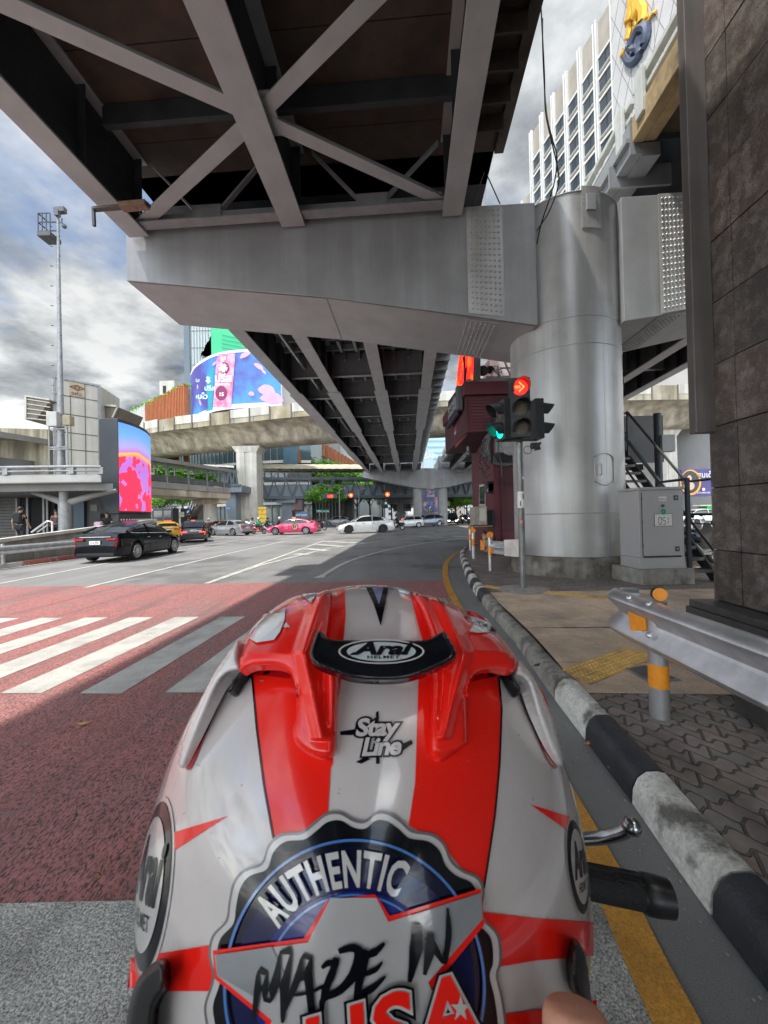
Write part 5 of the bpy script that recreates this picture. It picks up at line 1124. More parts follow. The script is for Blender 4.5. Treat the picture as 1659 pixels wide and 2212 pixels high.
for j, z in enumerate((1.62, 1.45)):
    for i, (x, y) in enumerate(cv[1:]):
        if (i+j) % 1 == 0: m.obox((x+.012, y, z), (.01, 0, 0), (0, .05, 0), (0, 0, .045))
m.build('light_dots', WHITEP, ls)
m = MB(); v_, f_ = text_polys('The Happy Commu', offset=.02, align='LEFT'); 
def cvp(s_):
    s_ = max(0, min(len(cv)-1.001, s_)); i = int(s_); t_ = s_-i; return Vector((cv[i][0]+(cv[i+1][0]-cv[i][0])*t_, cv[i][1]+(cv[i+1][1]-cv[i][1])*t_, 0))
m.add([cvp(1+x*.42*4.6)+Vector((.015, 0, 1.0+y*.42)) for x, y in [(q[0]*.98, q[1]) for q in v_]], f_); m.build('lettering', WHITEP, ls)
# tall pole with platform
tpx = P(132, 985, 20); mp_ = thing('camera_mast', 'tall steel mast with cameras and platform on top behind the station canopy', 'mast', (tpx.x, 20, .5))
pb_ = P(133, 1000, 20); pt_ = P(125.5, 455, 20); m = MB(); m.tube([Vector((tpx.x, 20, 3.9)), Vector((tpx.x, 20, 5)), Vector((tpx.x+.0, 20, 11)), Vector((tpx.x, 20, pt_.z))], [.19, .17, .10, .06], 18); m.build('pole', GALVD, mp_, smooth=True)
X0 = tpx.x
m = MB()
for k in range(26): z = 4.4+k*.5; m.bar(Vector((X0+(.16 if k % 2 else -.16), 19.85, z)), Vector((X0+(.26 if k % 2 else -.26), 19.8, z)), .03, .03)
m.build('climbing_step', DSTEEL, mp_)
m = MB(); za, zb_ = 4.3, P(130, 922, 20).z
for dx in (-.42, .48): m.bar((X0+dx, 19.8, za), (X0+dx, 19.8, zb_), .05, .05)
for z in (za+.9, za+1.0, zb_-.15, zb_): m.bar((X0-.42, 19.8, z), (X0+.48, 19.8, z), .05, .05)
m.build('ladder_frame', GALVD, mp_)
m = MB(); a = P(116, 906, 19.7); m.obox(a, (.26, 0, 0), (0, .15, 0), (0, 0, .36)); m.build('equipment_box', mat('box pale grey', (.38, .38, .36), .5), mp_, bevel=.02)
m = MB(); a = P(148, 909, 19.7); m.obox(a, (.15, .05, 0), (0, .15, 0), (0, 0, .24)); m.build('camera_box', mat('box tan', (.30, .26, .17), .5), mp_, bevel=.02)
m = MB(); a = P(111, 490, 20); zt_, zb2 = P(111, 470, 20).z, P(111, 508, 20).z
for z in (zt_, (zt_+zb2)/2, zb2): m.bar((X0-.75, 19.7, z), (X0-.15, 19.7, z), .04, .04); m.bar((X0-.75, 20.3, z), (X0-.15, 20.3, z), .05, .05); m.bar((X0-.75, 19.7, z), (X0-.75, 20.3, z), .05, .05)
for x in (-.75, -.55, -.35, -.15): m.bar((X0+x, 19.7, zb2), (X0+x, 19.7, zt_), .04, .04)
m.box(X0-.78, X0-.12, 19.65, 20.35, zb2-.25, zb2-.05); m.build('platform', DSTEEL, mp_)
m = MB(); a = P(130, 455, 20); m.obox(a, (.22, .05, .06), (0, .12, 0), (0, 0, .12)); m.obox(P(124, 461, 19.9), (.1, 0, 0), (0, .1, 0), (0, 0, .14)); m.bar(P(126, 480, 20), P(136, 482, 20), .04, .04); m.ball(P(139, 489, 20), .11); m.bar(P(133, 480, 20), P(134, 472, 20), .04, .04)
m.build('camera', mat('camera dark grey', (.08, .08, .085), .3), mp_)

# ================================================================ SKYTRAIN VIADUCT
edgeV = crom([(-110, 110), (-70, 80), (-38.5, 63), (-28, 58.8), (-18.8, 56), (-13, 54.2), (-3, 52), (7.6, 50.3), (20, 49.5), (38, 49.5), (60, 52), (100, 60)], 6)
sv = thing('rail_viaduct', 'curving concrete elevated railway crossing over the junction in the background', 'viaduct', (0, 52, 12))
def vloft(mb, sec, pts=edgeV):
    rings = []
    for i, p in enumerate(pts):
        q0, q1 = pts[max(i-1, 0)], pts[min(i+1, len(pts)-1)]; d = Vector((q1[0]-q0[0], q1[1]-q0[1], 0)).normalized(); nn = Vector((-d.y, d.x, 0))
        rings.append([Vector((p[0], p[1], 0))+nn*o+Vector((0, 0, z)) for o, z in sec])
    return mb.loft(rings)
m = MB(); vloft(m, [(0, 15.7), (0, 15.3), (1.6, 14.9), (2.6, 14.2), (3.2, 13.0), (4.2, 12.5), (6.4, 12.5), (7.4, 13.0), (8.0, 14.2), (9, 14.9), (10.5, 15.3), (10.5, 15.7)]); m.build('box_girder', CONC, sv, smooth=True)
m = MB(); vloft(m, [(-.05, 15.2), (-.05, 17.0), (.15, 17.0), (.15, 15.7), (.1, 15.2)]); vloft(m, [(10.4, 15.7), (10.4, 17.0), (10.55, 17.0), (10.55, 15.2)]); m.build('parapet', mat('parapet concrete', (.42, .385, .30), .8, 0, .3, .25, streak=.5, sscale=.5, col2=(.30, .25, .15), c2=(.45, .6)), sv)
arcl = [0]
for a, b in zip(edgeV, edgeV[1:]): arcl.append(arcl[-1]+math.dist(a, b))
def vat(s_):
    i = max(k for k in range(len(arcl)-1) if arcl[k] <= s_); t_ = (s_-arcl[i])/(arcl[i+1]-arcl[i]); a, b = edgeV[i], edgeV[i+1]; d = Vector((b[0]-a[0], b[1]-a[1], 0)).normalized()
    return Vector((a[0]+(b[0]-a[0])*t_, a[1]+(b[1]-a[1])*t_, 0)), d
m1 = MB(); m2 = MB(); s_ = 1.5; k = 0
while s_ < arcl[-1]-3.4:
    a, d = vat(s_); b, _ = vat(s_+3.1); nn = Vector((-d.y, d.x, 0))
    m_ = MB(); m_.prism([a-nn*.10+Vector((0, 0, 15.95)), b-nn*.10+Vector((0, 0, 15.95)), b-nn*.10+Vector((0, 0, 17.15)), a-nn*.10+Vector((0, 0, 17.15))], nn*.04) if k % 3 else None
    if k % 3: m_.build('noise_panel', mat('acrylic panels', (.55, .54, .47), .35, 0, .2, .3, streak=.4, sscale=1), sv)
    m2 = MB(); m2.obox(a-nn*.15-d*.1+Vector((0, 0, 16.1)), d*.06, nn*.07, (0, 0, .95)); m2.build('panel_post', mat('post rust', (.15, .13, .11), .6), sv); s_ += 3.3; k += 1
m = MB()
for s_ in np.arange(2, arcl[-1], 3.2): a, d = vat(s_); nn = Vector((-d.y, d.x, 0)); m.obox(a-nn*.02+Vector((0, 0, 15.5)), d*.03, nn*.05, (0, 0, .35))
m.build('parapet_joints', mat('joint grey', (.09, .09, .08), .6) if False else MATS['joint grey'], sv)
def pillar(x, y, w_, lab, d_=None):
    t_ = thing('viaduct_pillar', lab, 'pillar', (x, y, 0), group='concrete viaduct pillars'); w_ /= 2
    m = MB(); m.prism([(x-w_, y-w_, 0), (x-w_*.15, y-w_, 0), (x-w_*.15, y-w_+.15, 0), (x+w_*.15, y-w_+.15, 0), (x+w_*.15, y-w_, 0), (x+w_, y-w_, 0), (x+w_, y+w_, 0), (x-w_, y+w_, 0)], (0, 0, 11.6)); m.build('shaft', CONCL, t_, bevel=.1)
    m = MB(); m.hexa([(x-w_, y-w_, 11.6), (x+w_, y-w_, 11.6), (x+w_, y+w_, 11.6), (x-w_, y+w_, 11.6)], [(x-w_*1.35, y-w_*1.2, 12.52), (x+w_*1.35, y-w_*1.2, 12.52), (x+w_*1.35, y+w_*1.2, 12.52), (x-w_*1.35, y+w_*1.2, 12.52)]); m.build('capital', CONCL, t_)
    return t_
pl_ = pillar(-20.6, 61.5, 3.1, 'pale concrete viaduct pillar standing between silver sedan and pink taxi')
m = MB(); rnd = random.Random(9)
for k in range(3): m.torus((-22.0+.6+k*.8, 59.93, 1.0+.2*(k % 2)), (0, -1, 0), .33, .05, 14, 5)
m.build('graffiti', mat('graffiti grey', (.2, .2, .2), .7), pl_)
pillar(39.0, 56.0, 2.9, 'pale concrete viaduct pillar seen behind the steel stair on the right')

# ================================================================ FOOTBRIDGES
BST = mat('blue grey bridge steel', (.085, .10, .118), .55, .1, .2, 1); BST2 = mat('slate parapet panel', (.17, .20, .23), .6, 0, .15, .4)
sw = thing('skywalk', 'roofed concrete skywalk with people walking behind its dark railing on the left', 'footbridge', (-20, 40, 4))
K = [Vector((-24.5, 24, 0)), Vector((-21, 36, 0)), Vector((-17.9, 46.5, 0))]
for a, b in zip(K, K[1:]):
    d = (b-a).normalized(); nn = Vector((-d.y, d.x, 0))
m1, m2, m3, m4 = MB(), MB(), MB(), MB()
A_, B_ = K[0], K[-1]; dd = (B_-A_).normalized(); nn = Vector((-dd.y, dd.x, 0)); LL = (B_-A_).length
def sk(s_, o, z): return A_+dd*s_+nn*o+Vector((0, 0, z))
def skb(mb, s0, s1, o0, o1, z0, z1): mb.hexa([sk(s0, o0, z0), sk(s1, o0, z0), sk(s1, o1, z0), sk(s0, o1, z0)], [sk(s0, o0, z1), sk(s1, o0, z1), sk(s1, o1, z1), sk(s0, o1, z1)])
skb(m1, 0, LL, 0, 4.2, 3.9, 4.55); m1.build('deck', CONC, sw)
skb(m2, 0, LL, -.08, .02, 4.56, 5.15); m2.build('parapet', mat('skywalk parapet', (.25, .24, .22), .6, 0, .2, .5), sw)
m = MB(); skb(m, 0, LL, -.03, .01, 5.2, 5.75); skb(m, 0, LL, 4.1, 4.14, 4.6, 5.7); m.build('railing_glass', mat('smoky rail glass', (.10, .11, .11), .2, 0, .3, .5), sw)
m = MB(); m.hexa([sk(-.5, -.9, 7.0), sk(LL, -.9, 7.0), sk(LL, 5, 7.5), sk(-.5, 5, 7.5)], [sk(-.5, -.9, 7.12), sk(LL, -.9, 7.12), sk(LL, 5, 7.62), sk(-.5, 5, 7.62)]); skb(m, -.5, LL, -1.0, -.9, 6.85, 7.2); m.build('roof', mat('skywalk roof', (.20, .195, .18), .5, .2, .15, .5), sw)
for s_ in np.arange(.6, LL, 2.7):
    m = MB(); skb(m, s_, s_+.16, -.12, .04, 4.5, 7.05); skb(m, s_, s_+.12, 4.1, 4.25, 4.5, 7.4); skb(m, s_, s_+.1, -.8, 4.8, 6.92, 7.0); m.build('post', GALVD, sw)
def swpillar(s_, lab):
    c = sk(s_, 2.1, 0); t_ = thing('skywalk_pillar', lab, 'pillar', c, group='skywalk pillars')
    m = MB(); m.obox(c+Vector((0, 0, 1.7)), dd*.45, nn*.55, (0, 0, 1.7)); m.build('shaft', CONCL, t_, bevel=.05); m = MB(); m.obox(c+Vector((0, 0, 3.62)), dd*.7, nn*1.9, (0, 0, .26)); m.build('capital', CONC, t_, bevel=.05)
swpillar(22.5, 'square pale pillar under the skywalk near the escalator')
ju = thing('stair_tower', 'blue grey landing tower joining skywalk and truss bridge left of the viaduct pillar', 'stair tower', P(505, 1120, 56))
m = MB(); bx(m, 476, 522, 1048, 1064, 56, 5); m.build('landing', BST2, ju)
for x in (489,): m = MB(); bx(m, x, x+20, 1064, 1132, 57, 2); m.build('column', BST2, ju)
m = MB()
for x0, x1 in ((478, 490), (490, 502), (502, 514)): m.bar(P(x0, 1050, 56), P((x0+x1)/2, 1012, 56), .22, .2); m.bar(P((x0+x1)/2, 1012, 56), P(x1, 1050, 56), .22, .2)
m.bar(P(476, 1048, 55.9), P(520, 1048, 55.9), .3, .3); m.build('bracing', BST, ju)
m = MB(); m.hexa([P(440, 1006, 54), P(505, 1010, 54), P(505, 1010, 60), P(440, 1006, 60)], [P(440, 1003, 54), P(505, 1006, 54), P(505, 1006, 60), P(440, 1003, 60)]); m.build('roof', CONCL, ju)
es = thing('escalator', 'covered escalator rising right to left under the skywalk by the traffic island', 'escalator', P(425, 1110, 50))
m = MB(); q = [P(385, 1128, 50), P(402, 1128, 50), P(450, 1068, 50), P(428, 1066, 50)]; m.prism(q, (0, 1.6, 0)); m.build('truss', mat('escalator grey', (.13, .12, .11), .6), es)
m = MB()
for k in range(6): m.bar(P(400+k*7, 1118-k*8, 49.9), P(408+k*7, 1085-k*3, 49.9), .15, .1)
m.build('glazing_bars', mat('pale strut', None) if False else MATS['pale strut'], es)
m = MB(); q = [P(402, 1130, 51.8), P(462, 1130, 51.8), P(462, 1070, 51.8), P(450, 1070, 51.8)]; m.prism(q, (0, 1, 0)); m.build('side_wall', mat('tan wall', (.30, .26, .21), .7), es)
tb = thing('truss_footbridge', 'blue grey steel truss footbridge with cream roof crossing behind the overpass pier', 'footbridge', (0, 70, 5.2))
E0, E1 = Vector((-20.2, 66, 0)), Vector((24, 75, 0)); de = (E1-E0).normalized(); ne = Vector((-de.y, de.x, 0)); LE = (E1-E0).length
def tq(s_, o, z): return E0+de*s_+ne*o+Vector((0, 0, z))
def tqb(mb, s0, s1, o0, o1, z0, z1): mb.hexa([tq(s0, o0, z0), tq(s1, o0, z0), tq(s1, o1, z0), tq(s0, o1, z0)], [tq(s0, o0, z1), tq(s1, o0, z1), tq(s1, o1, z1), tq(s0, o1, z1)])
for o in (0, 4):
    m = MB(); tqb(m, 0, LE, o-.18, o+.18, 4.75, 5.2); tqb(m, 0, LE, o-.2, o+.2, 7.95, 8.4); tqb(m, 0, LE, o-.12, o+.12, 9.75, 9.95); m.build('chord', BST, tb)
n = 23
for k in range(n):
    m = MB(); s0 = LE*k/n; s1 = LE*(k+1)/n; sm = (s0+s1)/2
    for o in (-.02,): m.bar(tq(s0, o, 8.0), tq(sm, o, 5.1), .2, .22); m.bar(tq(sm, o, 5.1), tq(s1, o, 8.0), .2, .22)
    m.build('diagonal', BST, tb)
    if k < 13:
        m = MB(); m.bar(tq(s0, -.02, 8.4), tq(sm, -.02, 9.8), .1, .1); m.bar(tq(sm, -.02, 9.8), tq(s1, -.02, 8.4), .1, .1); m.build('roof_diagonal', BST, tb)
m = MB(); tqb(m, 0, LE, .3, .5, 5.2, 7.1); m.build('parapet_panel', BST2, tb); m = MB(); tqb(m, 0, LE, .2, 3.8, 5.0, 5.19); m.build('deck', BST, tb)
m = MB(); rings = []
for s_ in np.linspace(0, 25.5, 40): rings.append([tq(s_, 2+3.0*math.cos(a), 9.7+1.05*math.sin(a)+(.05 if int(s_*1.6) % 2 else 0)) for a in np.linspace(0, math.pi, 9)])
m.loft(rings, closed=False, cap=False); m.build('roof', mat('cream ribbed roof', (.62, .56, .42), .6, 0, .12, .5), tb)
for s_ in (4.2,): m = MB(); c = tq(s_, 2, 0); m.box(c.x-.85, c.x+.85, c.y-1, c.y+1, 0, 4.1); m.box(c.x-1.6, c.x+1.6, c.y-1.8, c.y+1.5, 4.1, 4.76); m.build('pillar', BST2, tb)

# ================================================================ BACKGROUND BUILDINGS
GLF = mat('shop glass', (.06, .10, .11), .1, 0, .35, .25, spec=.8)
ml = thing('shopping_mall', 'large shopping mall with orange fins and planted roof edge behind the viaduct', 'building', (-35, 85, 0))
mp2 = [(-82, 118), (-59, 98), (-38.5, 80.4), (-31.3, 75.6), (-24.5, 73.4), (-18.3, 72.6), (-14, 74)]
m = MB(); m.prism([Vector((x, y+1, 19)) for x, y in mp2]+[Vector((-14, 130, 19)), Vector((-80, 130, 19))], (0, 0, 10)); m.build('upper_wall', mat('upper wall grey', (.36, .36, .35), .7, 0, .1, .3), ml)
m = MB(); m.prism([Vector((x, y+3.5, .15)) for x, y in mp2]+[Vector((-14, 129, .15)), Vector((-80, 129, .15))], (0, 0, 18.8)); m.build('podium_glass', GLF, ml)
def along(pts, s_):
    for a, b in zip(pts, pts[1:]):
        l_ = math.dist(a, b)
        if s_ <= l_: return Vector((a[0]+(b[0]-a[0])*s_/l_, a[1]+(b[1]-a[1])*s_/l_, 0)), Vector((b[0]-a[0], b[1]-a[1], 0)).normalized()
        s_ -= l_
    return Vector((*pts[-1], 0)), Vector((1, 0, 0))
FIN = mat('rust orange fins', (.40, .13, .05), .6, 0, .2, .6); FINW = mat('white grey fins', (.60, .60, .58), .6)
m1, m2 = MB(), MB()
for k in range(70):
    s_ = 2+k*.78; p, d = along(mp2, s_); nn_ = Vector((d.y, -d.x, 0))
    if s_ > 56: break
    (m1 if s_ > 34 else m2).obox(p+nn_*.4+Vector((0, 0, 24+.0)), d*.16, nn_*.45, (0, 0, 5.2+.25*(k % 3)))
m1.build('orange_fins', FIN, ml); m2.build('white_fins', FINW, ml)
m = MB()
for z in (4.4, 8.2, 12.4, 16.6):
    for a, b in zip(mp2, mp2[1:]):
        a, b = Vector((a[0], a[1]+3.35, z)), Vector((b[0], b[1]+3.35, z)); m.bar(a, b, .2, .5)
m.build('floor_band', FINW, ml); m = MB()
for k in range(60): p, d = along(mp2, 2+k*1.35); m.box(p.x-.07, p.x+.07, p.y+3.3, p.y+3.5, .3, 18.8)
m.build('mullions', mat('mullion grey', (.18, .2, .2), .5), ml)
m = MB(); bx(m, 360, 384, 968, 1030, 74, .6); bx(m, 398, 405, 980, 1030, 74, .6); m.build('orange_panel', FIN, ml)
m = MB(); rnd = random.Random(5)
def leafq(mb, c, s_, rnd):
    a = Vector((rnd.gauss(0, 1), rnd.gauss(0, 1), rnd.gauss(0, .6))).normalized()*s_; b = a.cross(Vector((rnd.gauss(0, 1), rnd.gauss(0, 1), rnd.gauss(0, 1)))).normalized()*s_*.6
    mb.add([c-a, c+b*.8, c+a, c-b*.8], [(0, 1, 2, 3)])
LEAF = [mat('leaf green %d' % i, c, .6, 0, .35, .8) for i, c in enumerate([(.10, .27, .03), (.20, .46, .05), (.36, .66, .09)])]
for q_ in LEAF:      # thin leaves let some light through
    t_ = q_.node_tree; b_ = t_.nodes['Principled BSDF']; tr_ = t_.nodes.new('ShaderNodeBsdfTranslucent'); mx_ = t_.nodes.new('ShaderNodeMixShader'); mx_.inputs[0].default_value = .4
    c_ = b_.inputs['Base Color'].links[0].from_socket; t_.links.new(c_, tr_.inputs[0]); t_.links.new(b_.outputs[0], mx_.inputs[1]); t_.links.new(tr_.outputs[0], mx_.inputs[2]); t_.links.new(mx_.outputs[0], t_.nodes['Material Output'].inputs[0])
for k in range(1500):
    p, d = along(mp2, rnd.uniform(8, 56)); m.mi = rnd.choice((0, 1, 2)); leafq(m, p+Vector((rnd.uniform(-.6, .6), rnd.uniform(-.8, .3), 29.2+rnd.uniform(-.3, 1.2)*abs(noise.noise(p*.2))*2.2)), .35, rnd)
rp_ = m.build('roof_planting', LEAF, ml)
hv = thing('rooftop_block', 'pale plant room standing on the mall roof above the fins', 'plant room', P(360, 850, 105)); m = MB(); bx(m, 345, 376, 822, 868, 105, 5); m.build('wall', PANEL, hv); m = MB(); bx(m, 352, 358, 833, 850, 104.9, .1); m.build('louvre', DARK, hv)
# curved video billboard
BBP = [(-39.9, 83.2), (-37, 79), (-34, 76), (-31, 73.6), (-28, 72.3), (-24.7, 71.7), (-21, 71.4), (-18.0, 71.4)]
BBP = crom(BBP, 4)
def bbhit(px, py, off=.25):
    d = ray(px, py); r_ = d.x/d.y
    for a, b in zip(BBP, BBP[1:]):
        ra, rb = a[0]/a[1], b[0]/b[1]
        if ra <= r_ <= rb or (a is BBP[0] and r_ < ra) or (b is BBP[-1] and r_ > rb):
            # point on segment with x = r*y
            dx, dy = b[0]-a[0], b[1]-a[1]; t_ = (r_*a[1]-a[0])/(dx-r_*dy); y = a[1]+dy*t_-off; return CAM+d*(y/d.y)
    return CAM+d*(72/d.y)
vb = thing('video_billboard', 'huge curved video billboard advertising pink and teal packets on the mall corner', 'billboard', (-28, 74, 21))
m = MB(); m.loft([[Vector((x, y-.1, 21.6)), Vector((x, y-.1, 32.2)), Vector((x, y+.6, 32.2)), Vector((x, y+.6, 21.6))] for x, y in BBP]); m.build('frame', mat('lilac white rim', (.62, .58, .75), .5, emit=.25, var=0), vb)
m = MB(); m.loft([[Vector((x, y-.2, 22.4)), Vector((x, y-.2, 31.7))] for x, y in BBP], closed=False, cap=False)
def bbmat():
    q = mat('billboard picture', (.04, .035, .18), .5, emit=.5, var=.15, scale=.15, col2=(.03, .16, .40), c2=(.42, .60)); return q
m.build('screen', bbmat(), vb)
def bbpoly(mb, pts, off=.3):
    vs, fs = fill2d([pts], 5.); mb.add([bbhit(x, y, off) for x, y in vs], fs)
def bz(cx_, cy_): return (387.1+cx_*.2, 691.3+cy_*.2)
def emat(n_, c, e=.40, **k): return mat(n_, tuple(q*.6 for q in c), .5, emit=e, var=k.pop('var', .1), **k)
m = MB(); bbpoly(m, [bz(285, 985), bz(358, 970), bz(372, 510), bz(300, 600)], .32); m.build('teal_packet', emat('teal print', (.02, .32, .42)), vb)
m = MB(); bbpoly(m, [bz(365, 935), bz(560, 945), bz(605, 380), bz(600, 360), bz(430, 365), bz(405, 420)], .34); pp = m.build('pink_packet', emat('pink print', (.62, .16, .30), col2=(.50, .24, .34), c2=(.45, .6), scale=1), vb)
m = MB(); c = bz(487, 520); bbpoly(m, [(c[0]+11*math.cos(a), c[1]+13*math.sin(a)) for a in np.linspace(0, 6.1, 18)], .38); m.build('maroon_blob', emat('maroon print', (.22, .02, .10)), pp); m = MB(); c = bz(455, 790); bbpoly(m, [(c[0]+13*math.cos(a), c[1]+16*math.sin(a)) for a in np.linspace(0, 6.1, 18)], .38); m.build('maroon_blob', emat('maroon print', (.22, .02, .10)), pp)
m = MB(); c = Vector((487, 520, 0))
for a in range(5): an = a*1.257+.3; x_, y_ = bz(480, 520); m.tube([bbhit(x_, y_, .42), bbhit(x_+8*math.cos(an), y_+9*math.sin(an), .42)], [.12, .38], 6)
def bbtext(mb, s_, cx_, cy_, size, off=.44, **k):
    v, f = text_polys(s_, **k); x0, y0 = bz(cx_, cy_); mb.add([bbhit(x0+x*size*.2, y0-y*size*.2, off) for x, y in v], f)
bbtext(m, 'ปรีส', 475, 665, 112, offset=.03); bbtext(m, 'x4', 475, 432, 55, offset=.03); bbtext(m, 'สูตรซักด่วน', 468, 705, 36, offset=.01); bbtext(m, '15', 455, 820, 55, offset=.03)
m.build('packet_lettering', emat('white print', (.85, .85, .85), .45, var=0), vb)
m = MB(); bbtext(m, 'หอมไว', 208, 850, 78, offset=.03); bbtext(m, 'ปรีส', 328, 760, 70, offset=.02); bbtext(m, 'ปรีส', 180, 670, 50, offset=.01)
x_, y_ = bz(318, 650)
for a in range(5): an = a*1.257+.3; m.tube([bbhit(x_, y_, .42), bbhit(x_+4*math.cos(an), y_+7*math.sin(an), .42)], [.1, .25], 6)
m.build('side_lettering', emat('pale cyan print', (.62, .85, .9), .45, var=0), vb)
for k, (cx_, cy_, w_, h_, an) in enumerate(((710, 375, 62, 26, -.5), (780, 795, 32, 24, .2), (860, 500, 60, 24, .6), (950, 760, 95, 60, .3), (1000, 840, 120, 60, .1), (198, 720, 8, 26, 0), (180, 910, 12, 40, .2), (225, 890, 10, 36, -.3), (915, 560, 30, 14, .8), (380, 470, 30, 14, -.8))):
    m = MB(); pts = []
    for a in np.linspace(0, 6.0, 16): x, y = w_*math.cos(a)*(1+.15*math.sin(3*a)), h_*math.sin(a); pts.append(bz(cx_+x*math.cos(an)-y*math.sin(an), cy_+x*math.sin(an)+y*math.cos(an)))
    bbpoly(m, pts, .36+.01*k); m.build('petal', emat('petal pink', (.78, .38, .48), col2=(.34, .20, .45), c2=(.45, .6), scale=.5), vb)
m = MB(); m.loft([[Vector((x, y+.2, 20.4)), Vector((x, y+.2, 21.6)), Vector((x, y+.8, 21.6)), Vector((x, y+.8, 20.4))] for x, y in BBP]); m.build('rim_shadow_gap', DARK, vb)
# glass tower and green hoarding
gtw = thing('grey_glass_tower', 'tall pale grey glass tower with a dark corner strip behind the billboard', 'building', P(440, 1110, 130))
m = MB(); a, b = P(408, 700, 130), P(560, 700, 130); m.box(a.x, b.x+40, 130, 160, 0, 78); m.build('wall', mat('pale tower glass', (.40, .44, .44), .25, 0, .08, .05), gtw)
m = MB(); a = P(398, 700, 130); m.box(a.x, a.x+1.9, 129.5, 150, 0, 78); m.build('corner_strip', mat('dark tower glass', (.09, .12, .14), .2), gtw)
m = MB()
for k in range(10): x = P(412+k*6.2, 750, 129.8).x; m.box(x, x+.12, 129.75, 130, 0, 78)
for k in range(8): z = 30+k*5.6; m.box(P(409, 750, 129.8).x, P(470, 750, 129.8).x, 129.75, 130, z, z+.12)
m.build('glazing_grid', mat('grid grey', (.25, .29, .30), .4), gtw)
m = MB(); rnd = random.Random(8)
for k in range(420):
    t_ = rnd.random(); cy_ = 90+t_*300; cx_ = 455-rnd.random()*(40+t_*190); x, y = bz(cx_, cy_); c = P(x, y, 129.5); m.obox(c, (rnd.uniform(.2, .8), 0, 0), (0, .05, 0), (0, 0, rnd.uniform(.2, .7)))
m.build('mosaic_cladding', mat('mosaic dark green', (.30, .38, .38), .4, 0, .5, .6), gtw)
gh = thing('green_hoarding', 'bright green netting on a block above the curved billboard', 'hoarding', P(510, 760, 112)); m = MB(); bx(m, 459, 640, 640, 900, 112, 6); m.build('netting', mat('bright green net', (.03, .42, .20), .6, 0, .15, .08), gh)
m = MB()
for k in range(5): x, y = bz(460, 160+k*45); m.bar(P(x, y, 111.9), P(x+60, y+12, 111.9), .08, .12)
m.build('seam', mat('seam green', (.015, .28, .13), .6), gh)
# street level shops behind the crossing
sh = thing('corner_shops', 'dark glass shopfronts with a bright cafe sign under the truss footbridge', 'building', (-18, 80, .15))
m = MB(); bx(m, 566, 645, 965, 1004, 77, 10); m.build('dark_upper_box', mat('dark box cladding', (.035, .042, .05), .3, 0, .2, .4), sh)
m = MB(); bx(m, 612, 642, 962, 1008, 75, 8); m.build('glass_corner', GLASSB, sh)
m = MB(); m.prism([P(636, 960, 76), P(643, 958, 76), P(650, 1000, 76), P(641, 1000, 76)], (0, 3, 0)); bx(m, 634, 642, 1075, 1100, 78, .5); m.build('orange_panel', FIN, sh)
m = MB(); bx(m, 566, 760, 1060, 1134, 79, 6); m.build('shop_wall', mat('dim shop interior', (.03, .03, .03), .4, 0, .6, .35, col2=(.16, .11, .07), c2=(.58, .75)), sh)
m = MB()
for k in range(24): x = P(570+k*7, 1100, 78.8).x; m.box(x, x+.14, 78.75, 79, .15, 5.5)
m.build('mullions', MATS['mullion grey'], sh)
m = MB(); lettering(m, 'riam', P(589, 1097, 77.5), (1, 0, .1), (0, 0, 1), 1.1, offset=.02, shear=.2); lettering(m, 'riam', P(590, 1104, 77.5), (1, 0, .1), (0, 0, 1), 1.1, offset=.02, shear=.2); m.build('neon_lettering', mat('warm neon', (1, .62, .30), .5, emit=3, var=0), sh)
wf_ = thing('white_block', 'white wall with leaning windows and orange stripes behind the truss bridge roof', 'building', (-16, 100, .15))
W0, W1 = Vector((P(650, 1000, 80).x, 80, 0)), Vector((P(775, 1000, 135).x, 135, 0)); dw = (W1-W0).normalized(); nw_ = Vector((dw.y, -dw.x, 0))
m = MB(); m.prism([W0+Vector((0, 0, 4)), W1+Vector((0, 0, 4)), W1+Vector((-20, 0, 4)), W0+Vector((-10, 10, 4))], (0, 0, 15)); m.build('wall', mat('white facade', (.62, .62, .60), .6, 0, .06, .3), wf_)
for k in range(9):
    s_ = 5+k*5.2; q = W0+dw*s_+nw_*.05+Vector((0, 0, 12.0)); m = MB(); m.prism([q, q+dw*2.6, q+dw*2.9+Vector((0, 0, 3.4)), q+dw*.3+Vector((0, 0, 3.4))], nw_*.3); w_ = m.build('window', mat('black frame', (.03, .03, .035), .4), wf_); 
    m = MB(); q = q+nw_*.31; m.prism([q+dw*.5+Vector((0, 0, .3)), q+dw*2.3+Vector((0, 0, .3)), q+dw*2.5+Vector((0, 0, 3.1)), q+dw*.7+Vector((0, 0, 3.1))], nw_*.05); m.build('pane', mat('pale pane', (.55, .58, .60), .3), w_)
for k in range(14): s_ = 3+k*3.6; q = W0+dw*s_+nw_*.4+Vector((0, 0, 17.5)); m = MB(); m.obox(q, dw*.7, nw_*.3, (0, 0, 1.6)); m.build('orange_stripe', FIN, wf_)
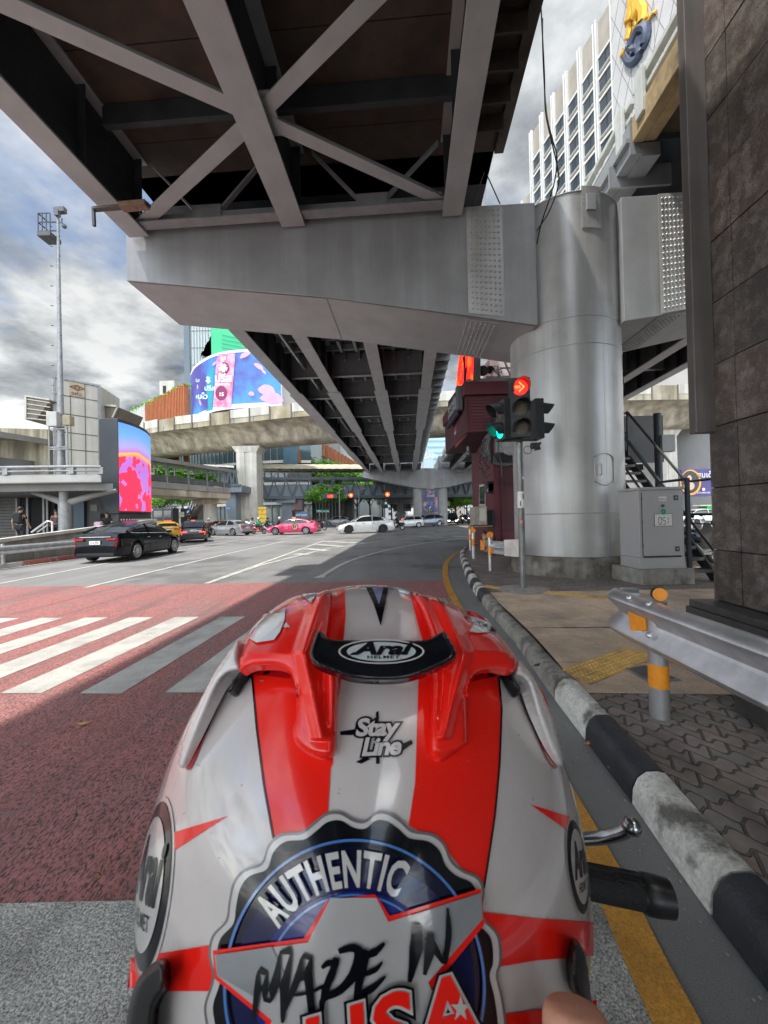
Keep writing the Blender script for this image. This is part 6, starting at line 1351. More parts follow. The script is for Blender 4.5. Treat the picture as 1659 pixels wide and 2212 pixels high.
# signs at street level
def sign(name, lab, px0, px1, py0, py1, Y, mt, text=None, ts=.3, tm=None, post=True, cat='sign', rows=None):
    t_ = thing(name, lab, cat, P((px0+px1)/2, 1120, Y)); m = MB(); bx(m, px0, px1, py0, py1, Y, .08); m.build('panel', mt, t_)
    if rows:
        m = MB()
        for s_, px, py, z in rows: lettering(m, s_, P(px, py, Y-.03), (1, 0, 0), (0, 0, 1), z)
        m.build('lettering', tm or WHITEP, t_)
    if post:
        m = MB(); c = P((px0+px1)/2, py1, Y+.1); m.cyl((c.x, Y+.12, 0), (c.x, Y+.12, c.z), .07, n=8); m.build('post', PGREY, t_)
    return t_
sign('notice_board', 'tall yellow notice board with dark writing beside the viaduct pillar', 558, 575, 1095, 1129, 58, mat('notice yellow', (.62, .42, .05), .6), rows=[('ขอบคุณ', 566.5, 1102, .42), ('ที่', 566.5, 1107, .4), ('ความร่วมมือ', 566.5, 1112, .33), ('ตำรวจ', 566.5, 1121, .36)], tm=mat('notice brown', (.12, .06, .02), .6))
sign('street_name_sign', 'blue street sign with crown shaped top right of the cafe sign', 640, 663, 1108, 1116, 60, mat('sign blue', (.04, .16, .38), .5), rows=[('ศาลาแดง', 651, 1114.5, .48)])
sign('street_name_sign', 'small dark blue street sign in front of the stair tower column', 486, 500, 1094, 1100, 52, MATS['sign blue'], rows=[('ถนน', 493, 1099, .3)])
sign('direction_sign', 'green road name sign under the bridge, left of the tree trunk', 683, 697, 1101, 1107, 64, mat('sign green', (.02, .22, .17), .5), rows=[('สีลม', 690, 1106, .35)])
sign('direction_sign', 'green road name sign just right of the tree trunk under the bridge', 698, 711, 1101, 1107, 64.5, MATS['sign green'], rows=[('พระราม', 704.5, 1106, .35)])
sign('direction_sign', 'teal direction sign hanging in the trees by the far pier', 824, 838, 1089, 1098, 95, mat('sign teal', (.04, .32, .30), .5), rows=[('สีลม', 831, 1096, .7)])
sign('direction_sign', 'pale blue sign above the teal direction sign in the trees', 815, 826, 1080, 1091, 92, mat('sign pale blue', (.45, .58, .65), .5))
sign('direction_sign', 'white road sign back on the right of the far pier, lower', 956, 971, 1083, 1093, 90, WHITEP)
sign('direction_sign', 'white overhead sign back above the far right traffic', 993, 1012, 1068, 1079, 95, WHITEP)
ks = sign('keep_left_sign', 'blue keep left arrow sign over a striped board before the distant pier', 924, 934, 1092, 1101, 56.8, mat('traffic blue', (.02, .12, .38), .5))
m = MB(); bx(m, 923, 935, 1101.5, 1109, 56.8, .08); m.build('striped_board', mat('hazard yellow', (.7, .40, .02), .5), ks); m = MB()
for k in range(3): m.bar(P(924+k*4, 1108.5, 56.75), P(927+k*4, 1102, 56.75), .18, .02, up=(0, 1, 0))
m.build('black_bar', BLACK, ks); m = MB(); m.bar(P(931, 1094, 56.7), P(927, 1099, 56.7), .12, .02, up=(0, 1, 0)); m.build('arrow', WHITEP, ks)
ks = sign('keep_left_sign', 'blue keep left arrow sign over a striped board above the dark hatchback', 402, 410, 1101, 1110, 38, MATS['traffic blue'])
m = MB(); bx(m, 402, 411, 1111, 1119, 38, .08); m.build('striped_board', MATS['hazard yellow'], ks); m = MB()
for k in range(3): m.bar(P(402.5+k*3, 1118.5, 37.95), P(405+k*3, 1112, 37.95), .1, .02, up=(0, 1, 0))
m.build('black_bar', BLACK, ks); m = MB(); m.bar(P(408, 1103, 37.9), P(404, 1108, 37.9), .1, .02, up=(0, 1, 0)); m.build('arrow', WHITEP, ks)
vs_ = thing('video_sign', 'small black framed video sign hung under the truss bridge beside its pillar', 'screen', P(637, 1090, 68)); m = MB(); bx(m, 620, 656, 1075, 1106, 68, .4); m.build('case', BLACK, vs_); m = MB(); bx(m, 624, 652, 1079, 1102, 67.95, .05); m.build('screen', mat('dark video picture', (.05, .03, .03), .4, 0, .5, .8, emit=.6, col2=(.45, .10, .08), c2=(.62, .70)), vs_)
cp_ = thing('camera_pole', 'thin white pole with grey box and small cameras above the yellow taxi', 'pole', P(387, 1120, 40)); m = MB(); a = P(388, 1090, 40); m.cyl((a.x, 40, 0), (a.x, 40, a.z), .09, n=8); m.build('pole', WHITEP, cp_); m = MB(); bx(m, 387, 396, 1106, 1117, 39.8, .2); m.build('box', mat('pale box', (.5, .5, .42), .5), cp_); m = MB(); bx(m, 370, 380, 1089, 1093, 39.8, .3); m.bar(P(365, 1094, 40), P(390, 1094, 40), .05, .05); m.build('camera', WHITEP, cp_)
for i, (px, lab, Y) in enumerate(((352, 'thin grey sign pole left of the camera pole', 36), (775, 'grey lamp post among the trees left of the white sedan', 66), (733, 'grey camera lamp post in front of the fence', 62))):
    t_ = thing('street_pole', lab, 'pole', P(px, 1120, Y)); m = MB(); a = P(px, 1097-40*(i > 0), Y); m.cyl((a.x, Y, 0), (a.x, Y, a.z), .08, n=8); m.build('pole', PGREY, t_)
    m = MB(); m.bar(Vector((a.x, Y, a.z)), Vector((a.x+1.2, Y, a.z+.1)), .08, .08); m.build('arm', PGREY, t_)
# railing along the far pavement
fe = thing('railing', 'low dark railing along the far pavement between pink taxi and white sedan', 'railing', P(715, 1130, 58)); m = MB()
fa, fb = P(672, 1125, 60), P(752, 1125, 60)
for k in range(40): x = fa.x+(fb.x-fa.x)*k/39; m.box(x-.03, x+.03, 60, 60.06, .1, 1.2)
m.box(fa.x, fb.x, 59.98, 60.08, 1.15, 1.25); m.box(fa.x, fb.x, 59.98, 60.08, .3, .38); m.build('bars', DSTEEL, fe)
# suspended traffic lights
for i, (px, py, lab, Y) in enumerate(((758, 1070, 'red signal with cross hung under the truss bridge, left one of the two', 62), (837, 1068, 'red signal with cross hung beneath the bridge right over the tree tops', 58))):
    t_ = thing('hanging_signal', lab, 'traffic light', P(px, py, Y), group='hanging signals'); m = MB(); bx(m, px-14, px+5, py-4.5, py+4.5, Y, .3); m.build('case', BLACK, t_)
    for k in (0, 1): m = MB(); m.disc(P(px-9.5+k*5, py, Y-.02), (0, -1, 0), .13, 14); m.build('lens', LENSD, t_)
    m = MB(); m.disc(P(px, py, Y-.03), (0, -1, 0), .30, 18); m.build('red_lens', mat('bright red signal', (1, .03, .01), .5, emit=4, var=0), t_); c = P(px, py, Y-.06)
    m = MB(); m.bar(c-Vector((.13, 0, 0)), c+Vector((.13, 0, 0)), .02, .06); m.bar(c-Vector((0, 0, .13)), c+Vector((0, 0, .13)), .02, .06, up=(1, 0, 0)); m.build('cross', mat('cross orange', (1, .35, .05), .5, emit=5, var=0), t_)
    m = MB(); c = P(px-5, py-4.5, Y+.1); m.bar(c, c+Vector((0, 0, 1.6)), .08, .08); m.build('hanger', DSTEEL, t_)
cd = thing('countdown_display', 'red countdown display hung left of the two hanging signals', 'display', P(712, 1071, 62)); m = MB(); bx(m, 695, 728, 1066, 1077, 62, .3); m.build('case', BLACK, cd); m = MB(); lettering(m, '188', P(713, 1075, 61.95), (1, 0, 0), (0, 0, 1), .62); m.build('digits', mat('led red', (1, .03, .02), .5, emit=3, var=0), cd)
# trees
BARK = mat('tree bark', (.09, .07, .05), .9, 0, .3, 3)
def tree_meshes(seed, h, cr, n_leaf, ls_):
    rnd = random.Random(seed); root = bpy.data.objects.new('tree', None); C.objects.link(root)
    m = MB(); lean = rnd.uniform(-.3, .3); m.tube([(0, 0, 0), (lean*.3, 0, h*.3), (lean, .1, h*.6)], [.24, .17, .10], 8); tips = []
    for k in range(7):
        a = rnd.uniform(0, 6.28); e = Vector((math.cos(a)*cr*.65, math.sin(a)*cr*.65, h*rnd.uniform(.6, .92))); st0 = Vector((lean*.6, 0, h*rnd.uniform(.35, .55))); m.tube([st0, st0.lerp(e, .5)+Vector((0, 0, .3)), e], [.10, .07, .03], 6); tips.append(e)
    m.build('trunk', BARK, root, smooth=True, world=False)
    m = MB(); cl_ = [(t_+Vector((rnd.gauss(0, .5), rnd.gauss(0, .5), rnd.gauss(0, .4))), rnd.uniform(.30, .55)*cr) for t_ in tips for _ in range(2)]+[(Vector((rnd.gauss(0, cr*.3), rnd.gauss(0, cr*.3), h*rnd.uniform(.62, .9))), cr*.45) for _ in range(4)]
    for k in range(n_leaf):
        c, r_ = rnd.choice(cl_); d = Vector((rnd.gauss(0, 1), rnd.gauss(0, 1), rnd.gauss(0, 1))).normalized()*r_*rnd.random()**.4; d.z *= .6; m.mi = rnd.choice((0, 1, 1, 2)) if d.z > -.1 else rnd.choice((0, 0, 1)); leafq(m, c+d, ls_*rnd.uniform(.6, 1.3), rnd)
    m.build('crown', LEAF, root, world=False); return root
T = [tree_meshes(11+i, 10, 4.4, 3200, .30) for i in range(3)]
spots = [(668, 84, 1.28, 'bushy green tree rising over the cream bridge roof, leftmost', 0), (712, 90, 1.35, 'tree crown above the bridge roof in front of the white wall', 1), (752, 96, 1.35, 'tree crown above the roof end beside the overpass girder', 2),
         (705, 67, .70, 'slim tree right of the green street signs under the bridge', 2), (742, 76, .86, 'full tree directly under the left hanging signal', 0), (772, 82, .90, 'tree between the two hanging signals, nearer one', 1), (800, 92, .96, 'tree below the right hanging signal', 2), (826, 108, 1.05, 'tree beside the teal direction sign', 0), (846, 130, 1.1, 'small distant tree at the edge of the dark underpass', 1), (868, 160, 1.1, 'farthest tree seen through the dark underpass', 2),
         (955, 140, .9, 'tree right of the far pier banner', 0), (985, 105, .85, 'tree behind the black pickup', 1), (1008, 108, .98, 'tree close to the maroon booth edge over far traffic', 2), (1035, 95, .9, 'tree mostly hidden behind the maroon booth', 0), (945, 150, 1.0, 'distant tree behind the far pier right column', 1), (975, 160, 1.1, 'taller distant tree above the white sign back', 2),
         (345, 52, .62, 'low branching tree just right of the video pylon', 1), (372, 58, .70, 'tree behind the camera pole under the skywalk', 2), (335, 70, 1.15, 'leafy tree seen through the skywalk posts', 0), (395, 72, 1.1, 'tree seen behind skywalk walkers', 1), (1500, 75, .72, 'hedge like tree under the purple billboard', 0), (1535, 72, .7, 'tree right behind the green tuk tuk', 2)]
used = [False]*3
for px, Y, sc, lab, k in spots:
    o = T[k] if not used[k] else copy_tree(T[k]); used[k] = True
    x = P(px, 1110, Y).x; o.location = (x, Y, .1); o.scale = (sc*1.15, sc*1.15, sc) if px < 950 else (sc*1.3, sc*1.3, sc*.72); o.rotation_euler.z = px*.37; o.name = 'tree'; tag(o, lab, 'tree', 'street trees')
for px0, px1, pt, Y, lab, c_ in ((948, 975, 1098, 230, 'pale distant block low behind the trees left of the white sign backs', (.50, .48, .44)), (975, 1003, 1090, 250, 'taller tan distant block behind the black pickup', (.45, .38, .30)), (1003, 1040, 1095, 240, 'grey distant block beside the booth edge', (.40, .42, .43)), (700, 790, 1062, 170, 'pale block behind the trees under the truss bridge', (.46, .45, .42)), (790, 880, 1080, 260, 'distant grey block at the mouth of the dark underpass', (.33, .34, .35))):
    q_ = thing('distant_building', lab, 'building', P((px0+px1)/2, 1110, Y), group='distant street blocks'); m = MB(); a, b = P(px0, 1112, Y), P(px1, pt, Y); m.box(a.x, b.x, Y, Y+20, 0, b.z); m.build('wall', mat('distant wall %d' % px0, c_, .8, 0, .15, .1), q_)
    m = MB(); n_ = max(2, int((b.x-a.x)/4)); 
    for i in range(n_):
        for z in np.arange(2, b.z-2, 3.5): x = a.x+(b.x-a.x)*(i+.25)/n_; m.box(x, x+(b.x-a.x)/n_*.5, Y-.1, Y, z, z+1.8)
    m.build('windows', GLASS, q_)
# ================================================================ VEHICLES
TYRE = mat('tyre rubber', (.02, .02, .021), .8, 0, .2, 9); RIM = mat('alloy rim', (.55, .56, .57), .3, .8, .1, 9); RIMD = mat('dark alloy rim', (.06, .06, .065), .3, .6, .1, 9)
CGLASS = mat('tinted car glass', (.012, .016, .02), .04, 0, .1, 2, spec=.9); TRIM = mat('black car trim', (.015, .015, .016), .5); CHROME = mat('chrome trim', (.7, .7, .72), .15, 1, 0)
TAIL = mat('tail lamp red', (.40, .012, .010), .15, 0, .1, 20, emit=.10); TAILON = mat('lit tail lamp', (1, .05, .03), .3, emit=2.5, var=0); HEADL = mat('head lamp glass', (.75, .78, .8), .08, .3, .1, 20); HEADON = mat('lit head lamp', (1, .95, .8), .3, emit=3, var=0)
def paint(name, c, metal=.3):
    dk = max(c) < .07; return mat(name, c, .22 if dk else .28, metal, .05, .8, coat=.25 if dk else 1, spec=.3 if dk else .5)
def lerpt(tab, t):
    for (a, va), (b, vb) in zip(tab, tab[1:]):
        if t <= b: return va+(vb-va)*((t-a)/(b-a) if b > a else 0)
    return tab[-1][1]
KINDS = {
 'sedan': dict(L=4.75, W=1.8, top=[(0, .50), (.015, .62), (.05, .70), (.13, .80), (.26, .93), (.32, .95), (.80, 1.02), (.88, 1.06), (.97, 1.04), (.99, .95), (1, .60)], gh=[(.25, .93), (.40, 1.36), (.47, 1.43), (.56, 1.455), (.66, 1.42), (.76, 1.30), (.90, 1.05)], roof=(.385, .77), wx=(.185, .785), wr=.335),
 'hatch': dict(L=4.0, W=1.74, top=[(0, .50), (.02, .66), (.06, .76), (.22, .96), (.3, .98), (.8, 1.04), (.97, 1.05), (1, .60)], gh=[(.22, .96), (.40, 1.42), (.52, 1.52), (.75, 1.50), (.88, 1.40), (.985, 1.05)], roof=(.39, .90), wx=(.19, .81), wr=.31),
 'suv': dict(L=4.35, W=1.83, top=[(0, .55), (.02, .75), (.06, .90), (.24, 1.04), (.3, 1.05), (.8, 1.12), (.97, 1.10), (1, .65)], gh=[(.24, 1.04), (.38, 1.50), (.50, 1.62), (.76, 1.60), (.88, 1.48), (.985, 1.12)], roof=(.37, .90), wx=(.19, .81), wr=.36),
 'pickup': dict(L=5.2, W=1.86, top=[(0, .6), (.02, .85), (.06, 1.0), (.24, 1.12), (.3, 1.13), (.64, 1.15), (.66, 1.10), (.98, 1.10), (1, .7)], gh=[(.22, 1.12), (.34, 1.62), (.42, 1.74), (.55, 1.73), (.62, 1.60), (.66, 1.15)], roof=(.33, .61), wx=(.17, .80), wr=.39)}
def car(kind, label, loc, heading, body, group='cars at the junction', rim=RIM, cat='car', plate='', brake=False, lights=False, taxi=None, scale=1., spokes=10, detail=True, accent=None):
    K_ = KINDS[kind]; L_, W_ = K_['L'], K_['W']; root = thing('car' if cat != 'taxi' else 'taxi', label, cat, loc, heading, group); root.scale = (scale,)*3
    OFF[root.name] = Vector()
    def bd(m, n_, mt, parent=root, **k): return m.build(n_, mt, parent, world=False, **k)
    wid = lambda t: W_/2*lerpt([(0, .70), (.02, .82), (.07, .92), (.16, .985), (.5, 1.), (.86, .985), (.95, .93), (.985, .86), (1, .80)], t)
    X = lambda t: L_*(.5-t)
    ts = sorted(set(list(np.linspace(0, 1, 45))+[w_+d_ for w_ in K_['wx'] for d_ in np.linspace(-.098, .098, 17)]))
    Ra = K_['wr']+.055
    def zsill(t):
        z = .19+.06*(t < .03 or t > .97)
        for w_ in K_['wx']:
            dx = (t-w_)*L_
            if abs(dx) < Ra: z = max(z, K_['wr']+math.sqrt(Ra*Ra-dx*dx))
        return z
    def sec(t):
        w_, zt_, zs = wid(t), lerpt(K_['top'], t), zsill(t); zm = max(zs+.02, min(.55, zt_*.62)); zb_ = max(zs+.04, zt_*.90)
        pts = [(w_*.93, zs), (w_*.985, zs+(zm-zs)*.35), (w_, zm), (w_*.985, (zm+zb_)/2), (w_*.955, zb_), (w_*.90, zt_-.012), (w_*.5, zt_+.012), (0, zt_+.02)]
        return pts
    m = MB(); rings = [[Vector((X(t), y, z)) for y, z in sec(t)]+[Vector((X(t), -y, z)) for y, z in reversed(sec(t)[:-1])] for t in ts]
    m.loft(rings, closed=False, cap=False)
    for rg in (rings[0], rings[-1]): m.poly(rg)
    bo = bd(m, 'body', body, smooth=True)
    m = MB(); m.box(-L_*.47, L_*.47, -W_*.40, W_*.40, .20, .62); bd(m, 'underbody', TRIM)
    g0, g1 = K_['gh'][0][0], K_['gh'][-1][0]; tg = np.linspace(g0, g1, 26)
    def gsec(t, o=0):
        zt_ = lerpt(K_['gh'], t); zb_ = lerpt(K_['top'], t)-.02; h = max(.005, zt_-zb_); yb = wid(t)*.90; yt = yb-min(.20, h*.42)
        return [(yb+o, zb_), (yb-(yb-yt)*.5+.012+o, zb_+h*.5), (yt+o, zb_+h*.86), (yt*.80, zb_+h*.97+o), (yt*.4, zt_+.004+o), (0, zt_+.008+o)]
    m = MB(); m.loft([[Vector((X(t), y, z)) for y, z in gsec(t)]+[Vector((X(t), -y, z)) for y, z in reversed(gsec(t)[:-1])] for t in tg], closed=False, cap=False); bd(m, 'windows', CGLASS, smooth=True)
    r0, r1 = K_['roof']; m = MB(); tr = np.linspace(r0, r1, 14)
    m.loft([[Vector((X(t), y, z)) for y, z in gsec(t, .012)[2:]]+[Vector((X(t), -y, z)) for y, z in reversed(gsec(t, .012)[2:-1])] for t in tr], closed=False, cap=False); bd(m, 'roof', body if not accent else accent, smooth=True)
    for sg in (1, -1):      # pillars
        m = MB()
        for path, w_ in (([(t, 2) for t in np.linspace(r0, g0+.01, 6)], .05), ([(t, 2) for t in np.linspace(r1, g1-.02, 6)], .11), (None, .05)):
            if path is None:
                tm_ = (r0+r1)/2+.02; a, b = gsec(tm_, .01)[0], gsec(tm_, .01)[2]; mid = gsec(tm_, .012)[1]; m.tube([Vector((X(tm_), sg*y, z)) for y, z in (a, mid, b)], .028, 4)
            else: m.tube([Vector((X(t), sg*(gsec(t)[2][0]+.005), gsec(t)[2][1]+.005)) for t, _ in path], w_/2*1.1, 5)
        if kind != 'pickup':   # c pillar panel
            q = []; tc_ = r1-.02
            q = [Vector((X(tc_), sg*(gsec(tc_)[2][0]+.014), gsec(tc_)[2][1])), Vector((X(tc_+.055), sg*(gsec(tc_+.055)[1][0]+.016), gsec(tc_+.055)[1][1])), Vector((X(tc_+.06), sg*(gsec(tc_+.06)[0][0]+.014), gsec(tc_+.06)[0][1]+.02)), Vector((X(g1-.01), sg*(gsec(g1-.01)[0][0]+.012), gsec(g1-.01)[0][1]+.03)), Vector((X(r1+.03), sg*(gsec(r1+.03)[2][0]+.012), gsec(r1+.03)[2][1]+.005))]
            m.poly(q)
        bd(m, 'pillar', body, smooth=False)
        m = MB(); m.ball((X(g0+.055), sg*(W_/2+.06), 1.0), .07, .09, .06, 10, 7); bd(m, 'mirror', body, smooth=True)
    def patch(t0, t1, f0, f1, sg, o=.008, n=6):   # lamp patch wrapped on the body side
        rg = []
        for t in np.linspace(t0, t1, n):
            s_ = sec(t); zt_, y_top, y_mid = s_[5][1], s_[5][0], s_[3][0]; ring = []
            for f in np.linspace(f0, f1, 4):
                z = zt_*f; y = y_mid+(y_top-y_mid)*max(0, min(1, (z-s_[3][1])/(s_[5][1]-s_[3][1]+1e-6))); ring.append(Vector((X(t), sg*(y+o), z)))
            rg.append(ring)
        return rg
    tl_ = TAILON if brake else TAIL
    for sg in (1, -1):
        m = MB(); m.loft(patch(.935, .998, .82, .92, sg), closed=False, cap=False); zt1 = lerpt(K_['top'], .985); m.box(-L_/2-.012, -L_/2+.03, sg*W_*.40-(.16 if sg > 0 else .0), sg*W_*.40+(.0 if sg > 0 else .16), zt1*.83, zt1*.89) if sg > 0 else m.box(-L_/2-.012, -L_/2+.03, -W_*.40, -W_*.40+.32, zt1*.83, zt1*.89)
        if sg > 0: m.box(-L_/2-.0125, -L_/2+.03, W_*.40-.32, W_*.40-.161, zt1*.83, zt1*.89)
        bd(m, 'tail_light', tl_)
        m = MB(); m.loft(patch(.012, .085, .74, .92, sg), closed=False, cap=False); zf = .62; m.box(L_/2-.02, L_/2+.008, min(sg*W_*.2, sg*W_*.37), max(sg*W_*.2, sg*W_*.37), zf-.10, zf+.04); bd(m, 'headlight', HEADON if lights else HEADL)
    m = MB(); m.box(L_/2-.02, L_/2+.014, -W_*.25, W_*.25, .28, .46); m.box(L_/2-.02, L_/2+.012, -W_*.18, W_*.18, .54, .62); bd(m, 'grille', TRIM)
    m = MB(); m.box(-L_/2-.02, -L_/2+.02, -W_*.36, W_*.36, .26, .36); bd(m, 'rear_diffuser', TRIM)
    m = MB(); zp = .72 if kind in ('sedan', 'pickup') else .80; m.box(-L_/2-.022, -L_/2, -.19, .19, zp-.06, zp+.07); pl = bd(m, 'number_plate', WHITEP)
    m = MB(); m.box(L_/2, L_/2+.022, -.19, .19, .40, .51); bd(m, 'number_plate', WHITEP)
    if plate: m = MB(); lettering(m, plate, (-L_/2-.024, 0, zp-.02), (0, -1, 0), (0, 0, 1), .085); bd(m, 'plate_lettering', TRIM, pl)
    if detail:
        m = MB()
        for sg in (1, -1):
            for t in (.30, (r0+r1)/2+.02, .70):
                s_ = sec(t); pts = [Vector((X(t), sg*(y+.003), z)) for y, z in s_[1:5]]
                for a, b in zip(pts, pts[1:]): m.bar(a, b, .010, .006)
        bd(m, 'door_seam', TRIM)
        for t in (.44, .62):
            for sg in (1, -1): y, z = sec(t)[4]; m = MB(); m.obox((X(t), sg*(y+.022), z-.06), (.09, 0, 0), (0, .012, 0), (0, 0, .015)); bd(m, 'door_handle', CHROME if accent is None else body)
        m = MB(); zt_ = lerpt(K_['gh'], r1)
        m.obox((-L_/2+.03, 0, zt1*.95), (.02, 0, 0), (0, W_*.30, 0), (0, 0, .012)); bd(m, 'boot_trim', CHROME)
        if kind in ('sedan',):      # bright line under the side glass
            for sg in (1, -1):
                m = MB(); m.tube([Vector((X(t), sg*(gsec(t)[0][0]+.012), gsec(t)[0][1]+.022)) for t in np.linspace(g0+.04, g1-.05, 10)], .010, 4)
                m.tube([Vector((X(t), sg*(gsec(t)[2][0]+.02), gsec(t)[2][1]-.005)) for t in np.linspace(r0-.02, r1-.01, 10)], .010, 4); bd(m, 'window_trim', CHROME)
    for w_ in K_['wx']:
        for sg in (1, -1):
            r_ = K_['wr']; c = Vector((X(w_), sg*(W_/2-.12), r_)); m = MB()
            m.loft([[c+Vector((math.cos(a)*q, sg*o, math.sin(a)*q)) for a in np.linspace(0, 2*math.pi, 29)[:-1]] for q, o in ((r_*.70, -.09), (r_*.96, -.10), (r_, -.07), (r_, .07), (r_*.96, .10), (r_*.70, .095))], True, True); wh = bd(m, 'wheel', TYRE, smooth=True)
            m = MB(); m.torus(c+Vector((0, sg*.095, 0)), (0, 1, 0), r_*.68, .016, 26, 6)
            for k in range(spokes):
                a = 2*math.pi*k/spokes; d_ = Vector((math.cos(a), 0, math.sin(a))); m.bar(c+Vector((0, sg*.10, 0))+d_*.03, c+Vector((0, sg*.10, 0))+d_*r_*.68, .03 if spokes > 6 else .06, .014, up=(0, 1, 0))
            m.cyl(c+Vector((0, sg*.07, 0)), c+Vector((0, sg*.115, 0)), .045, n=12); bd(m, 'rim', rim, wh, smooth=False)
    if taxi:
        m = MB(); zt_ = max(v for _, v in K_['gh']); m.box(-.12, .12, -.20, .20, zt_+.01, zt_+.14); tsg = bd(m, 'roof_sign', taxi); m = MB(); lettering(m, 'TAXI', (0, -.205, zt_+.04), (1, 0, 0), (0, 0, 1), .09); bd(m, 'lettering', BLACK, tsg)
    return root
def cg(px, py): g_ = G(px, py); g_.z = .012; return g_
def hd(x, y): return math.atan2(y, x)
B1 = car('sedan', 'glossy black sedan driving away beside the ramp wall', (-10.62, 16.95, .012), hd(-.03, 1), paint('black car paint', (.006, .007, .009), .2), plate='3กส 882', spokes=12, scale=1.03)
B2 = car('sedan', 'yellow taxi sedan partly behind the black car', (-18.4, 33.6, .012), hd(-.55, .84), paint('yellow taxi paint', (.80, .42, .01), 0), cat='taxi', plate='1มฉ 24')
B3 = car('hatch', 'dark grey hatchback seen from behind with lit brake lights', (-13.55, 28.4, .012), hd(-.40, .92), paint('dark grey car paint', (.05, .055, .06), .5), plate='4กด 90', brake=True)
m = MB(); m.box(-2.03, -1.9, -.1, .1, 1.46, 1.50); m.build('brake_lamp', TAILON, B3, world=False)
B4 = car('sedan', 'silver sedan standing before the concrete viaduct pillar', (-14.6, 37.8, .012), hd(-.86, .50)+math.pi*0, paint('silver car paint', (.42, .44, .46), .6), plate='7กข 31')
B5 = car('sedan', 'orange taxi mostly hidden behind the silver sedan', (-18.0, 44, .012), hd(-.9, .42), paint('orange taxi paint', (.72, .13, .02), 0), cat='taxi')
B6 = car('sedan', 'hot pink taxi with round door crest crossing to the left', (-8.35, 36.9, .012), hd(-1, .10), paint('pink taxi paint', (.68, .035, .13), 0), cat='taxi', taxi=mat('taxi sign', (.8, .25, .15), .4, emit=.4))
for sg in (1, -1):
    m = MB(); m.disc((-.35, sg*.905, .72), (0, sg, 0), .27, 24); m.build('door_crest', mat('crest cream', (.62, .45, .25), .5, 0, .4, 30), B6, world=False)
    m = MB(); m.torus((-.35, sg*.915, .72), (0, 1, 0), .27, .02, 24, 5); m.box(-.46, -.37, sg*.915-.006, sg*.915+.006, .62, .84); m.box(-.31, -.20, sg*.915-.006, sg*.915+.006, .60, .86); m.build('crest_ring', mat('crest brown', (.12, .04, .02), .5), B6, world=False)
    m = MB(); lettering(m, 'แท็กซี่', (.45, sg*.913, .72), (-sg, 0, 0), (0, 0, 1), .15); lettering(m, '0-2880', (.45, sg*.913, .55), (-sg, 0, 0), (0, 0, 1), .12); m.build('door_lettering', mat('pale pink letters', (.75, .45, .5), .5), B6, world=False)
B7 = car('sedan', 'white sedan with black wheels turning left in the middle of the junction', (-1.75, 36.6, .012), hd(-1, -.22), paint('white car paint', (.66, .66, .65), .1), rim=RIMD, scale=1.09)
B8 = car('hatch', 'small white hatchback following behind the dark scooter', (2.9, 50, .012), hd(-.95, -.3), paint('white car paint', (.66, .66, .65), .1), scale=.98)
B9 = car('suv', 'grey blue suv at the tail of the crossing queue by the far pier', (5.8, 53.5, .012), hd(-.90, -.35), paint('blue grey car paint', (.16, .19, .24), .6), spokes=5)
B10 = car('pickup', 'black pickup facing the camera with both headlights lit', (10.6, 62, .012), hd(-.15, -1), paint('black car paint', (.006, .007, .009)), lights=True)
for px, Y, lab, c_, k_, dr in ((1004, 72, 'dark blue car behind the black pickup near the maroon booth', (.02, .025, .035), 'sedan', (-.1, -1)), (1014, 88, 'small silver car far off beside the maroon booth wall', (.4, .42, .44), 'hatch', (-.1, -1)), (978, 90, 'white van shaped car in the haze behind the pickup', (.6, .6, .6), 'suv', (-.1, -1)), (900, 98, 'tiny white car in the dark underpass left of the distant pier', (.6, .6, .6), 'suv', (0, 1)), (884, 82, 'tiny dark car under the overpass beyond the hatchback', (.03, .03, .035), 'sedan', (0, 1)), (728, 70, 'pale van shaped car parked on the far street behind the railing', (.5, .5, .48), 'suv', (-1, 0))):
    c = P(px, 1120, Y); car(k_, lab, (c.x, Y, .012), hd(*dr), paint('far car paint %d' % px, c_), group='cars in the far street', detail=False, spokes=5, brake=(px in (900, 884)), lights=(px in (1004,)))
c = P(336, 1140, 38); car('hatch', 'white hatchback hidden behind the yellow taxi at the screen pylon', (c.x, 38.5, .012), hd(-.5, .85), paint('white car paint', None) if False else MATS['white car paint'], detail=False)
car('sedan', 'white sedan with star wheels seen through the steel stair', (31.5, 40, .012), hd(-1, .05), MATS['white car paint'], spokes=5, rim=RIM, scale=1.05)
# bus
bs = thing('bus', 'dark bus seen from behind with a red lit destination strip behind the video pylon', 'bus', P(352, 1120, 46)); bs_c = P(352, 1120, 46)
m = MB(); m.box(bs_c.x-1.25, bs_c.x+1.25, 46, 56, .4, 3.0); m.build('body', mat('dark bus paint', (.02, .03, .045), .3), bs, bevel=.12)
m = MB(); m.box(bs_c.x-.2, bs_c.x+.95, 45.93, 45.99, 1.15, 1.55); m.build('red_display', mat('bus led red', (1, .02, .03), .5, emit=2.2, var=0), bs); m = MB(); m.box(bs_c.x-1.0, bs_c.x+1.0, 45.94, 45.98, 1.9, 2.7); m.build('rear_window', CGLASS, bs)
for sx in (-.95, .95):
    for yy in (47.5, 53.5): m = MB(); m.cyl((bs_c.x+sx-.15, yy, .48), (bs_c.x+sx+.15, yy, .48), .48, n=20); m.build('wheel', TYRE, bs)
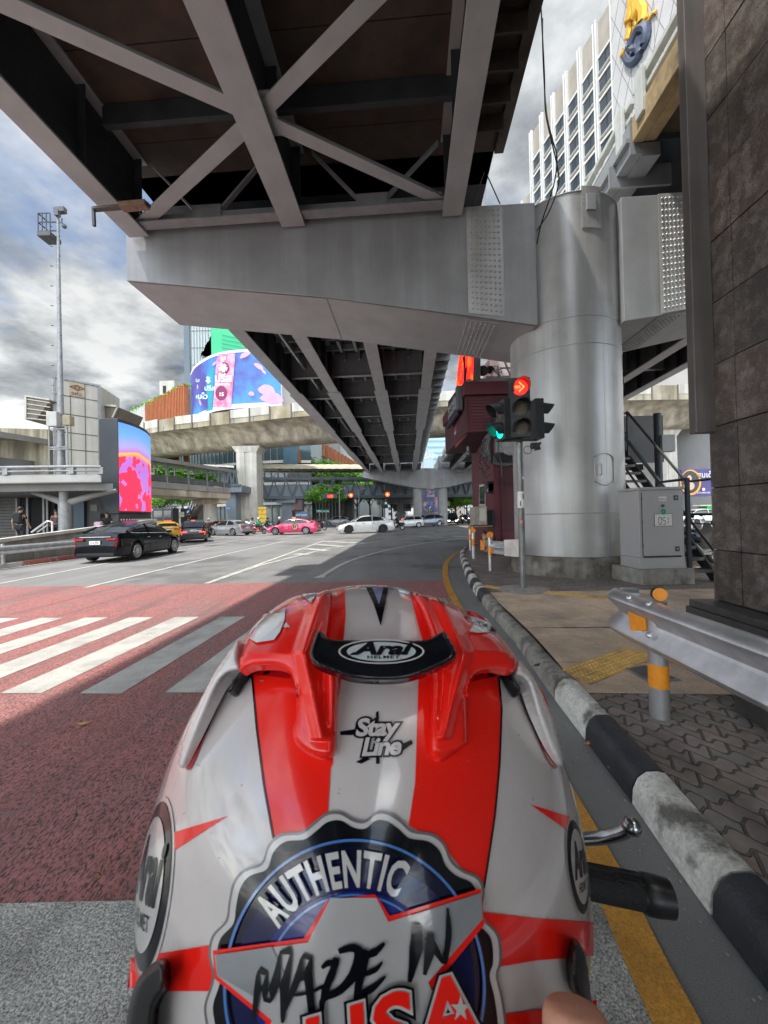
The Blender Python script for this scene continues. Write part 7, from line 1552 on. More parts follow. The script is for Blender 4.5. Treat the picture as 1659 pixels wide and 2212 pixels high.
# tuk tuk
tk = P(1526, 1100, 48); tu = thing('tuk_tuk', 'green and orange three wheeled taxi beyond the steel stair', 'tuk tuk', (tk.x, 48, 0))
m = MB(); m.box(tk.x-1.1, tk.x+1.0, 47.5, 48.7, 1.85, 2.0); m.build('roof', mat('cream canvas', (.5, .5, .42), .6), tu, bevel=.04); m = MB(); m.box(tk.x-.35, tk.x+1.0, 47.45, 48.75, 1.15, 1.84); m.build('side_curtain', mat('green vinyl', (.01, .42, .08), .5), tu); m = MB(); m.box(tk.x-.4, tk.x+1.0, 47.45, 48.75, .45, 1.14); m.prism([(tk.x-.4, 47.5, .4), (tk.x-1.25, 47.8, .4), (tk.x-1.1, 47.8, 1.15), (tk.x-.4, 47.5, 1.15)], (0, 1.1, 0)); m.build('body', mat('tuk orange', (.75, .25, .05), .4), tu, bevel=.05)
for dx, yy in ((-.95, 48.1), (.65, 47.55), (.65, 48.65)): m = MB(); m.cyl((tk.x+dx, yy-.06, .27), (tk.x+dx, yy+.06, .27), .27, n=18); m.build('wheel', TYRE, tu)
m = MB(); m.tube([(tk.x-1.05, 48.1, 1.1), (tk.x-.95, 48.1, 1.9)], .03, 6); m.tube([(tk.x-.4, 47.5, 1.1), (tk.x-.4, 47.5, 1.9)], .03, 6); m.build('frame', DSTEEL, tu)
# ================================================================ PEOPLE
SKIN = mat('skin', (.40, .23, .15), .55, 0, .08, 8); HAIR = mat('black hair', (.012, .01, .009), .5)
def skinned(name, joints, edges, mt, parent, sub=1):
    names = list(joints); me = bpy.data.meshes.new(name); me.from_pydata([joints[n][0] for n in names], [(names.index(a), names.index(b)) for a, b in edges], [])
    bm = bmesh.new(); bm.from_mesh(me); ly = bm.verts.layers.skin.verify()
    for i, v in enumerate(bm.verts): r_ = joints[names[i]][1]; v[ly].radius = (r_, r_) if not isinstance(r_, tuple) else r_; v[ly].use_root = (i == 0)
    bm.to_mesh(me); bm.free(); me.materials.append(mt); o = bpy.data.objects.new(name, me); C.objects.link(o); o.parent = parent; OFF[o.name] = Vector()
    s_ = o.modifiers.new('skin', 'SKIN'); s_.use_smooth_shade = True; s_.branch_smoothing = .4; q = o.modifiers.new('subdiv', 'SUBSURF'); q.levels = sub; q.render_levels = sub
    return o
def V3(*a): return a
POSES = {
 'walk': dict(pel=(0, 0, .93), chest=(.02, 0, 1.28), neck=(.03, 0, 1.47), head=(.06, 0, 1.60), crown=(.05, 0, 1.70), shL=(.02, .17, 1.40), elL=(-.08, .24, 1.13), waL=(.02, .27, .88), shR=(.02, -.17, 1.40), elR=(.04, -.25, 1.12), waR=(.20, -.24, .92), hiL=(0, .09, .88), knL=(.16, .10, .50), anL=(.06, .10, .09), toL=(.20, .11, .03), hiR=(0, -.09, .88), knR=(.0, -.10, .48), anR=(-.22, -.10, .14), toR=(-.10, -.11, .03)),
 'stand': dict(pel=(0, 0, .93), chest=(0, 0, 1.28), neck=(0, 0, 1.47), head=(.02, 0, 1.60), crown=(.01, 0, 1.70), shL=(0, .17, 1.40), elL=(-.02, .24, 1.13), waL=(.10, .22, .90), shR=(0, -.17, 1.40), elR=(-.02, -.24, 1.12), waR=(.12, -.20, .95), hiL=(0, .09, .88), knL=(.02, .10, .48), anL=(0, .10, .09), toL=(.14, .12, .03), hiR=(0, -.09, .88), knR=(.02, -.10, .48), anR=(0, -.10, .09), toR=(.14, -.12, .03)),
 'ride': dict(pel=(-.12, 0, .82), chest=(-.06, 0, 1.14), neck=(.0, 0, 1.34), head=(.05, 0, 1.48), crown=(.04, 0, 1.57), shL=(-.02, .18, 1.27), elL=(.17, .27, 1.06), waL=(.42, .26, 1.02), shR=(-.02, -.18, 1.27), elR=(.17, -.27, 1.06), waR=(.42, -.26, 1.02), hiL=(-.10, .10, .80), knL=(.28, .17, .72), anL=(.20, .18, .34), toL=(.34, .19, .28), hiR=(-.10, -.10, .80), knR=(.28, -.17, .72), anR=(.20, -.18, .34), toR=(.34, -.19, .28)),
 'sit': dict(pel=(0, 0, .50), chest=(.04, 0, .84), neck=(.08, 0, 1.03), head=(.13, 0, 1.15), crown=(.12, 0, 1.25), shL=(.05, .18, .96), elL=(.14, .22, .72), waL=(.34, .14, .66), shR=(.05, -.18, .96), elR=(.14, -.22, .72), waR=(.34, -.14, .66), hiL=(0, .10, .48), knL=(.42, .13, .50), anL=(.40, .13, .10), toL=(.54, .14, .04), hiR=(0, -.10, .48), knR=(.42, -.13, .50), anR=(.40, -.13, .10), toR=(.54, -.14, .04))}
def person(label, loc, rz, pose, top, bottom, group=None, hair=True, helmet=None, backpack=None, bag=None, sub=1, hands=True):
    root = thing('person', label, 'person', loc, rz, group); OFF[root.name] = Vector(); p = POSES[pose]
    def J(d): return {k: (p[k] if k in p else k, r_) for k, r_ in d.items()}
    hr = {'L': (), 'R': ()}; jt = J(dict(pel=.12, chest=.125, neck=.055, head=.088, crown=.070, shL=.05, elL=.038, waL=.026, shR=.05, elR=.038, waR=.026, hiL=.08, knL=.055, anL=.04, toL=.035, hiR=.08, knR=.055, anR=.04, toR=.035))
    ed = [('pel', 'chest'), ('chest', 'neck'), ('neck', 'head'), ('head', 'crown')]
    for s_ in 'LR': ed += [('chest', 'sh'+s_), ('sh'+s_, 'el'+s_), ('el'+s_, 'wa'+s_), ('pel', 'hi'+s_), ('hi'+s_, 'kn'+s_), ('kn'+s_, 'an'+s_), ('an'+s_, 'to'+s_)]
    for s_ in 'LR':      # hand: palm, four fingers and thumb
        w_ = Vector(p['wa'+s_]); d = (w_-Vector(p['el'+s_])).normalized(); sd = Vector((0, 1 if s_ == 'L' else -1, 0)).cross(d).normalized()
        pm = w_+d*.075; jt['pa'+s_] = (tuple(pm), .030); ed.append(('wa'+s_, 'pa'+s_))
        if hands:
            for k in range(4):
                a = pm+sd*(.024*(k-1.5)*.9)+d*.045; b = a+d*(.035 if k in (1, 2) else .026)+Vector((.012, 0, -.006)); jt['fa%d%s' % (k, s_)] = (tuple(a), .0095); jt['fb%d%s' % (k, s_)] = (tuple(b), .008); ed += [('pa'+s_, 'fa%d%s' % (k, s_)), ('fa%d%s' % (k, s_), 'fb%d%s' % (k, s_))]
            a = w_+d*.045+sd*.045; b = a+d*.03+sd*.012; jt['ta'+s_] = (tuple(a), .011); jt['tb'+s_] = (tuple(b), .009); ed += [('wa'+s_, 'ta'+s_), ('ta'+s_, 'tb'+s_)]
    skinned('body', jt, ed, SKIN, root, sub)
    tt = J(dict(pel=.145, chest=.155, neck=.07, shL=.068, shR=.068)); 
    for s_ in 'LR':
        e_ = Vector(p['el'+s_]); h_ = Vector(p['sh'+s_]); tt['el'+s_] = (tuple(h_.lerp(e_, .75)), .055)
    te = [('pel', 'chest'), ('chest', 'neck'), ('chest', 'shL'), ('chest', 'shR'), ('shL', 'elL'), ('shR', 'elR')]
    if pose == 'ride': 
        for s_ in 'LR': tt['el'+s_] = (p['el'+s_], .05); tt['wx'+s_] = (tuple(Vector(p['el'+s_]).lerp(Vector(p['wa'+s_]), .9)), .038); te.append(('el'+s_, 'wx'+s_))
    skinned('jacket' if pose == 'ride' else 'shirt', tt, te, top, root, sub)
    bb_ = J(dict(pel=.14, hiL=.10, knL=.07, hiR=.10, knR=.07)); 
    for s_ in 'LR': bb_['ax'+s_] = (tuple(Vector(p['kn'+s_]).lerp(Vector(p['an'+s_]), .85)), .058)
    skinned('trousers', bb_, [('pel', 'hiL'), ('pel', 'hiR'), ('hiL', 'knL'), ('hiR', 'knR'), ('knL', 'axL'), ('knR', 'axR')], bottom, root, sub)
    for s_ in 'LR': a, b = Vector(p['an'+s_]), Vector(p['to'+s_]); m = MB(); m.tube([a+Vector((-.05, 0, -.03)), a.lerp(b, .5)+Vector((0, 0, .0)), b+Vector((.04, 0, .01))], [.045, .048, .032], 10); m.build('shoe', BLACK, root, world=False, smooth=True)
    hd_ = Vector(p['head']).lerp(Vector(p['crown']), .45)
    if helmet: m = MB(); m.ball(hd_+Vector((0, 0, .02)), .145, .128, .135, 18, 12); hl_ = m.build('helmet', helmet, root, world=False, smooth=True); m = MB(); m.ball(hd_+Vector((.045, 0, -.0)), .112, .108, .06, 16, 8); m.build('visor', CGLASS, hl_, world=False, smooth=True)
    else:
        m = MB(); m.ball(hd_+Vector((-.02, 0, .03)), .108, .098, .10, 16, 10); m.build('hair', HAIR, root, world=False, smooth=True)
        m = MB(); f = hd_+Vector((.095, 0, -.01)); m.ball(f+Vector((0, 0, -.02)), .016, .012, .02, 8, 6)
        for s_ in (1, -1): m.ball(f+Vector((-.012, s_*.032, .018)), .008, .012, .007, 8, 6); m.ball(hd_+Vector((0, s_*.092, -.01)), .016, .010, .026, 8, 6)
        m.build('face', mat('face tone', (.30, .16, .11), .5), root, world=False, smooth=True)
    if backpack:
        c = Vector(p['chest'])+Vector((-.17, 0, .0)); m = MB(); m.obox(c, (.085, 0, 0), (0, .15, 0), (0, 0, .23)); bp_ = m.build('backpack', backpack, root, world=False, bevel=.05, seg=3); m = MB()
        for s_ in (1, -1): m.tube([c+Vector((.05, s_*.10, .22)), c+Vector((.20, s_*.12, .22)), c+Vector((.30, s_*.12, .05)), c+Vector((.1, s_*.13, -.18))], .018, 6)
        m.obox(c+Vector((-.09, 0, -.08)), (.02, 0, 0), (0, .11, 0), (0, 0, .10)); m.build('strap', backpack, bp_, world=False)
    return root
def cl(n_, c): return mat('cloth '+n_, c, .85, 0, .2, 6)
BLKC, WHC, NAVC, GRC, REC = cl('black', (.018, .019, .022)), cl('white', (.6, .6, .58)), cl('navy', (.03, .04, .08)), cl('green', (.02, .40, .18)), cl('red', (.5, .04, .04))
c = P(43, 1130, 17.3); person('man in black with a large black backpack walking past the station opening', (c.x, 17.3, .5), hd(-.2, 1), 'walk', BLKC, BLKC, backpack=BLKC, sub=2)
c = P(121, 1110, 20.8); person('dim figure standing behind the station column with an arm raised', (c.x, 20.8, .5), hd(.3, -1), 'stand', mat('cloth dusky pink', (.12, .07, .07), .85), BLKC)
c = P(231, 1120, 21.0); person('dark haired figure in black sitting behind the ramp wall at the pylon', (c.x, 21.0, .75), hd(.5, -.8), 'sit', BLKC, BLKC)
c = P(212, 1125, 20.4); m = MB(); m.obox((c.x, 20.4, 1.38), (.18, 0, 0), (0, .1, 0), (0, 0, .16)); tag(m.build('bag', mat('pale pink bag', (.55, .38, .48), .6), bevel=.06, seg=3), 'pale pink bag on the wall coping beside the seated figure', 'bag')
for i, (s_, mt_, lab) in enumerate(((14.5, BLKC, 'walker in black on the skywalk, leftmost at the open bay'), (16.2, REC, 'walker in red on the skywalk between two posts'), (18.2, BLKC, 'walker in black near the middle of the skywalk'), (18.9, WHC, 'walker in pale shirt close behind the black clad one on the skywalk'), (21.0, NAVC, 'walker in navy at the far end of the skywalk'), (21.7, WHC, 'walker in white at the far end of the skywalk'))):
    q = sk(s_, 1.2, 4.56); person(lab, q, hd(dd.x, dd.y)+(math.pi if i % 2 else 0), 'walk' if i % 2 else 'stand', mt_, BLKC if i != 2 else NAVC, group='people on the skywalk', hands=False)
# ================================================================ SCOOTERS
def scooter(label, loc, rz, col, group='scooters in the traffic', lit=False):
    root = thing('scooter', label, 'scooter', loc, rz, group); OFF[root.name] = Vector()
    def bd(m, n_, mt, parent=root, **k): return m.build(n_, mt, parent, world=False, **k)
    for x in (.62, -.58):
        m = MB(); m.torus((x, 0, .27), (0, 1, 0), .215, .055, 24, 8); wh = bd(m, 'wheel', TYRE, smooth=True); m = MB(); m.cyl((x, -.03, .27), (x, .03, .27), .05, n=12)
        for k in range(6): a = k*1.047; m.bar((x, 0, .27), (x+math.cos(a)*.17, 0, .27+math.sin(a)*.17), .03, .02, up=(0, 1, 0))
        m.torus((x, 0, .27), (0, 1, 0), .165, .014, 20, 5); bd(m, 'rim', RIM, wh)
    m = MB(); m.loft([[Vector((x, w_*math.cos(a), z+h_*math.sin(a))) for a in np.linspace(0, 2*math.pi, 13)[:-1]] for x, z, w_, h_ in ((-.88, .66, .04, .04), (-.75, .64, .12, .10), (-.45, .60, .16, .16), (-.10, .48, .16, .12), (.15, .32, .14, .05), (.38, .36, .14, .06))]); bd(m, 'body', col, smooth=True)
    m = MB(); m.loft([[Vector((x, w_*math.cos(a), z+h_*math.sin(a))) for a in np.linspace(0, 2*math.pi, 13)[:-1]] for x, z, w_, h_ in ((.34, .34, .12, .06), (.40, .60, .17, .08), (.44, .85, .14, .10), (.42, .98, .08, .05))]); bd(m, 'leg_shield', col, smooth=True)
    m = MB(); m.loft([[Vector((x, w_*math.cos(a), z+h_*math.sin(a))) for a in np.linspace(0, 2*math.pi, 13)[:-1]] for x, z, w_, h_ in ((-.78, .77, .09, .03), (-.45, .77, .14, .045), (-.08, .75, .11, .045), (.02, .72, .05, .03))]); bd(m, 'seat', BLACK, smooth=True)
    m = MB(); m.tube([(.44, 0, .95), (.56, 0, .5), (.62, 0, .27)], .03, 8); m.tube([(.36, -.30, 1.0), (.44, 0, .98), (.36, .30, 1.0)], .016, 8); bd(m, 'fork_and_handlebar', DSTEEL, smooth=True)
    m = MB(); m.ball((.50, 0, .90), .06, .08, .07, 10, 7); bd(m, 'headlight', HEADON if lit else HEADL, smooth=True); m = MB(); m.ball((-.86, 0, .62), .03, .08, .04, 8, 6); bd(m, 'tail_light', TAIL, smooth=True)
    for sg in (1, -1): m = MB(); m.tube([(.38, sg*.22, 1.0), (.36, sg*.30, 1.14)], .008, 5); m.ball((.36, sg*.31, 1.17), .015, .06, .04, 8, 6); bd(m, 'mirror', BLACK)
    m = MB(); m.box(.50, .74, -.05, .05, .50, .52); m.box(-.30, .40, -.12, .12, .24, .30); bd(m, 'mudguard', col, bevel=.02)
    return root
def paintm(n_, c): return paint('scooter '+n_, c, .1)
SC = [('dark scooter crossing right behind the white sedan', 857, 41, hd(-1, -.15), (.03, .035, .04), 'rider in black on the dark scooter behind the white sedan', BLKC, BLACK),
      ('red delivery scooter facing right by the yellow notice board', 558, 39.5, hd(1, -.25), (.60, .03, .02), 'rider in bright green jacket and white helmet on the red scooter', GRC, WHITEP),
      ('dark scooter just left of the red delivery scooter', 545, 41, hd(.6, -.8), (.05, .05, .055), 'rider in white shirt and dark helmet left of the green jacket', WHC, BLACK),
      ('dark scooter squeezed between grey hatchback and silver sedan', 451, 33, hd(-.3, 1), (.05, .05, .05), 'rider in black with pale helmet between hatchback and silver sedan', BLKC, mat('grey helmet', (.35, .36, .38), .3)),
      ('grey blue scooter left of the pink taxi bonnet', 577, 43, hd(.9, -.4), (.15, .2, .28), 'rider in dark clothes and dark helmet left of the pink taxi', BLKC, BLACK),
      ('scooter hidden behind the pink taxi windscreen', 603, 44, hd(.9, .2), (.05, .05, .06), 'helmeted rider showing above the pink taxi bonnet', BLKC, mat('grey helmet', (.35, .36, .38), .3) if False else WHITEP),
      ('black scooter parked behind the pink taxi boot', 690, 46, hd(1, -.2), (.02, .03, .04), 'dark clad rider behind the pink taxi boot', BLKC, BLACK),
      ('scooter beside the black pickup, on its left', 953, 58, hd(-.1, -1), (.1, .03, .03), 'rider in dark jacket left of the black pickup', BLKC, WHITEP),
      ('scooter beside the black pickup, on its right', 999, 62, hd(-.1, -1), (.05, .05, .06), 'rider in black right of the black pickup', BLKC, BLACK),
      ('farthest right scooter close to the maroon booth', 1012, 60, hd(-.1, -1), (.05, .05, .06), 'rider in navy nearest to the maroon booth', NAVC, BLACK)]
for lab, px, Y, rz, col, rl_, cj, hm in SC:
    c = P(px, 1130, Y); scooter(lab, (c.x, Y, .012), rz, paintm('%.2f %.2f' % (col[0], col[1]), col), lit=(Y > 55)); person(rl_, (c.x, Y, .012), rz, 'ride', cj, BLKC, group='scooter riders', helmet=hm, hands=False)
for px, Y, lab, col in ((1500, 9.7, 'parked motorbike with pale seat seen under the stair treads', (.3, .29, .25)), (1520, 11.5, 'dark parked motorbike behind the stair, partly hidden', (.02, .03, .05)), (1487, 13.5, 'white parked motorbike seen between stair handrails', (.55, .55, .55))):
    c = P(px, 1200, Y); scooter(lab, (c.x, Y, .15), hd(1, .25), paintm('p%d' % px, col), group='parked motorbikes')
# ================================================================ HELMET, MOTORCYCLE, HAND
HC = CAM+Vector((-.0146, .2814, -.2053)); HA, HR = .1332, .155
def hray(px, py, h=0.):      # where the sight line of a traced point meets the helmet shell raised by h
    d = ray(px, py); a = Vector((1/(HA+h), 1/(HR+h), 1/(HR+h))); o = CAM-HC
    dd_ = Vector((d.x*a.x, d.y*a.y, d.z*a.z)); oo = Vector((o.x*a.x, o.y*a.y, o.z*a.z)); A = dd_.dot(dd_); B = dd_.dot(oo); Cq = oo.dot(oo)-1; disc = B*B-A*Cq
    t_ = (-B-math.sqrt(disc))/A if disc > 0 else -B/A
    return CAM+d*t_
def hnorm(p): q = p-HC; return Vector((q.x/HA**2, q.y/HR**2, q.z/HR**2)).normalized()
hel = thing('motorcycle_helmet', 'large red and white full face helmet with star badge resting on the motorcycle tank', 'helmet', tuple(HC-Vector((0, 0, HR))))
HWH = mat('glossy warm white lacquer', (.64, .585, .56), .16, 0, .07, 25, coat=1, col2=(.56, .505, .48), c2=(.4, .8)); HRD = mat('glossy red lacquer', (.92, .016, .008), .18, 0, .04, 12, coat=.45, spec=.3)
HDR = mat('shaded red lacquer', (.50, .008, .015), .25, coat=1); HBK = mat('glossy black lacquer', (.004, .005, .008), .15, 0, .15, 30, coat=.35, spec=.3); HBL = mat('blue lacquer', (.014, .022, .17), .15, 0, .2, 15, coat=.35, spec=.3); HNV = mat('navy lacquer', (.004, .006, .028), .15, 0, .2, 15, coat=.35, spec=.3); HLB = mat('light blue lacquer', (.06, .20, .55), .2, coat=1); HGR = mat('grey gradient lacquer', (.30, .31, .32), .2, 0, .35, 14, coat=1); HLW = mat('badge white lacquer', (.56, .53, .505), .18, 0, .06, 20, coat=1)  # HDR is the red darkened for shaded gaps, slots and flanks
m = MB(); nu, nv = 120, 80; rings = []
for i in range(nv+1):
    a = math.pi*(i+.001)/(nv+.002); rings.append([HC+Vector((HA*math.sin(a)*math.cos(t), HR*math.sin(a)*math.sin(t), HR*math.cos(a))) for t in [2*math.pi*k/nu for k in range(nu)]])
# keep the shell open at the neck (low rear) and at the face port (front)
b0 = MB(); b0.loft(rings, True, False); keep = []
for f in b0.f:
    c = sum((b0.v[i] for i in f), Vector())/len(f)-HC
    neck = c.z < -.118 and c.y < .09
    port = c.y > .115 and -.045 < c.z < .05 and abs(c.x) < .095
    if not neck and not port: keep.append(f)
b0.f = keep; b0.m = [0]*len(keep); shell = b0.build('shell', HWH, hel, smooth=True); so_ = shell.modifiers.new('thickness', 'SOLIDIFY'); so_.thickness = .005; so_.offset = -1
m = MB(); q = MB(); m.loft([[HC+Vector((HA*.93*math.sin(a)*math.cos(t), HR*.93*math.sin(a)*math.sin(t), HR*.93*math.cos(a))) for t in [2*math.pi*k/40 for k in range(40)]] for a in np.linspace(.02, 3.0, 26)], True, True); m.build('lining', mat('black lining cloth', (.012, .012, .013), .9), hel, smooth=True)
rg = []
for t in np.linspace(-1.0, 1.0, 22): rg.append([HC+Vector((math.sin(t)*(HA+.002), math.cos(t)*(HR+.002)*math.cos(z/HR), z)) for z in np.linspace(-.05, .055, 8)])
m = MB(); m.loft(rg, closed=False, cap=False); m.build('visor', mat('dark smoked visor', (.02, .02, .03), .04, 0, 0, spec=.9), hel, smooth=True)
LAY = .00035
def decal(name, loops, mt, h=1, parent=hel, g=14., base=0.):
    vs, fs = fill2d(loops, g); m = MB(); m.add([hray(x, y, base+h*LAY) for x, y in vs], fs); o = m.build(name, mt, parent)
    me = o.data; me.shade_smooth(); return o
def ptxt(s_, fmap, **k):    # lettering turned into a cut flat mesh, mapped by fmap into picture units
    v, f = text_polys(s_, **k); bm = bmesh.new(); bv = [bm.verts.new((*[c/100*q for c, q in zip(fmap(x, y), (1, -1))], 0)) for x, y in v]
    for q in f:
        try: bm.faces.new([bv[i] for i in q])
        except ValueError: pass
    return cut(bm, 14.)
def txt_decal(name, s_, fmap, mt, h, parent=hel, base=0., **k):
    vs, fs = ptxt(s_, fmap, **k); m = MB(); m.add([hray(x, y, base+h*LAY) for x, y in vs], fs); return m.build(name, mt, parent)
def segd(p, a, b):
    ax, ay = a; bx_, by = b; dx, dy = bx_-ax, by-ay; t_ = max(0, min(1, ((p[0]-ax)*dx+(p[1]-ay)*dy)/(dx*dx+dy*dy+1e-9))); return math.hypot(p[0]-ax-t_*dx, p[1]-ay-t_*dy)
def relief(name, poly, mt, hfn, w, edge, drop, parent=hel, g=4., sharp=None):
    """raised moulding: height hfn(x,y), rounded over w picture units to `edge` at the rim, with a side wall `drop` deep"""
    vs, fs = fill2d([poly], g); n = len(poly); hs = []
    for p in vs:
        d = min(segd(p, poly[i], poly[(i+1) % n]) for i in range(n)); t_ = min(1, d/w); t_ = math.sqrt(max(0, 1-(1-t_)**2)); H_ = hfn(*p); e = edge(*p) if callable(edge) else edge; hs.append(e+(H_-e)*t_)
    P3 = [hray(x, y, h) for (x, y), h in zip(vs, hs)]; m = MB(); m.add(P3, fs); cnt = {}
    for f in fs:
        for i in range(len(f)): e = tuple(sorted((f[i], f[(i+1) % len(f)]))); cnt[e] = cnt.get(e, 0)+1
    low = {}
    for (a, b), c in cnt.items():
        if c == 1:
            for q in (a, b):
                if q not in low: dd2 = drop(*vs[q]) if callable(drop) else drop; low[q] = len(m.v); m.v.append(P3[q]-hnorm(P3[q])*dd2)
            m.f.append([a, b, low[b], low[a]]); m.m.append(0)
    o = m.build(name, mt, parent); o.data.shade_smooth(); q_ = o.modifiers.new('soften', 'SMOOTH'); q_.factor = .5; q_.iterations = 5; return o
def A(x, y): return (497.7+x*.4, 1249.8+y*.4)
def Z(x, y): return (248.9+x*.65, 1659+y*.65)
# red stripes down the back, black keyline at their outer sides
LS = [A(60, 430), A(112, 480), A(140, 800), A(178, 1106), Z(525, 235), Z(640, 225), Z(705, 170), Z(716, 0), A(553, 1000), A(578, 700), A(600, 540), A(600, 330), A(480, 330)]
RS = [A(1040, 330), A(1015, 560), A(1005, 900), A(997, 1106), Z(975, 190), Z(1090, 260), Z(1160, 345), Z(1226, 400), Z(1262, 160), A(1455, 1000), A(1466, 700), A(1446, 490), A(1500, 440), A(1200, 330)]
decal('red_stripe', [LS], HRD, 1); decal('red_stripe', [RS], HRD, 1)
def thick(pts, w_):
    l_, r_ = [], []; n = len(pts)
    for i, p in enumerate(pts):
        a, b = pts[max(0, i-1)], pts[min(n-1, i+1)]; dx, dy = b[0]-a[0], b[1]-a[1]; q = math.hypot(dx, dy) or 1; ww = (w_[i] if isinstance(w_, list) else w_)/2; l_.append((p[0]-dy/q*ww, p[1]+dx/q*ww)); r_.append((p[0]+dy/q*ww, p[1]-dx/q*ww))
    return l_+r_[::-1]
decal('keyline', [thick([A(112, 480), A(140, 800), A(178, 1106), Z(525, 235)], 4)], HBK, 2); decal('keyline', [thick([A(1446, 490), A(1466, 700), A(1455, 1000), Z(1262, 160), Z(1226, 400)], 4)], HBK, 2)
# top centre: red sides and the black V with blue
decal('red_stripe', [[A(540, 85), A(560, 62), A(618, 52), A(622, 200), A(610, 345), A(530, 345)]], HRD, 1); decal('red_stripe', [[A(968, 66), A(1060, 85), A(1110, 320), A(1040, 340), A(1012, 240), A(990, 150)]], HRD, 1)
decal('v_graphic', [[A(733, 48), A(852, 48), A(840, 120), A(812, 256), A(775, 140)]], HBK, 2); decal('v_graphic', [[A(765, 46), A(828, 46), A(803, 140)]], mat('pale blue lacquer', (.28, .30, .55), .2, 0, .3, 30, coat=1), 3)
# side points and bands
decal('red_point', [[Z(165, 222), Z(372, 160), Z(185, 282)]], HRD, 1); decal('red_point', [[Z(1378, 120), Z(1512, 162), Z(1500, 206)]], HRD, 1)
decal('red_band', [[Z(52, 632), Z(320, 588), Z(330, 742), Z(165, 742), Z(40, 730)]], HRD, 1); decal('red_band', [[Z(1222, 478), Z(1400, 500), Z(1590, 512), Z(1590, 625), Z(1400, 640), Z(1272, 662)]], HRD, 1)
decal('red_band', [[Z(1283, 820), Z(1400, 805), Z(1600, 770), Z(1610, 1000), Z(1288, 1000)]], HRD, 1)
decal('blue_patch', [[A(-60, 620), A(-20, 520), A(8, 470), A(-20, 560), A(-70, 700), A(-140, 860)]], HBL, 1)
# badge
OUT = [(310, 851), (304, 790), (326, 720), (330, 680), (318, 620), (330, 560), (374, 510), (384, 450), (398, 388), (430, 346), (490, 322), (514, 262), (555, 227), (620, 220), (662, 190), (700, 160), (745, 154), (790, 178), (830, 183), (870, 154), (910, 158), (950, 185), (985, 215), (1050, 226), (1090, 258), (1112, 310), (1150, 345), (1200, 368), (1220, 410), (1214, 470), (1225, 510), (1268, 560), (1276, 640), (1264, 690), (1280, 760), (1292, 851), (1285, 930), (1180, 1060), (800, 1120), (430, 1060), (325, 930)]
OUTS = smooth_loop(OUT, 4); bc = (800, 740)
def sc_(pts, f, g_=None): return [(bc[0]+(x-bc[0])*f, bc[1]+(y-bc[1])*(g_ or f)) for x, y in pts]
def Zs(pts): return [Z(*p) for p in pts]
decal('badge_keyline', [Zs(sc_(OUTS, 1.018))], mat('keyline grey', (.16, .15, .15), .3, coat=1), 3, g=20); bdg = decal('badge', [Zs(OUTS)], HLW, 4, g=20)  # grey outline just outside the badge edge
decal('badge_field', [Zs(sc_(OUTS, .958, .965))], HBK, 5, g=20)
def ell(cx_, cy_, rx, ry, a0=0, a1=360, n=60): return [(cx_+rx*math.cos(R(a)), cy_-ry*math.sin(R(a))) for a in np.linspace(a0, a1, n)]
decal('navy_ring', [Zs(ell(795, 735, 432, 478)[:-1])], HNV, 6, g=20); decal('blue_ring', [Zs(ell(795, 745, 405, 440)[:-1])], mat('dark blue lacquer', (.008, .011, .07), .15, 0, .3, 12, coat=.35, spec=.3), 7, g=20); decal('blue_disc', [Zs(ell(795, 760, 330, 350)[:-1])], HBL, 8, g=20)
decal('ring_line', [thick(Zs(ell(795, 735, 432, 495, -20, 200, 90)), 6)], HLB, 9, g=20); decal('ring_line', [thick(Zs(ell(795, 760, 300, 338, 5, 175, 60)), 5)], HLB, 9, g=20)
STAR = [(716, 432), (868, 432), (908, 512), (1216, 414), (1222, 500), (1040, 712), (1110, 870), (1120, 1010), (480, 1010), (520, 838), (338, 690), (330, 620), (640, 580)]
RED = [(704, 440), (862, 420), (880, 440), (912, 492), (1216, 400), (1228, 520), (1062, 722), (1130, 870), (1130, 1020), (470, 1020), (500, 842), (330, 700), (324, 606), (626, 566)]
decal('star_outline', [Zs(RED)], HRD, 10, g=20); decal('star', [Zs(STAR)], mat('star silver lacquer', (.44, .425, .41), .2, 0, .12, 16, coat=.6), 11, g=20)
decal('star_shade', [Zs([(985, 490), (1216, 416), (1221, 500), (1120, 618)])], HGR, 12, g=20); decal('star_shade', [Zs([(335, 622), (520, 594), (560, 680), (460, 760), (338, 688)])], HGR, 12, g=20)
# AUTHENTIC on the arc, stencil style
TW = max(x for x, y in text_polys('AUTHENTIC', offset=.03, spacing=1.12)[0])*2
def amap(x, y): a = R(103-(x/TW)*79); r_ = 318+y*152; return Z(795+r_*math.cos(a), 742-r_*1.10*math.sin(a))
txt_decal('arc_lettering', 'AUTHENTIC', amap, HLW, 13, offset=.03, spacing=1.12)
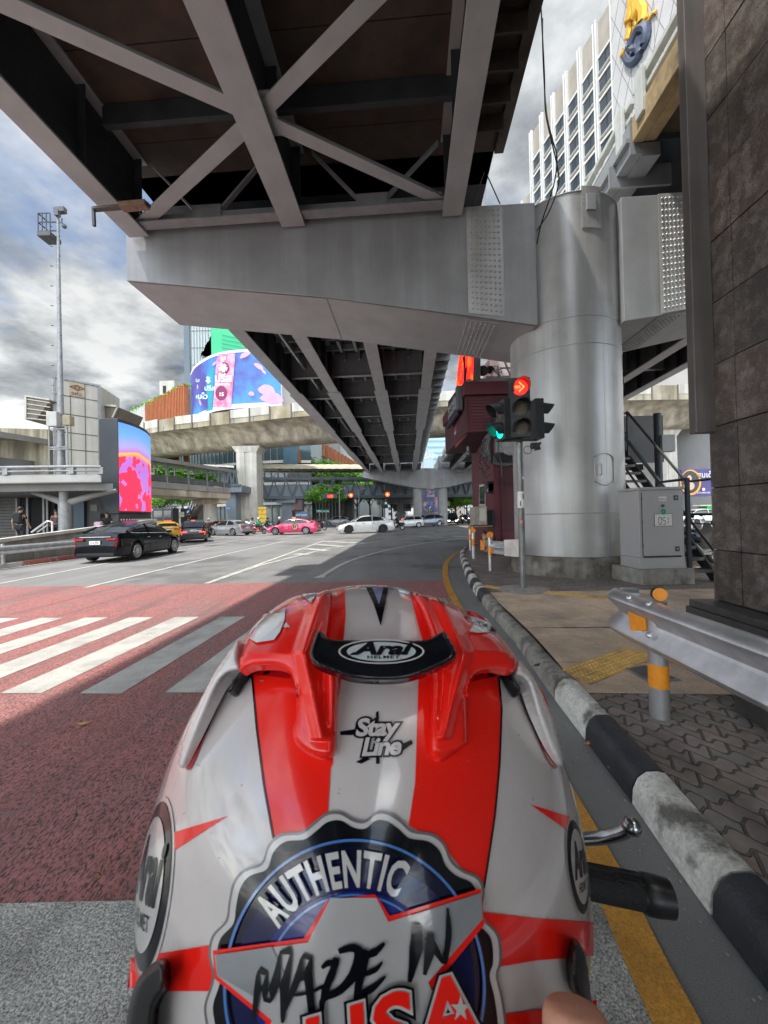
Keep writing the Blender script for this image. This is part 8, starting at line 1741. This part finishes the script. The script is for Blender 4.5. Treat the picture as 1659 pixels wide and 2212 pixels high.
# MADE IN, brush strokes
def B4_(x, y): return (276.5+x*.3, 1742+y*.3)
BR = [([B4_(905, 1535), B4_(930, 1330), B4_(968, 1185), B4_(985, 1300), B4_(1010, 1400), B4_(1075, 1230), B4_(1140, 1035), B4_(1128, 1280), B4_(1112, 1560)], [5, 11, 14, 11, 11, 14, 17, 15, 4]),
      ([B4_(1108, 1510), B4_(1190, 1320), B4_(1285, 1080), B4_(1300, 1250), B4_(1335, 1600)], [4, 9, 14, 13, 10]), ([B4_(1190, 1360), B4_(1320, 1335), B4_(1440, 1275)], [4, 6, 4]),
      ([B4_(1395, 1165), B4_(1440, 1130), B4_(1520, 1120)], [5, 10, 6]), ([B4_(1500, 1090), B4_(1470, 1200), B4_(1420, 1330), B4_(1385, 1500)], [10, 12, 12, 5]), ([Z(742, 610), Z(790, 598), Z(812, 622), Z(790, 690), Z(745, 740), Z(692, 768), Z(688, 812)], [8, 12, 16, 15, 12, 10, 5]),
      ([Z(838, 606), Z(820, 670), Z(800, 768)], [12, 14, 8]), ([Z(822, 628), Z(862, 612), Z(895, 582)], [9, 12, 4]), ([Z(815, 690), Z(862, 672), Z(888, 645)], [7, 8, 3]), ([Z(800, 758), Z(850, 735), Z(898, 692)], [8, 11, 4]),
      ([Z(1003, 520), Z(1000, 600), Z(978, 712)], [13, 20, 6]), ([Z(1048, 548), Z(1045, 610), Z(1028, 688)], [10, 16, 5]), ([Z(1040, 560), Z(1062, 600), Z(1090, 648)], [12, 12, 6]), ([Z(1105, 465), Z(1108, 560), Z(1094, 652)], [3, 10, 8])]
m = MB()
for pts, ws in BR:
    sp_ = crom(pts, 4); wi = list(np.interp(np.linspace(0, 1, len(sp_)), np.linspace(0, 1, len(ws)), ws)); rnd = random.Random(int(pts[0][0])); wi = [w_*1.45+rnd.uniform(-1.2, 1.2) for w_ in wi]
    vs, fs = fill2d([thick(sp_, wi)], 14); m.add([hray(x, y, (13+BR.index((pts, ws))*.12)*LAY) for x, y in vs], fs)
m.build('brush_lettering', HBK, hel)
# big USA
def umap(x, y):
    u = (x)*300; X_ = 925+u*1.0; return Z(X_-y*20, 985-u*.30-y*330)
for off_, mt_, h_ in ((.085, HBK, 16), (.055, HLW, 17), (.025, HRD, 18)): txt_decal('large_lettering', 'USA', umap, mt_, h_, offset=off_, spacing=1.1)
decal('small_star', [[Z(1148+(34 if k % 2 == 0 else 14)*math.cos(R(90+36*k)), 800-(46 if k % 2 == 0 else 18)*math.sin(R(90+36*k))) for k in range(10)]], HLW, 19)
# side logos, laid on the shell about their own centre
def side_logo(sx, c, r_, txt):
    n_ = hnorm(c); up = Vector((0, .55, .83)); e1 = up.cross(n_).normalized(); e2 = n_.cross(e1); lg = None
    def sm(x, y, h): q = c+e1*x+e2*y-HC; s_ = 1/math.sqrt((q.x/(HA+h))**2+(q.y/(HR+h))**2+(q.z/(HR+h))**2); return HC+q*s_
    def ring(n2, r0, r1, mt, h):
        m = MB(); m.loft([[sm(math.cos(a)*q, math.sin(a)*q*1.0, h) for a in np.linspace(0, 2*math.pi, 49)] for q in (list(np.linspace(r0, r1, 5)))], closed=False, cap=False); return m.build(n2, mt, hel, smooth=True)
    ring('logo_rim', 0.0001, r_, HLW, .0004); ring('logo_ring', .0001, r_*.93, HBK, .0007); ring('logo_disc', .0001, r_*.74, HLW, .0010)
    v, f = text_polys('Arai', offset=.04, shear=.3); m = MB(); bm = bmesh.new(); bv = [bm.verts.new((x, y, 0)) for x, y in v]
    for q in f: bm.faces.new([bv[i] for i in q])
    vs, fs = cut(bm, 10.); m.add([sm(x/100*r_*.70, -y/100*r_*.95-r_*.18, .0013) for x, y in vs], fs); v, f = text_polys('HELMET', offset=.01); m.add([sm(x*r_*.24, y*r_*.24-r_*.48, .0013) for x, y in v], f); m.build('logo_lettering', HBK, hel)
cl_ = hray(318, 1902); side_logo(-1, cl_, (hray(382, 1912)-cl_).length*.94, 1); cr_ = hray(1250, 1868); side_logo(1, cr_, (hray(1222, 1870)-cr_).length, 1)
# vents: red mouldings
LV = [A(545, 62), A(480, 70), A(400, 80), A(330, 98), A(240, 150), A(140, 230), A(75, 320), A(38, 430), A(48, 502), A(115, 474), A(240, 470), A(306, 492), A(338, 545), A(350, 620), A(352, 700), A(346, 770), A(334, 800), A(334, 862), A(380, 925), A(470, 974), A(520, 984), A(562, 955), A(574, 880), A(576, 800), A(588, 560), A(600, 420), A(600, 330), A(535, 325), A(545, 200)]
RV = [A(985, 72), A(1060, 80), A(1130, 95), A(1240, 150), A(1290, 205), A(1430, 285), A(1490, 340), A(1552, 432), A(1535, 502), A(1445, 486), A(1370, 490), A(1322, 515), A(1292, 570), A(1286, 700), A(1288, 870), A(1285, 895), A(1160, 982), A(1120, 978), A(1085, 945), A(1074, 900), A(1076, 800), A(1084, 560), A(1050, 420), A(1042, 330), A(1075, 320), A(1030, 180)]
def ridge(sx):
    def f(x, y):
        ax, ay = (x-497.7)/.4, (y-1249.8)/.4
        base = np.interp(ay, [60, 250, 400, 480, 620, 800, 930, 985], [.006, .012, .017, .015, .011, .008, .006, .004])
        cx_ = np.interp(ay, [60, 400, 850], [500, 392, 490]) if sx < 0 else np.interp(ay, [60, 400, 860], [1110, 1265, 1145])   # crest line
        d = abs(ax-cx_); base += .0045*max(0, 1-d/55)*(1 if ay < 870 else 0)
        if ay > 470:      # hollow between the two legs of the V
            c2 = np.interp(ay, [470, 840], [500, 512]) if sx < 0 else np.interp(ay, [470, 840], [1150, 1135])
            base -= .0035*max(0, 1-abs(ax-c2)/30)*max(0, min(1, (850-ay)/150))
        return float(base)
    return f
def vedge(x, y):
    ax, ay = (x-497.7)/.4, (y-1249.8)/.4
    if 425 < ay < 640 and (ax < 365 or ax > 1280): return .0125
    return .0008
def vdrop(x, y):
    ax, ay = (x-497.7)/.4, (y-1249.8)/.4
    if 425 < ay < 560 and (ax < 330 or ax > 1300): return .006
    return .0135 if 560 <= ay < 640 else .003
LV, RV, LF0 = smooth_loop(LV, 3), smooth_loop(RV, 3), 0
relief('top_vent', LV, HRD, ridge(-1), 16, vedge, vdrop); relief('top_vent', RV, HRD, ridge(1), 16, vedge, vdrop)
for q in ([A(45, 505), A(115, 478), A(240, 474), A(300, 500), A(320, 540), A(240, 530), A(120, 520)], [A(1535, 505), A(1445, 490), A(1370, 494), A(1330, 520), A(1310, 555), A(1400, 535), A(1500, 530)]): decal('vent_shadow_gap', [q], HDR, 3)  # dark red decals paint the shade under the vent lips
for q in ([A(215, 470), A(170, 520), A(200, 515), A(235, 480)], [A(1375, 490), A(1400, 530), A(1430, 520), A(1420, 490)]): decal('vent_port', [q], HBK, 4)
# white panels with sky reflection painted in, star flashes, dark slots on the vents
HSK = mat('white print and sky reflection', (.72, .72, .72), .05, 0, .04, 9, coat=1)
def on_vent(name, pts, mt, extra=.0012, sx=-1):
    vs, fs = fill2d([pts], 8); rf_ = ridge(sx); P_ = (LV if sx < 0 else RV); m = MB(); n = len(P_); out = []
    for x, y in vs:
        d = min(segd((x, y), P_[i], P_[(i+1) % n]) for i in range(n)); t_ = min(1, d/16); t_ = math.sqrt(max(0, 1-(1-t_)**2)); e = vedge(x, y); out.append(hray(x, y, e+(rf_(x, y)-e)*t_+extra))
    m.add(out, fs); o = m.build(name, mt, hel); o.data.shade_smooth(); return o
on_vent('white_sky_panel', [A(185, 200), A(295, 165), A(292, 225), A(265, 290), A(235, 330), A(140, 345), A(95, 318), A(120, 262)], HSK); on_vent('star_flash', [A(300, 235), A(322, 262), A(286, 262)], HSK); on_vent('dark_slot', [A(165, 210), A(195, 178), A(308, 155), A(290, 172), A(200, 196)], HDR, .0016)  # left panel is a painted sky reflection; slot red carries its shade
on_vent('star_flash', [A(375, 84), A(470, 78), A(435, 130)], mat('teal grey flash', (.22, .33, .33), .2, coat=1)); on_vent('star_flash', [A(1115, 100), A(1195, 110), A(1160, 150)], MATS['teal grey flash'], sx=1)
on_vent('white_sky_panel', [A(1296, 202), A(1380, 215), A(1440, 286), A(1330, 292), A(1292, 285), A(1310, 250)], HSK, sx=1); on_vent('dark_slot', [A(1278, 170), A(1330, 185), A(1398, 236), A(1340, 215), A(1282, 195)], HDR, .0016, sx=1)
# white side fins, red flanks darkened for their shade
LF = [(516, 1376), (476, 1428), (452, 1466), (420, 1532), (396, 1588), (384, 1638), (387, 1657), (398, 1654), (420, 1602), (452, 1526), (474, 1478), (496, 1454), (522, 1447), (517, 1420)]
RF = [(1118, 1424), (1136, 1436), (1164, 1478), (1200, 1560), (1214, 1610), (1220, 1640), (1212, 1656), (1186, 1614), (1156, 1537), (1136, 1474), (1112, 1456)]
LF, RF = smooth_loop(LF, 3), smooth_loop(RF, 3)
decal('shaded_flank', [[(x+15, y+4) for x, y in LF]], HDR, 2); decal('shaded_flank', [[(x-14, y+4) for x, y in RF]], HDR, 2)
fh = lambda x, y: float(np.interp(y, [1370, 1450, 1550, 1660], [.017, .015, .010, .004]))
HWF = mat('fin white lacquer', (.80, .755, .73), .2, coat=.5)
relief('side_fin', LF, HWF, fh, 12, lambda x, y: fh(x, y)*.55, lambda x, y: fh(x, y)*.55); relief('side_fin', RF, HWF, fh, 12, lambda x, y: fh(x, y)*.55, lambda x, y: fh(x, y)*.55)
for q in ([(528, 1441), (516, 1446), (498, 1470), (490, 1490), (494, 1499), (502, 1494), (516, 1470), (540, 1444)], [(1098, 1446), (1112, 1456), (1126, 1480), (1128, 1500), (1122, 1500), (1108, 1480), (1092, 1452)]): relief('black_outlet', q, HBK, lambda x, y: .009, 6, .005, .006)
decal('orange_line', [[(1166, 1475), (1188, 1535), (1206, 1590), (1196, 1560), (1176, 1510)]], HRD, 2)
# black spoiler with the maker's oval
SPO = smooth_loop([A(462, 284), A(492, 278), A(532, 318), A(610, 328), A(800, 330), A(1000, 330), A(1062, 324), A(1112, 298), A(1152, 282), A(1176, 300), A(1226, 396), A(1200, 444), A(1110, 490), A(1000, 532), A(880, 552), A(680, 545), A(560, 510), A(450, 462), A(424, 402), A(440, 340)], 3)
def sph(x, y): ax = (x-497.7)/.4; return .024+.006*((ax-825)/400)**2
relief('spoiler', SPO, HBK, sph, 9, lambda x, y: sph(x, y)-.0035, .0045)
def sp_decal(name, loops, mt, k):
    vs, fs = fill2d(loops, 10); m = MB(); m.add([hray(x, y, sph(x, y)+.0003+k*.0003) for x, y in vs], fs); o = m.build(name, mt, hel); o.data.shade_smooth(); return o
def el2(rx, ry): return [A(815+rx*math.cos(R(a)), 394-ry*math.sin(R(a))) for a in range(0, 360, 6)]
sp_decal('oval_line', [el2(232, 67), el2(222, 60)], HLW, 1); sp_decal('oval_disc', [el2(186, 52)], mat('oval grey', (.50, .54, .54), .2, coat=1), 1)
def spt(s_, cx_, cy_, sx, sy, k, mt, **kk):
    vs, fs = ptxt(s_, lambda x, y: A(cx_+x*sx, cy_-y*sy), **kk); m = MB(); m.add([hray(x, y, sph(x, y)+.0006+k*.0003) for x, y in vs], fs); m.build('oval_lettering', mt, hel)
spt('Arai', 815, 408, 170, 92, 1, HBK, offset=.045, shear=.28); spt('HELMET.', 832, 431, 46, 22, 1, HBK, offset=.02, spacing=1.1)
sp_decal('underline_stroke', [[A(640, 414), A(662, 398), A(700, 396), A(735, 385), A(700, 408), A(662, 412)]], HBK, 2)
# sticker: hand lettered two line logo, black outline over white
def stk(s_, cx_, cy_, sx, sy, shx, rot, off_, mt, h_):
    f = lambda x, y: (cx_+(x*sx+y*shx)*math.cos(rot)-0+(y*sy)*math.sin(rot)*0, cy_-y*sy-(x*sx)*math.sin(rot)); txt_decal('sticker_lettering', s_, f, mt, h_, offset=off_, spacing=.92)
for off_, mt_, h_ in ((.115, HBK, 2), (.035, HWH, 3.2)):
    stk('Stay', 812, 1588, 58, 52, 10, .02, off_, mt_, h_); stk('Line', 822, 1630, 54, 54, 12, .04, off_, mt_, h_)
for q in ([(734, 1580), (760, 1576), (790, 1570), (790, 1582), (760, 1588), (736, 1588)], [(812, 1538), (818, 1536), (820, 1650), (812, 1650)], [(858, 1612), (888, 1598), (892, 1606), (870, 1622), (850, 1624)], [(768, 1646), (790, 1634), (800, 1640), (780, 1650)]): decal('sticker_swash', [q], HBK, 1.5)
m = MB(); rnd = random.Random(21)      # scuffs and fly marks on the lacquer
for x, y in ((732, 1703), (728, 1712), (1010, 1640), (425, 1650), (470, 1855), (455, 1800), (520, 1700), (960, 1560), (1120, 1590), (1150, 1720), (640, 1380), (900, 1700), (395, 1760), (560, 1470), (1050, 1950), (480, 1990), (1180, 1980), (770, 1420), (450, 1580)):
    L_ = rnd.uniform(3, 11); a = rnd.uniform(-1.2, 2.2); vs, fs = fill2d([thick([(x, y), (x+L_*math.cos(a)*.5, y+L_*math.sin(a)*.55), (x+L_*math.cos(a), y+L_*math.sin(a))], [.5, 2.2, .5])], 9); m.add([hray(p[0], p[1], 20*LAY) for p in vs], fs)
m.build('scuff', mat('scuff grey', (.20, .17, .16), .6), hel)
# rubber fittings at the lower sides
relief('rubber_fitting', smooth_loop([Z(20, 980), Z(40, 800), Z(70, 705), Z(110, 660), Z(145, 638), Z(170, 652), Z(172, 735), Z(135, 800), Z(112, 980)], 3), mat('black rubber', (.012, .013, .014), .38, 0, .3, 20), lambda x, y: .009, 14, .001, .002)
relief('rubber_fitting', smooth_loop([Z(1522, 575), Z(1545, 580), Z(1570, 640), Z(1585, 760), Z(1592, 850), Z(1560, 790), Z(1520, 740), Z(1508, 650)], 3), MATS['black rubber'], lambda x, y: .008, 12, .001, .002)
# ---------------------------------------------------------------- motorcycle under it
mo = thing('motorcycle', 'own motorcycle whose right grip and silver lever stick out behind the helmet', 'motorcycle', (0, .35, 0))
g0 = P(1275, 1905, .36); g1 = P(1414, 1934, .352); gd = (g1-g0).normalized(); gl = g0-gd*.06
GR = mat('grip rubber', (.012, .013, .014), .6, 0, .3, 30, .4, 300)
def grip(gl, g1, gd):
    m = MB(); m.tube([gl, g1], .0130, 24); gp_ = m.build('grip', GR, mo, smooth=True)
    m = MB(); m.tube([g1-gd*.012, g1-gd*.008, g1, g1+gd*.004, g1+gd*.012, g1+gd*.014], [.0132, .0150, .0150, .0145, .0138, .009], 24); m.build('end_cap', MATS['black rubber'], gp_, smooth=True)
    m = MB(); side = gd.cross(Vector((0, 0, 1))).normalized(); upv = side.cross(gd).normalized(); Lg = (g1-g0).length
    for a in (.9, 1.5, 2.1, 2.7, 3.5): m.tube([g0+gd*Lg*t_+(side*math.cos(a+q)+upv*math.sin(a+q))*.0131 for t_, q in ((-.1, 0), (.3, 0), (.38, .22), (.78, .22))], .0009, 5)
    m.build('grip_ribs', GR, gp_, smooth=True); return gp_
grip(gl, g1, gd)
m = MB(); m.tube([gl+gd*.01, gl-gd*.08, Vector((.03, .50, 1.10)), Vector((-.05, .50, 1.10)), Vector((-.14, .33, 1.10)), Vector((-.24, .12, 1.08)), Vector((-.30, .0, 1.07))], .011, 12); m.build('handlebar', DSTEEL, mo, smooth=True)
m = MB(); m.tube([Vector((-.24, .12, 1.08)), Vector((-.32, -.04, 1.07))], .0165, 20); m.build('grip', GR, mo, smooth=True)
m = MB(); lv = [P(1180, 1815, .44), P(1270, 1812, .42), P(1310, 1808, .41), P(1340, 1800, .40), P(1358, 1790, .395)]; m.tube([Vector(p) for p in crom([tuple(p) for p in lv], 4)], [.0062]*17, 12)
m.ball(P(1365, 1786, .392), .0085, n=16, m=12); m.tube([P(1356, 1792, .394), P(1364, 1778, .392)], [.006, .007], 10); m.build('brake_lever', mat('polished lever', (.42, .43, .45), .25, 1, .05, 20), mo, smooth=True)
m = MB(); m.tube([gl, gl-gd*.05], .022, 16); m.tube([P(1180, 1815, .44), gl-gd*.03], .011, 10); m.build('switch_housing', BLACK, mo, smooth=True)
TK = paint('motorcycle tank paint', (.018, .019, .022), .3)
m = MB(); m.ball((-.02, .36, .92), .16, .28, .15, 28, 18); m.build('tank', TK, mo, smooth=True)
m = MB(); m.loft([[Vector((w_*math.cos(a), y, z+h_*math.sin(a))) for a in np.linspace(0, 2*math.pi, 21)[:-1]] for y, z, w_, h_ in ((-.75, .86, .08, .03), (-.4, .82, .14, .05), (-.05, .78, .13, .06), (.15, .80, .10, .05))]); m.build('seat', BLACK, mo, smooth=True)
for y in (.98, -.48):
    m = MB(); m.torus((0, y, .30), (1, 0, 0), .245, .06, 40, 12); w_ = m.build('wheel', TYRE, mo, smooth=True); m = MB(); m.torus((0, y, .30), (1, 0, 0), .19, .018, 36, 6)
    for k in range(5): a = k*1.257; m.bar((0, y, .30), (0, y+math.cos(a)*.19, .30+math.sin(a)*.19), .03, .03, up=(1, 0, 0))
    m.build('rim', RIMD, w_)
m = MB()
for sx in (-.09, .09): m.tube([(sx, .56, 1.06), (sx, .98, .30)], .024, 12)
m.box(-.12, .12, .52, .60, 1.03, 1.08); m.build('fork', DSTEEL, mo, smooth=True)
m = MB(); m.obox((0, .15, .50), (.13, 0, 0), (0, .26, 0), (0, 0, .18)); m.tube([(.12, .2, .4), (.15, -.1, .3), (.15, -.6, .38)], .045, 12); m.build('engine', mat('engine grey', (.10, .10, .105), .5, .5), mo, bevel=.04)
m = MB(); m.ball((0, .62, .98), .12, .09, .11, 20, 12); m.build('headlight', DARK, mo, smooth=True)
# ---------------------------------------------------------------- the hand steadying the helmet
TS = mat('thumb skin', (.68, .33, .21), .5, 0, .12, 60, .15, 300)
hn_ = thing('person', 'bare hand of the rider at the bottom edge, thumb tip resting on the helmet side', 'person', P(1250, 2400, .13))
b_tip = P(1236, 2196, .132)
def hp3(px, py, Y): return tuple(P(px, py, Y))
Jh = {'wrist': (hp3(1500, 3150, .10), .024), 'palm': (hp3(1400, 2800, .13), .022), 'tb0': (hp3(1330, 2620, .115), .014), 'tb1': (hp3(1262, 2380, .122), .0115), 'tb2': (hp3(1242, 2200, .126), .0108), 'tb3': (hp3(1238, 2160, .128), .0088)}
Eh = [('wrist', 'palm'), ('palm', 'tb0'), ('tb0', 'tb1'), ('tb1', 'tb2'), ('tb2', 'tb3')]
for k in range(4):
    x0 = 1350+k*30; Jh['f%da' % k] = (hp3(1460+k*8, 2520+k*90, .17-.004*k), .0085); Jh['f%db' % k] = (hp3(1440+k*8, 2480+k*90, .215-.004*k), .008); Jh['f%dc' % k] = (hp3(1400+k*8, 2440+k*90, .245-.006*k-(.01 if k == 3 else 0)), .0068); Eh += [('palm', 'f%da' % k), ('f%da' % k, 'f%db' % k), ('f%db' % k, 'f%dc' % k)]
def subo(j): return {k: (tuple(Vector(v[0])-hn_.location), v[1]) for k, v in j.items()}
skinned('body', subo(Jh), Eh, TS, hn_, 3)
tm = MB(); tm.loft([[Vector((rx*math.cos(a), -.42+ry*math.sin(a), z)) for a in np.linspace(0, 2*math.pi, 25)[:-1]] for z, rx, ry in ((.80, .17, .13), (1.0, .19, .14), (1.25, .23, .14), (1.42, .20, .12), (1.50, .08, .07))]); tm.v = [v-Vector(hn_.location) for v in tm.v]; tm.build("jacket", BLKC, hn_, world=False, smooth=True)  # rider's unseen torso, added to block sky reflections on the helmet
m = MB(); nb = P(1232, 2222, .119); m.ball(nb, .0055, .002, .0065, 14, 9); 
m = MB(); w0, w1 = Vector(hp3(1500, 3150, .10)), Vector(hp3(1500, 3150, .10))+Vector((.06, -.22, -.10)); m.tube([w0+Vector((-.005, .02, .01)), w0.lerp(w1, .5), w1], [.034, .045, .055], 20); m.build('sleeve', cl('black', None) if False else BLKC, hn_, smooth=True)
# small things on the ground
for i, (px, py, c_, lab, sz) in enumerate(((180, 2828, 0, '', 0),)): pass
lf = [(180, 1563, 'curled yellow leaf on the red crossing surface at the left', .05), (250, 1326, 'tiny orange leaf at the top edge of a zebra bar', .03), (215, 1893, 'small brown leaf on the worn red paint near the stop line', .02), (1160, 1437, 'black scrap on the broken kerb beside the helmet', .06), (1322, 1662, 'orange fish shaped leaf in the gutter beside the black kerb block', .03), (1270, 1606, 'orange leaf bits in the gutter by the white kerb block', .03), (1367, 1806, 'small white card scrap in the gutter near the lever', .018)]
LM = [mat('leaf yellow', (.45, .28, .06), .7), mat('leaf brown', (.16, .08, .03), .8), BLACK, mat('leaf orange', (.60, .22, .03), .7), WHITEP]
for k, (px, py, lab, sz) in enumerate(lf):
    z0 = .012 if k != 3 else .15; c = G(px, py, z0+.006); m = MB(); a = k*1.3; e1 = Vector((math.cos(a), math.sin(a), 0)); e2 = Vector((-math.sin(a), math.cos(a), 0)); q = [c-e1*sz+Vector((0, 0, .004)), c+e2*sz*.4, c+e1*sz+Vector((0, 0, .008)), c-e2*sz*.4]
    m.prism(q, (0, 0, .002)); m.add([c+Vector((0, 0, .010)), c+e1*sz*.5+Vector((0, 0, .016)), c+e2*sz*.3+Vector((0, 0, .012))], [(0, 1, 2)])
    tag(m.build('leaf' if k not in (3, 6) else 'scrap', LM[[0, 3, 1, 2, 3, 3, 4][k]]), lab, 'leaf' if k not in (3, 6) else 'scrap', None)
rnd = random.Random(12); m = MB()
for k in range(260):
    t_ = rnd.uniform(0, 7); p, sd = kat(2.2+t_); q = p-sd*(.14+abs(rnd.gauss(0, .09))); s_ = rnd.uniform(.002, .007); m.ball((q.x, q.y, .004+s_*.3), s_, s_, s_*.6, 5, 3)
tag(m.build('gutter_grit', mat('grit', (.30, .27, .22), .9, 0, .4, 200)), 'loose grit and small stones along the gutter by the near kerb', 'grit', kind='stuff')
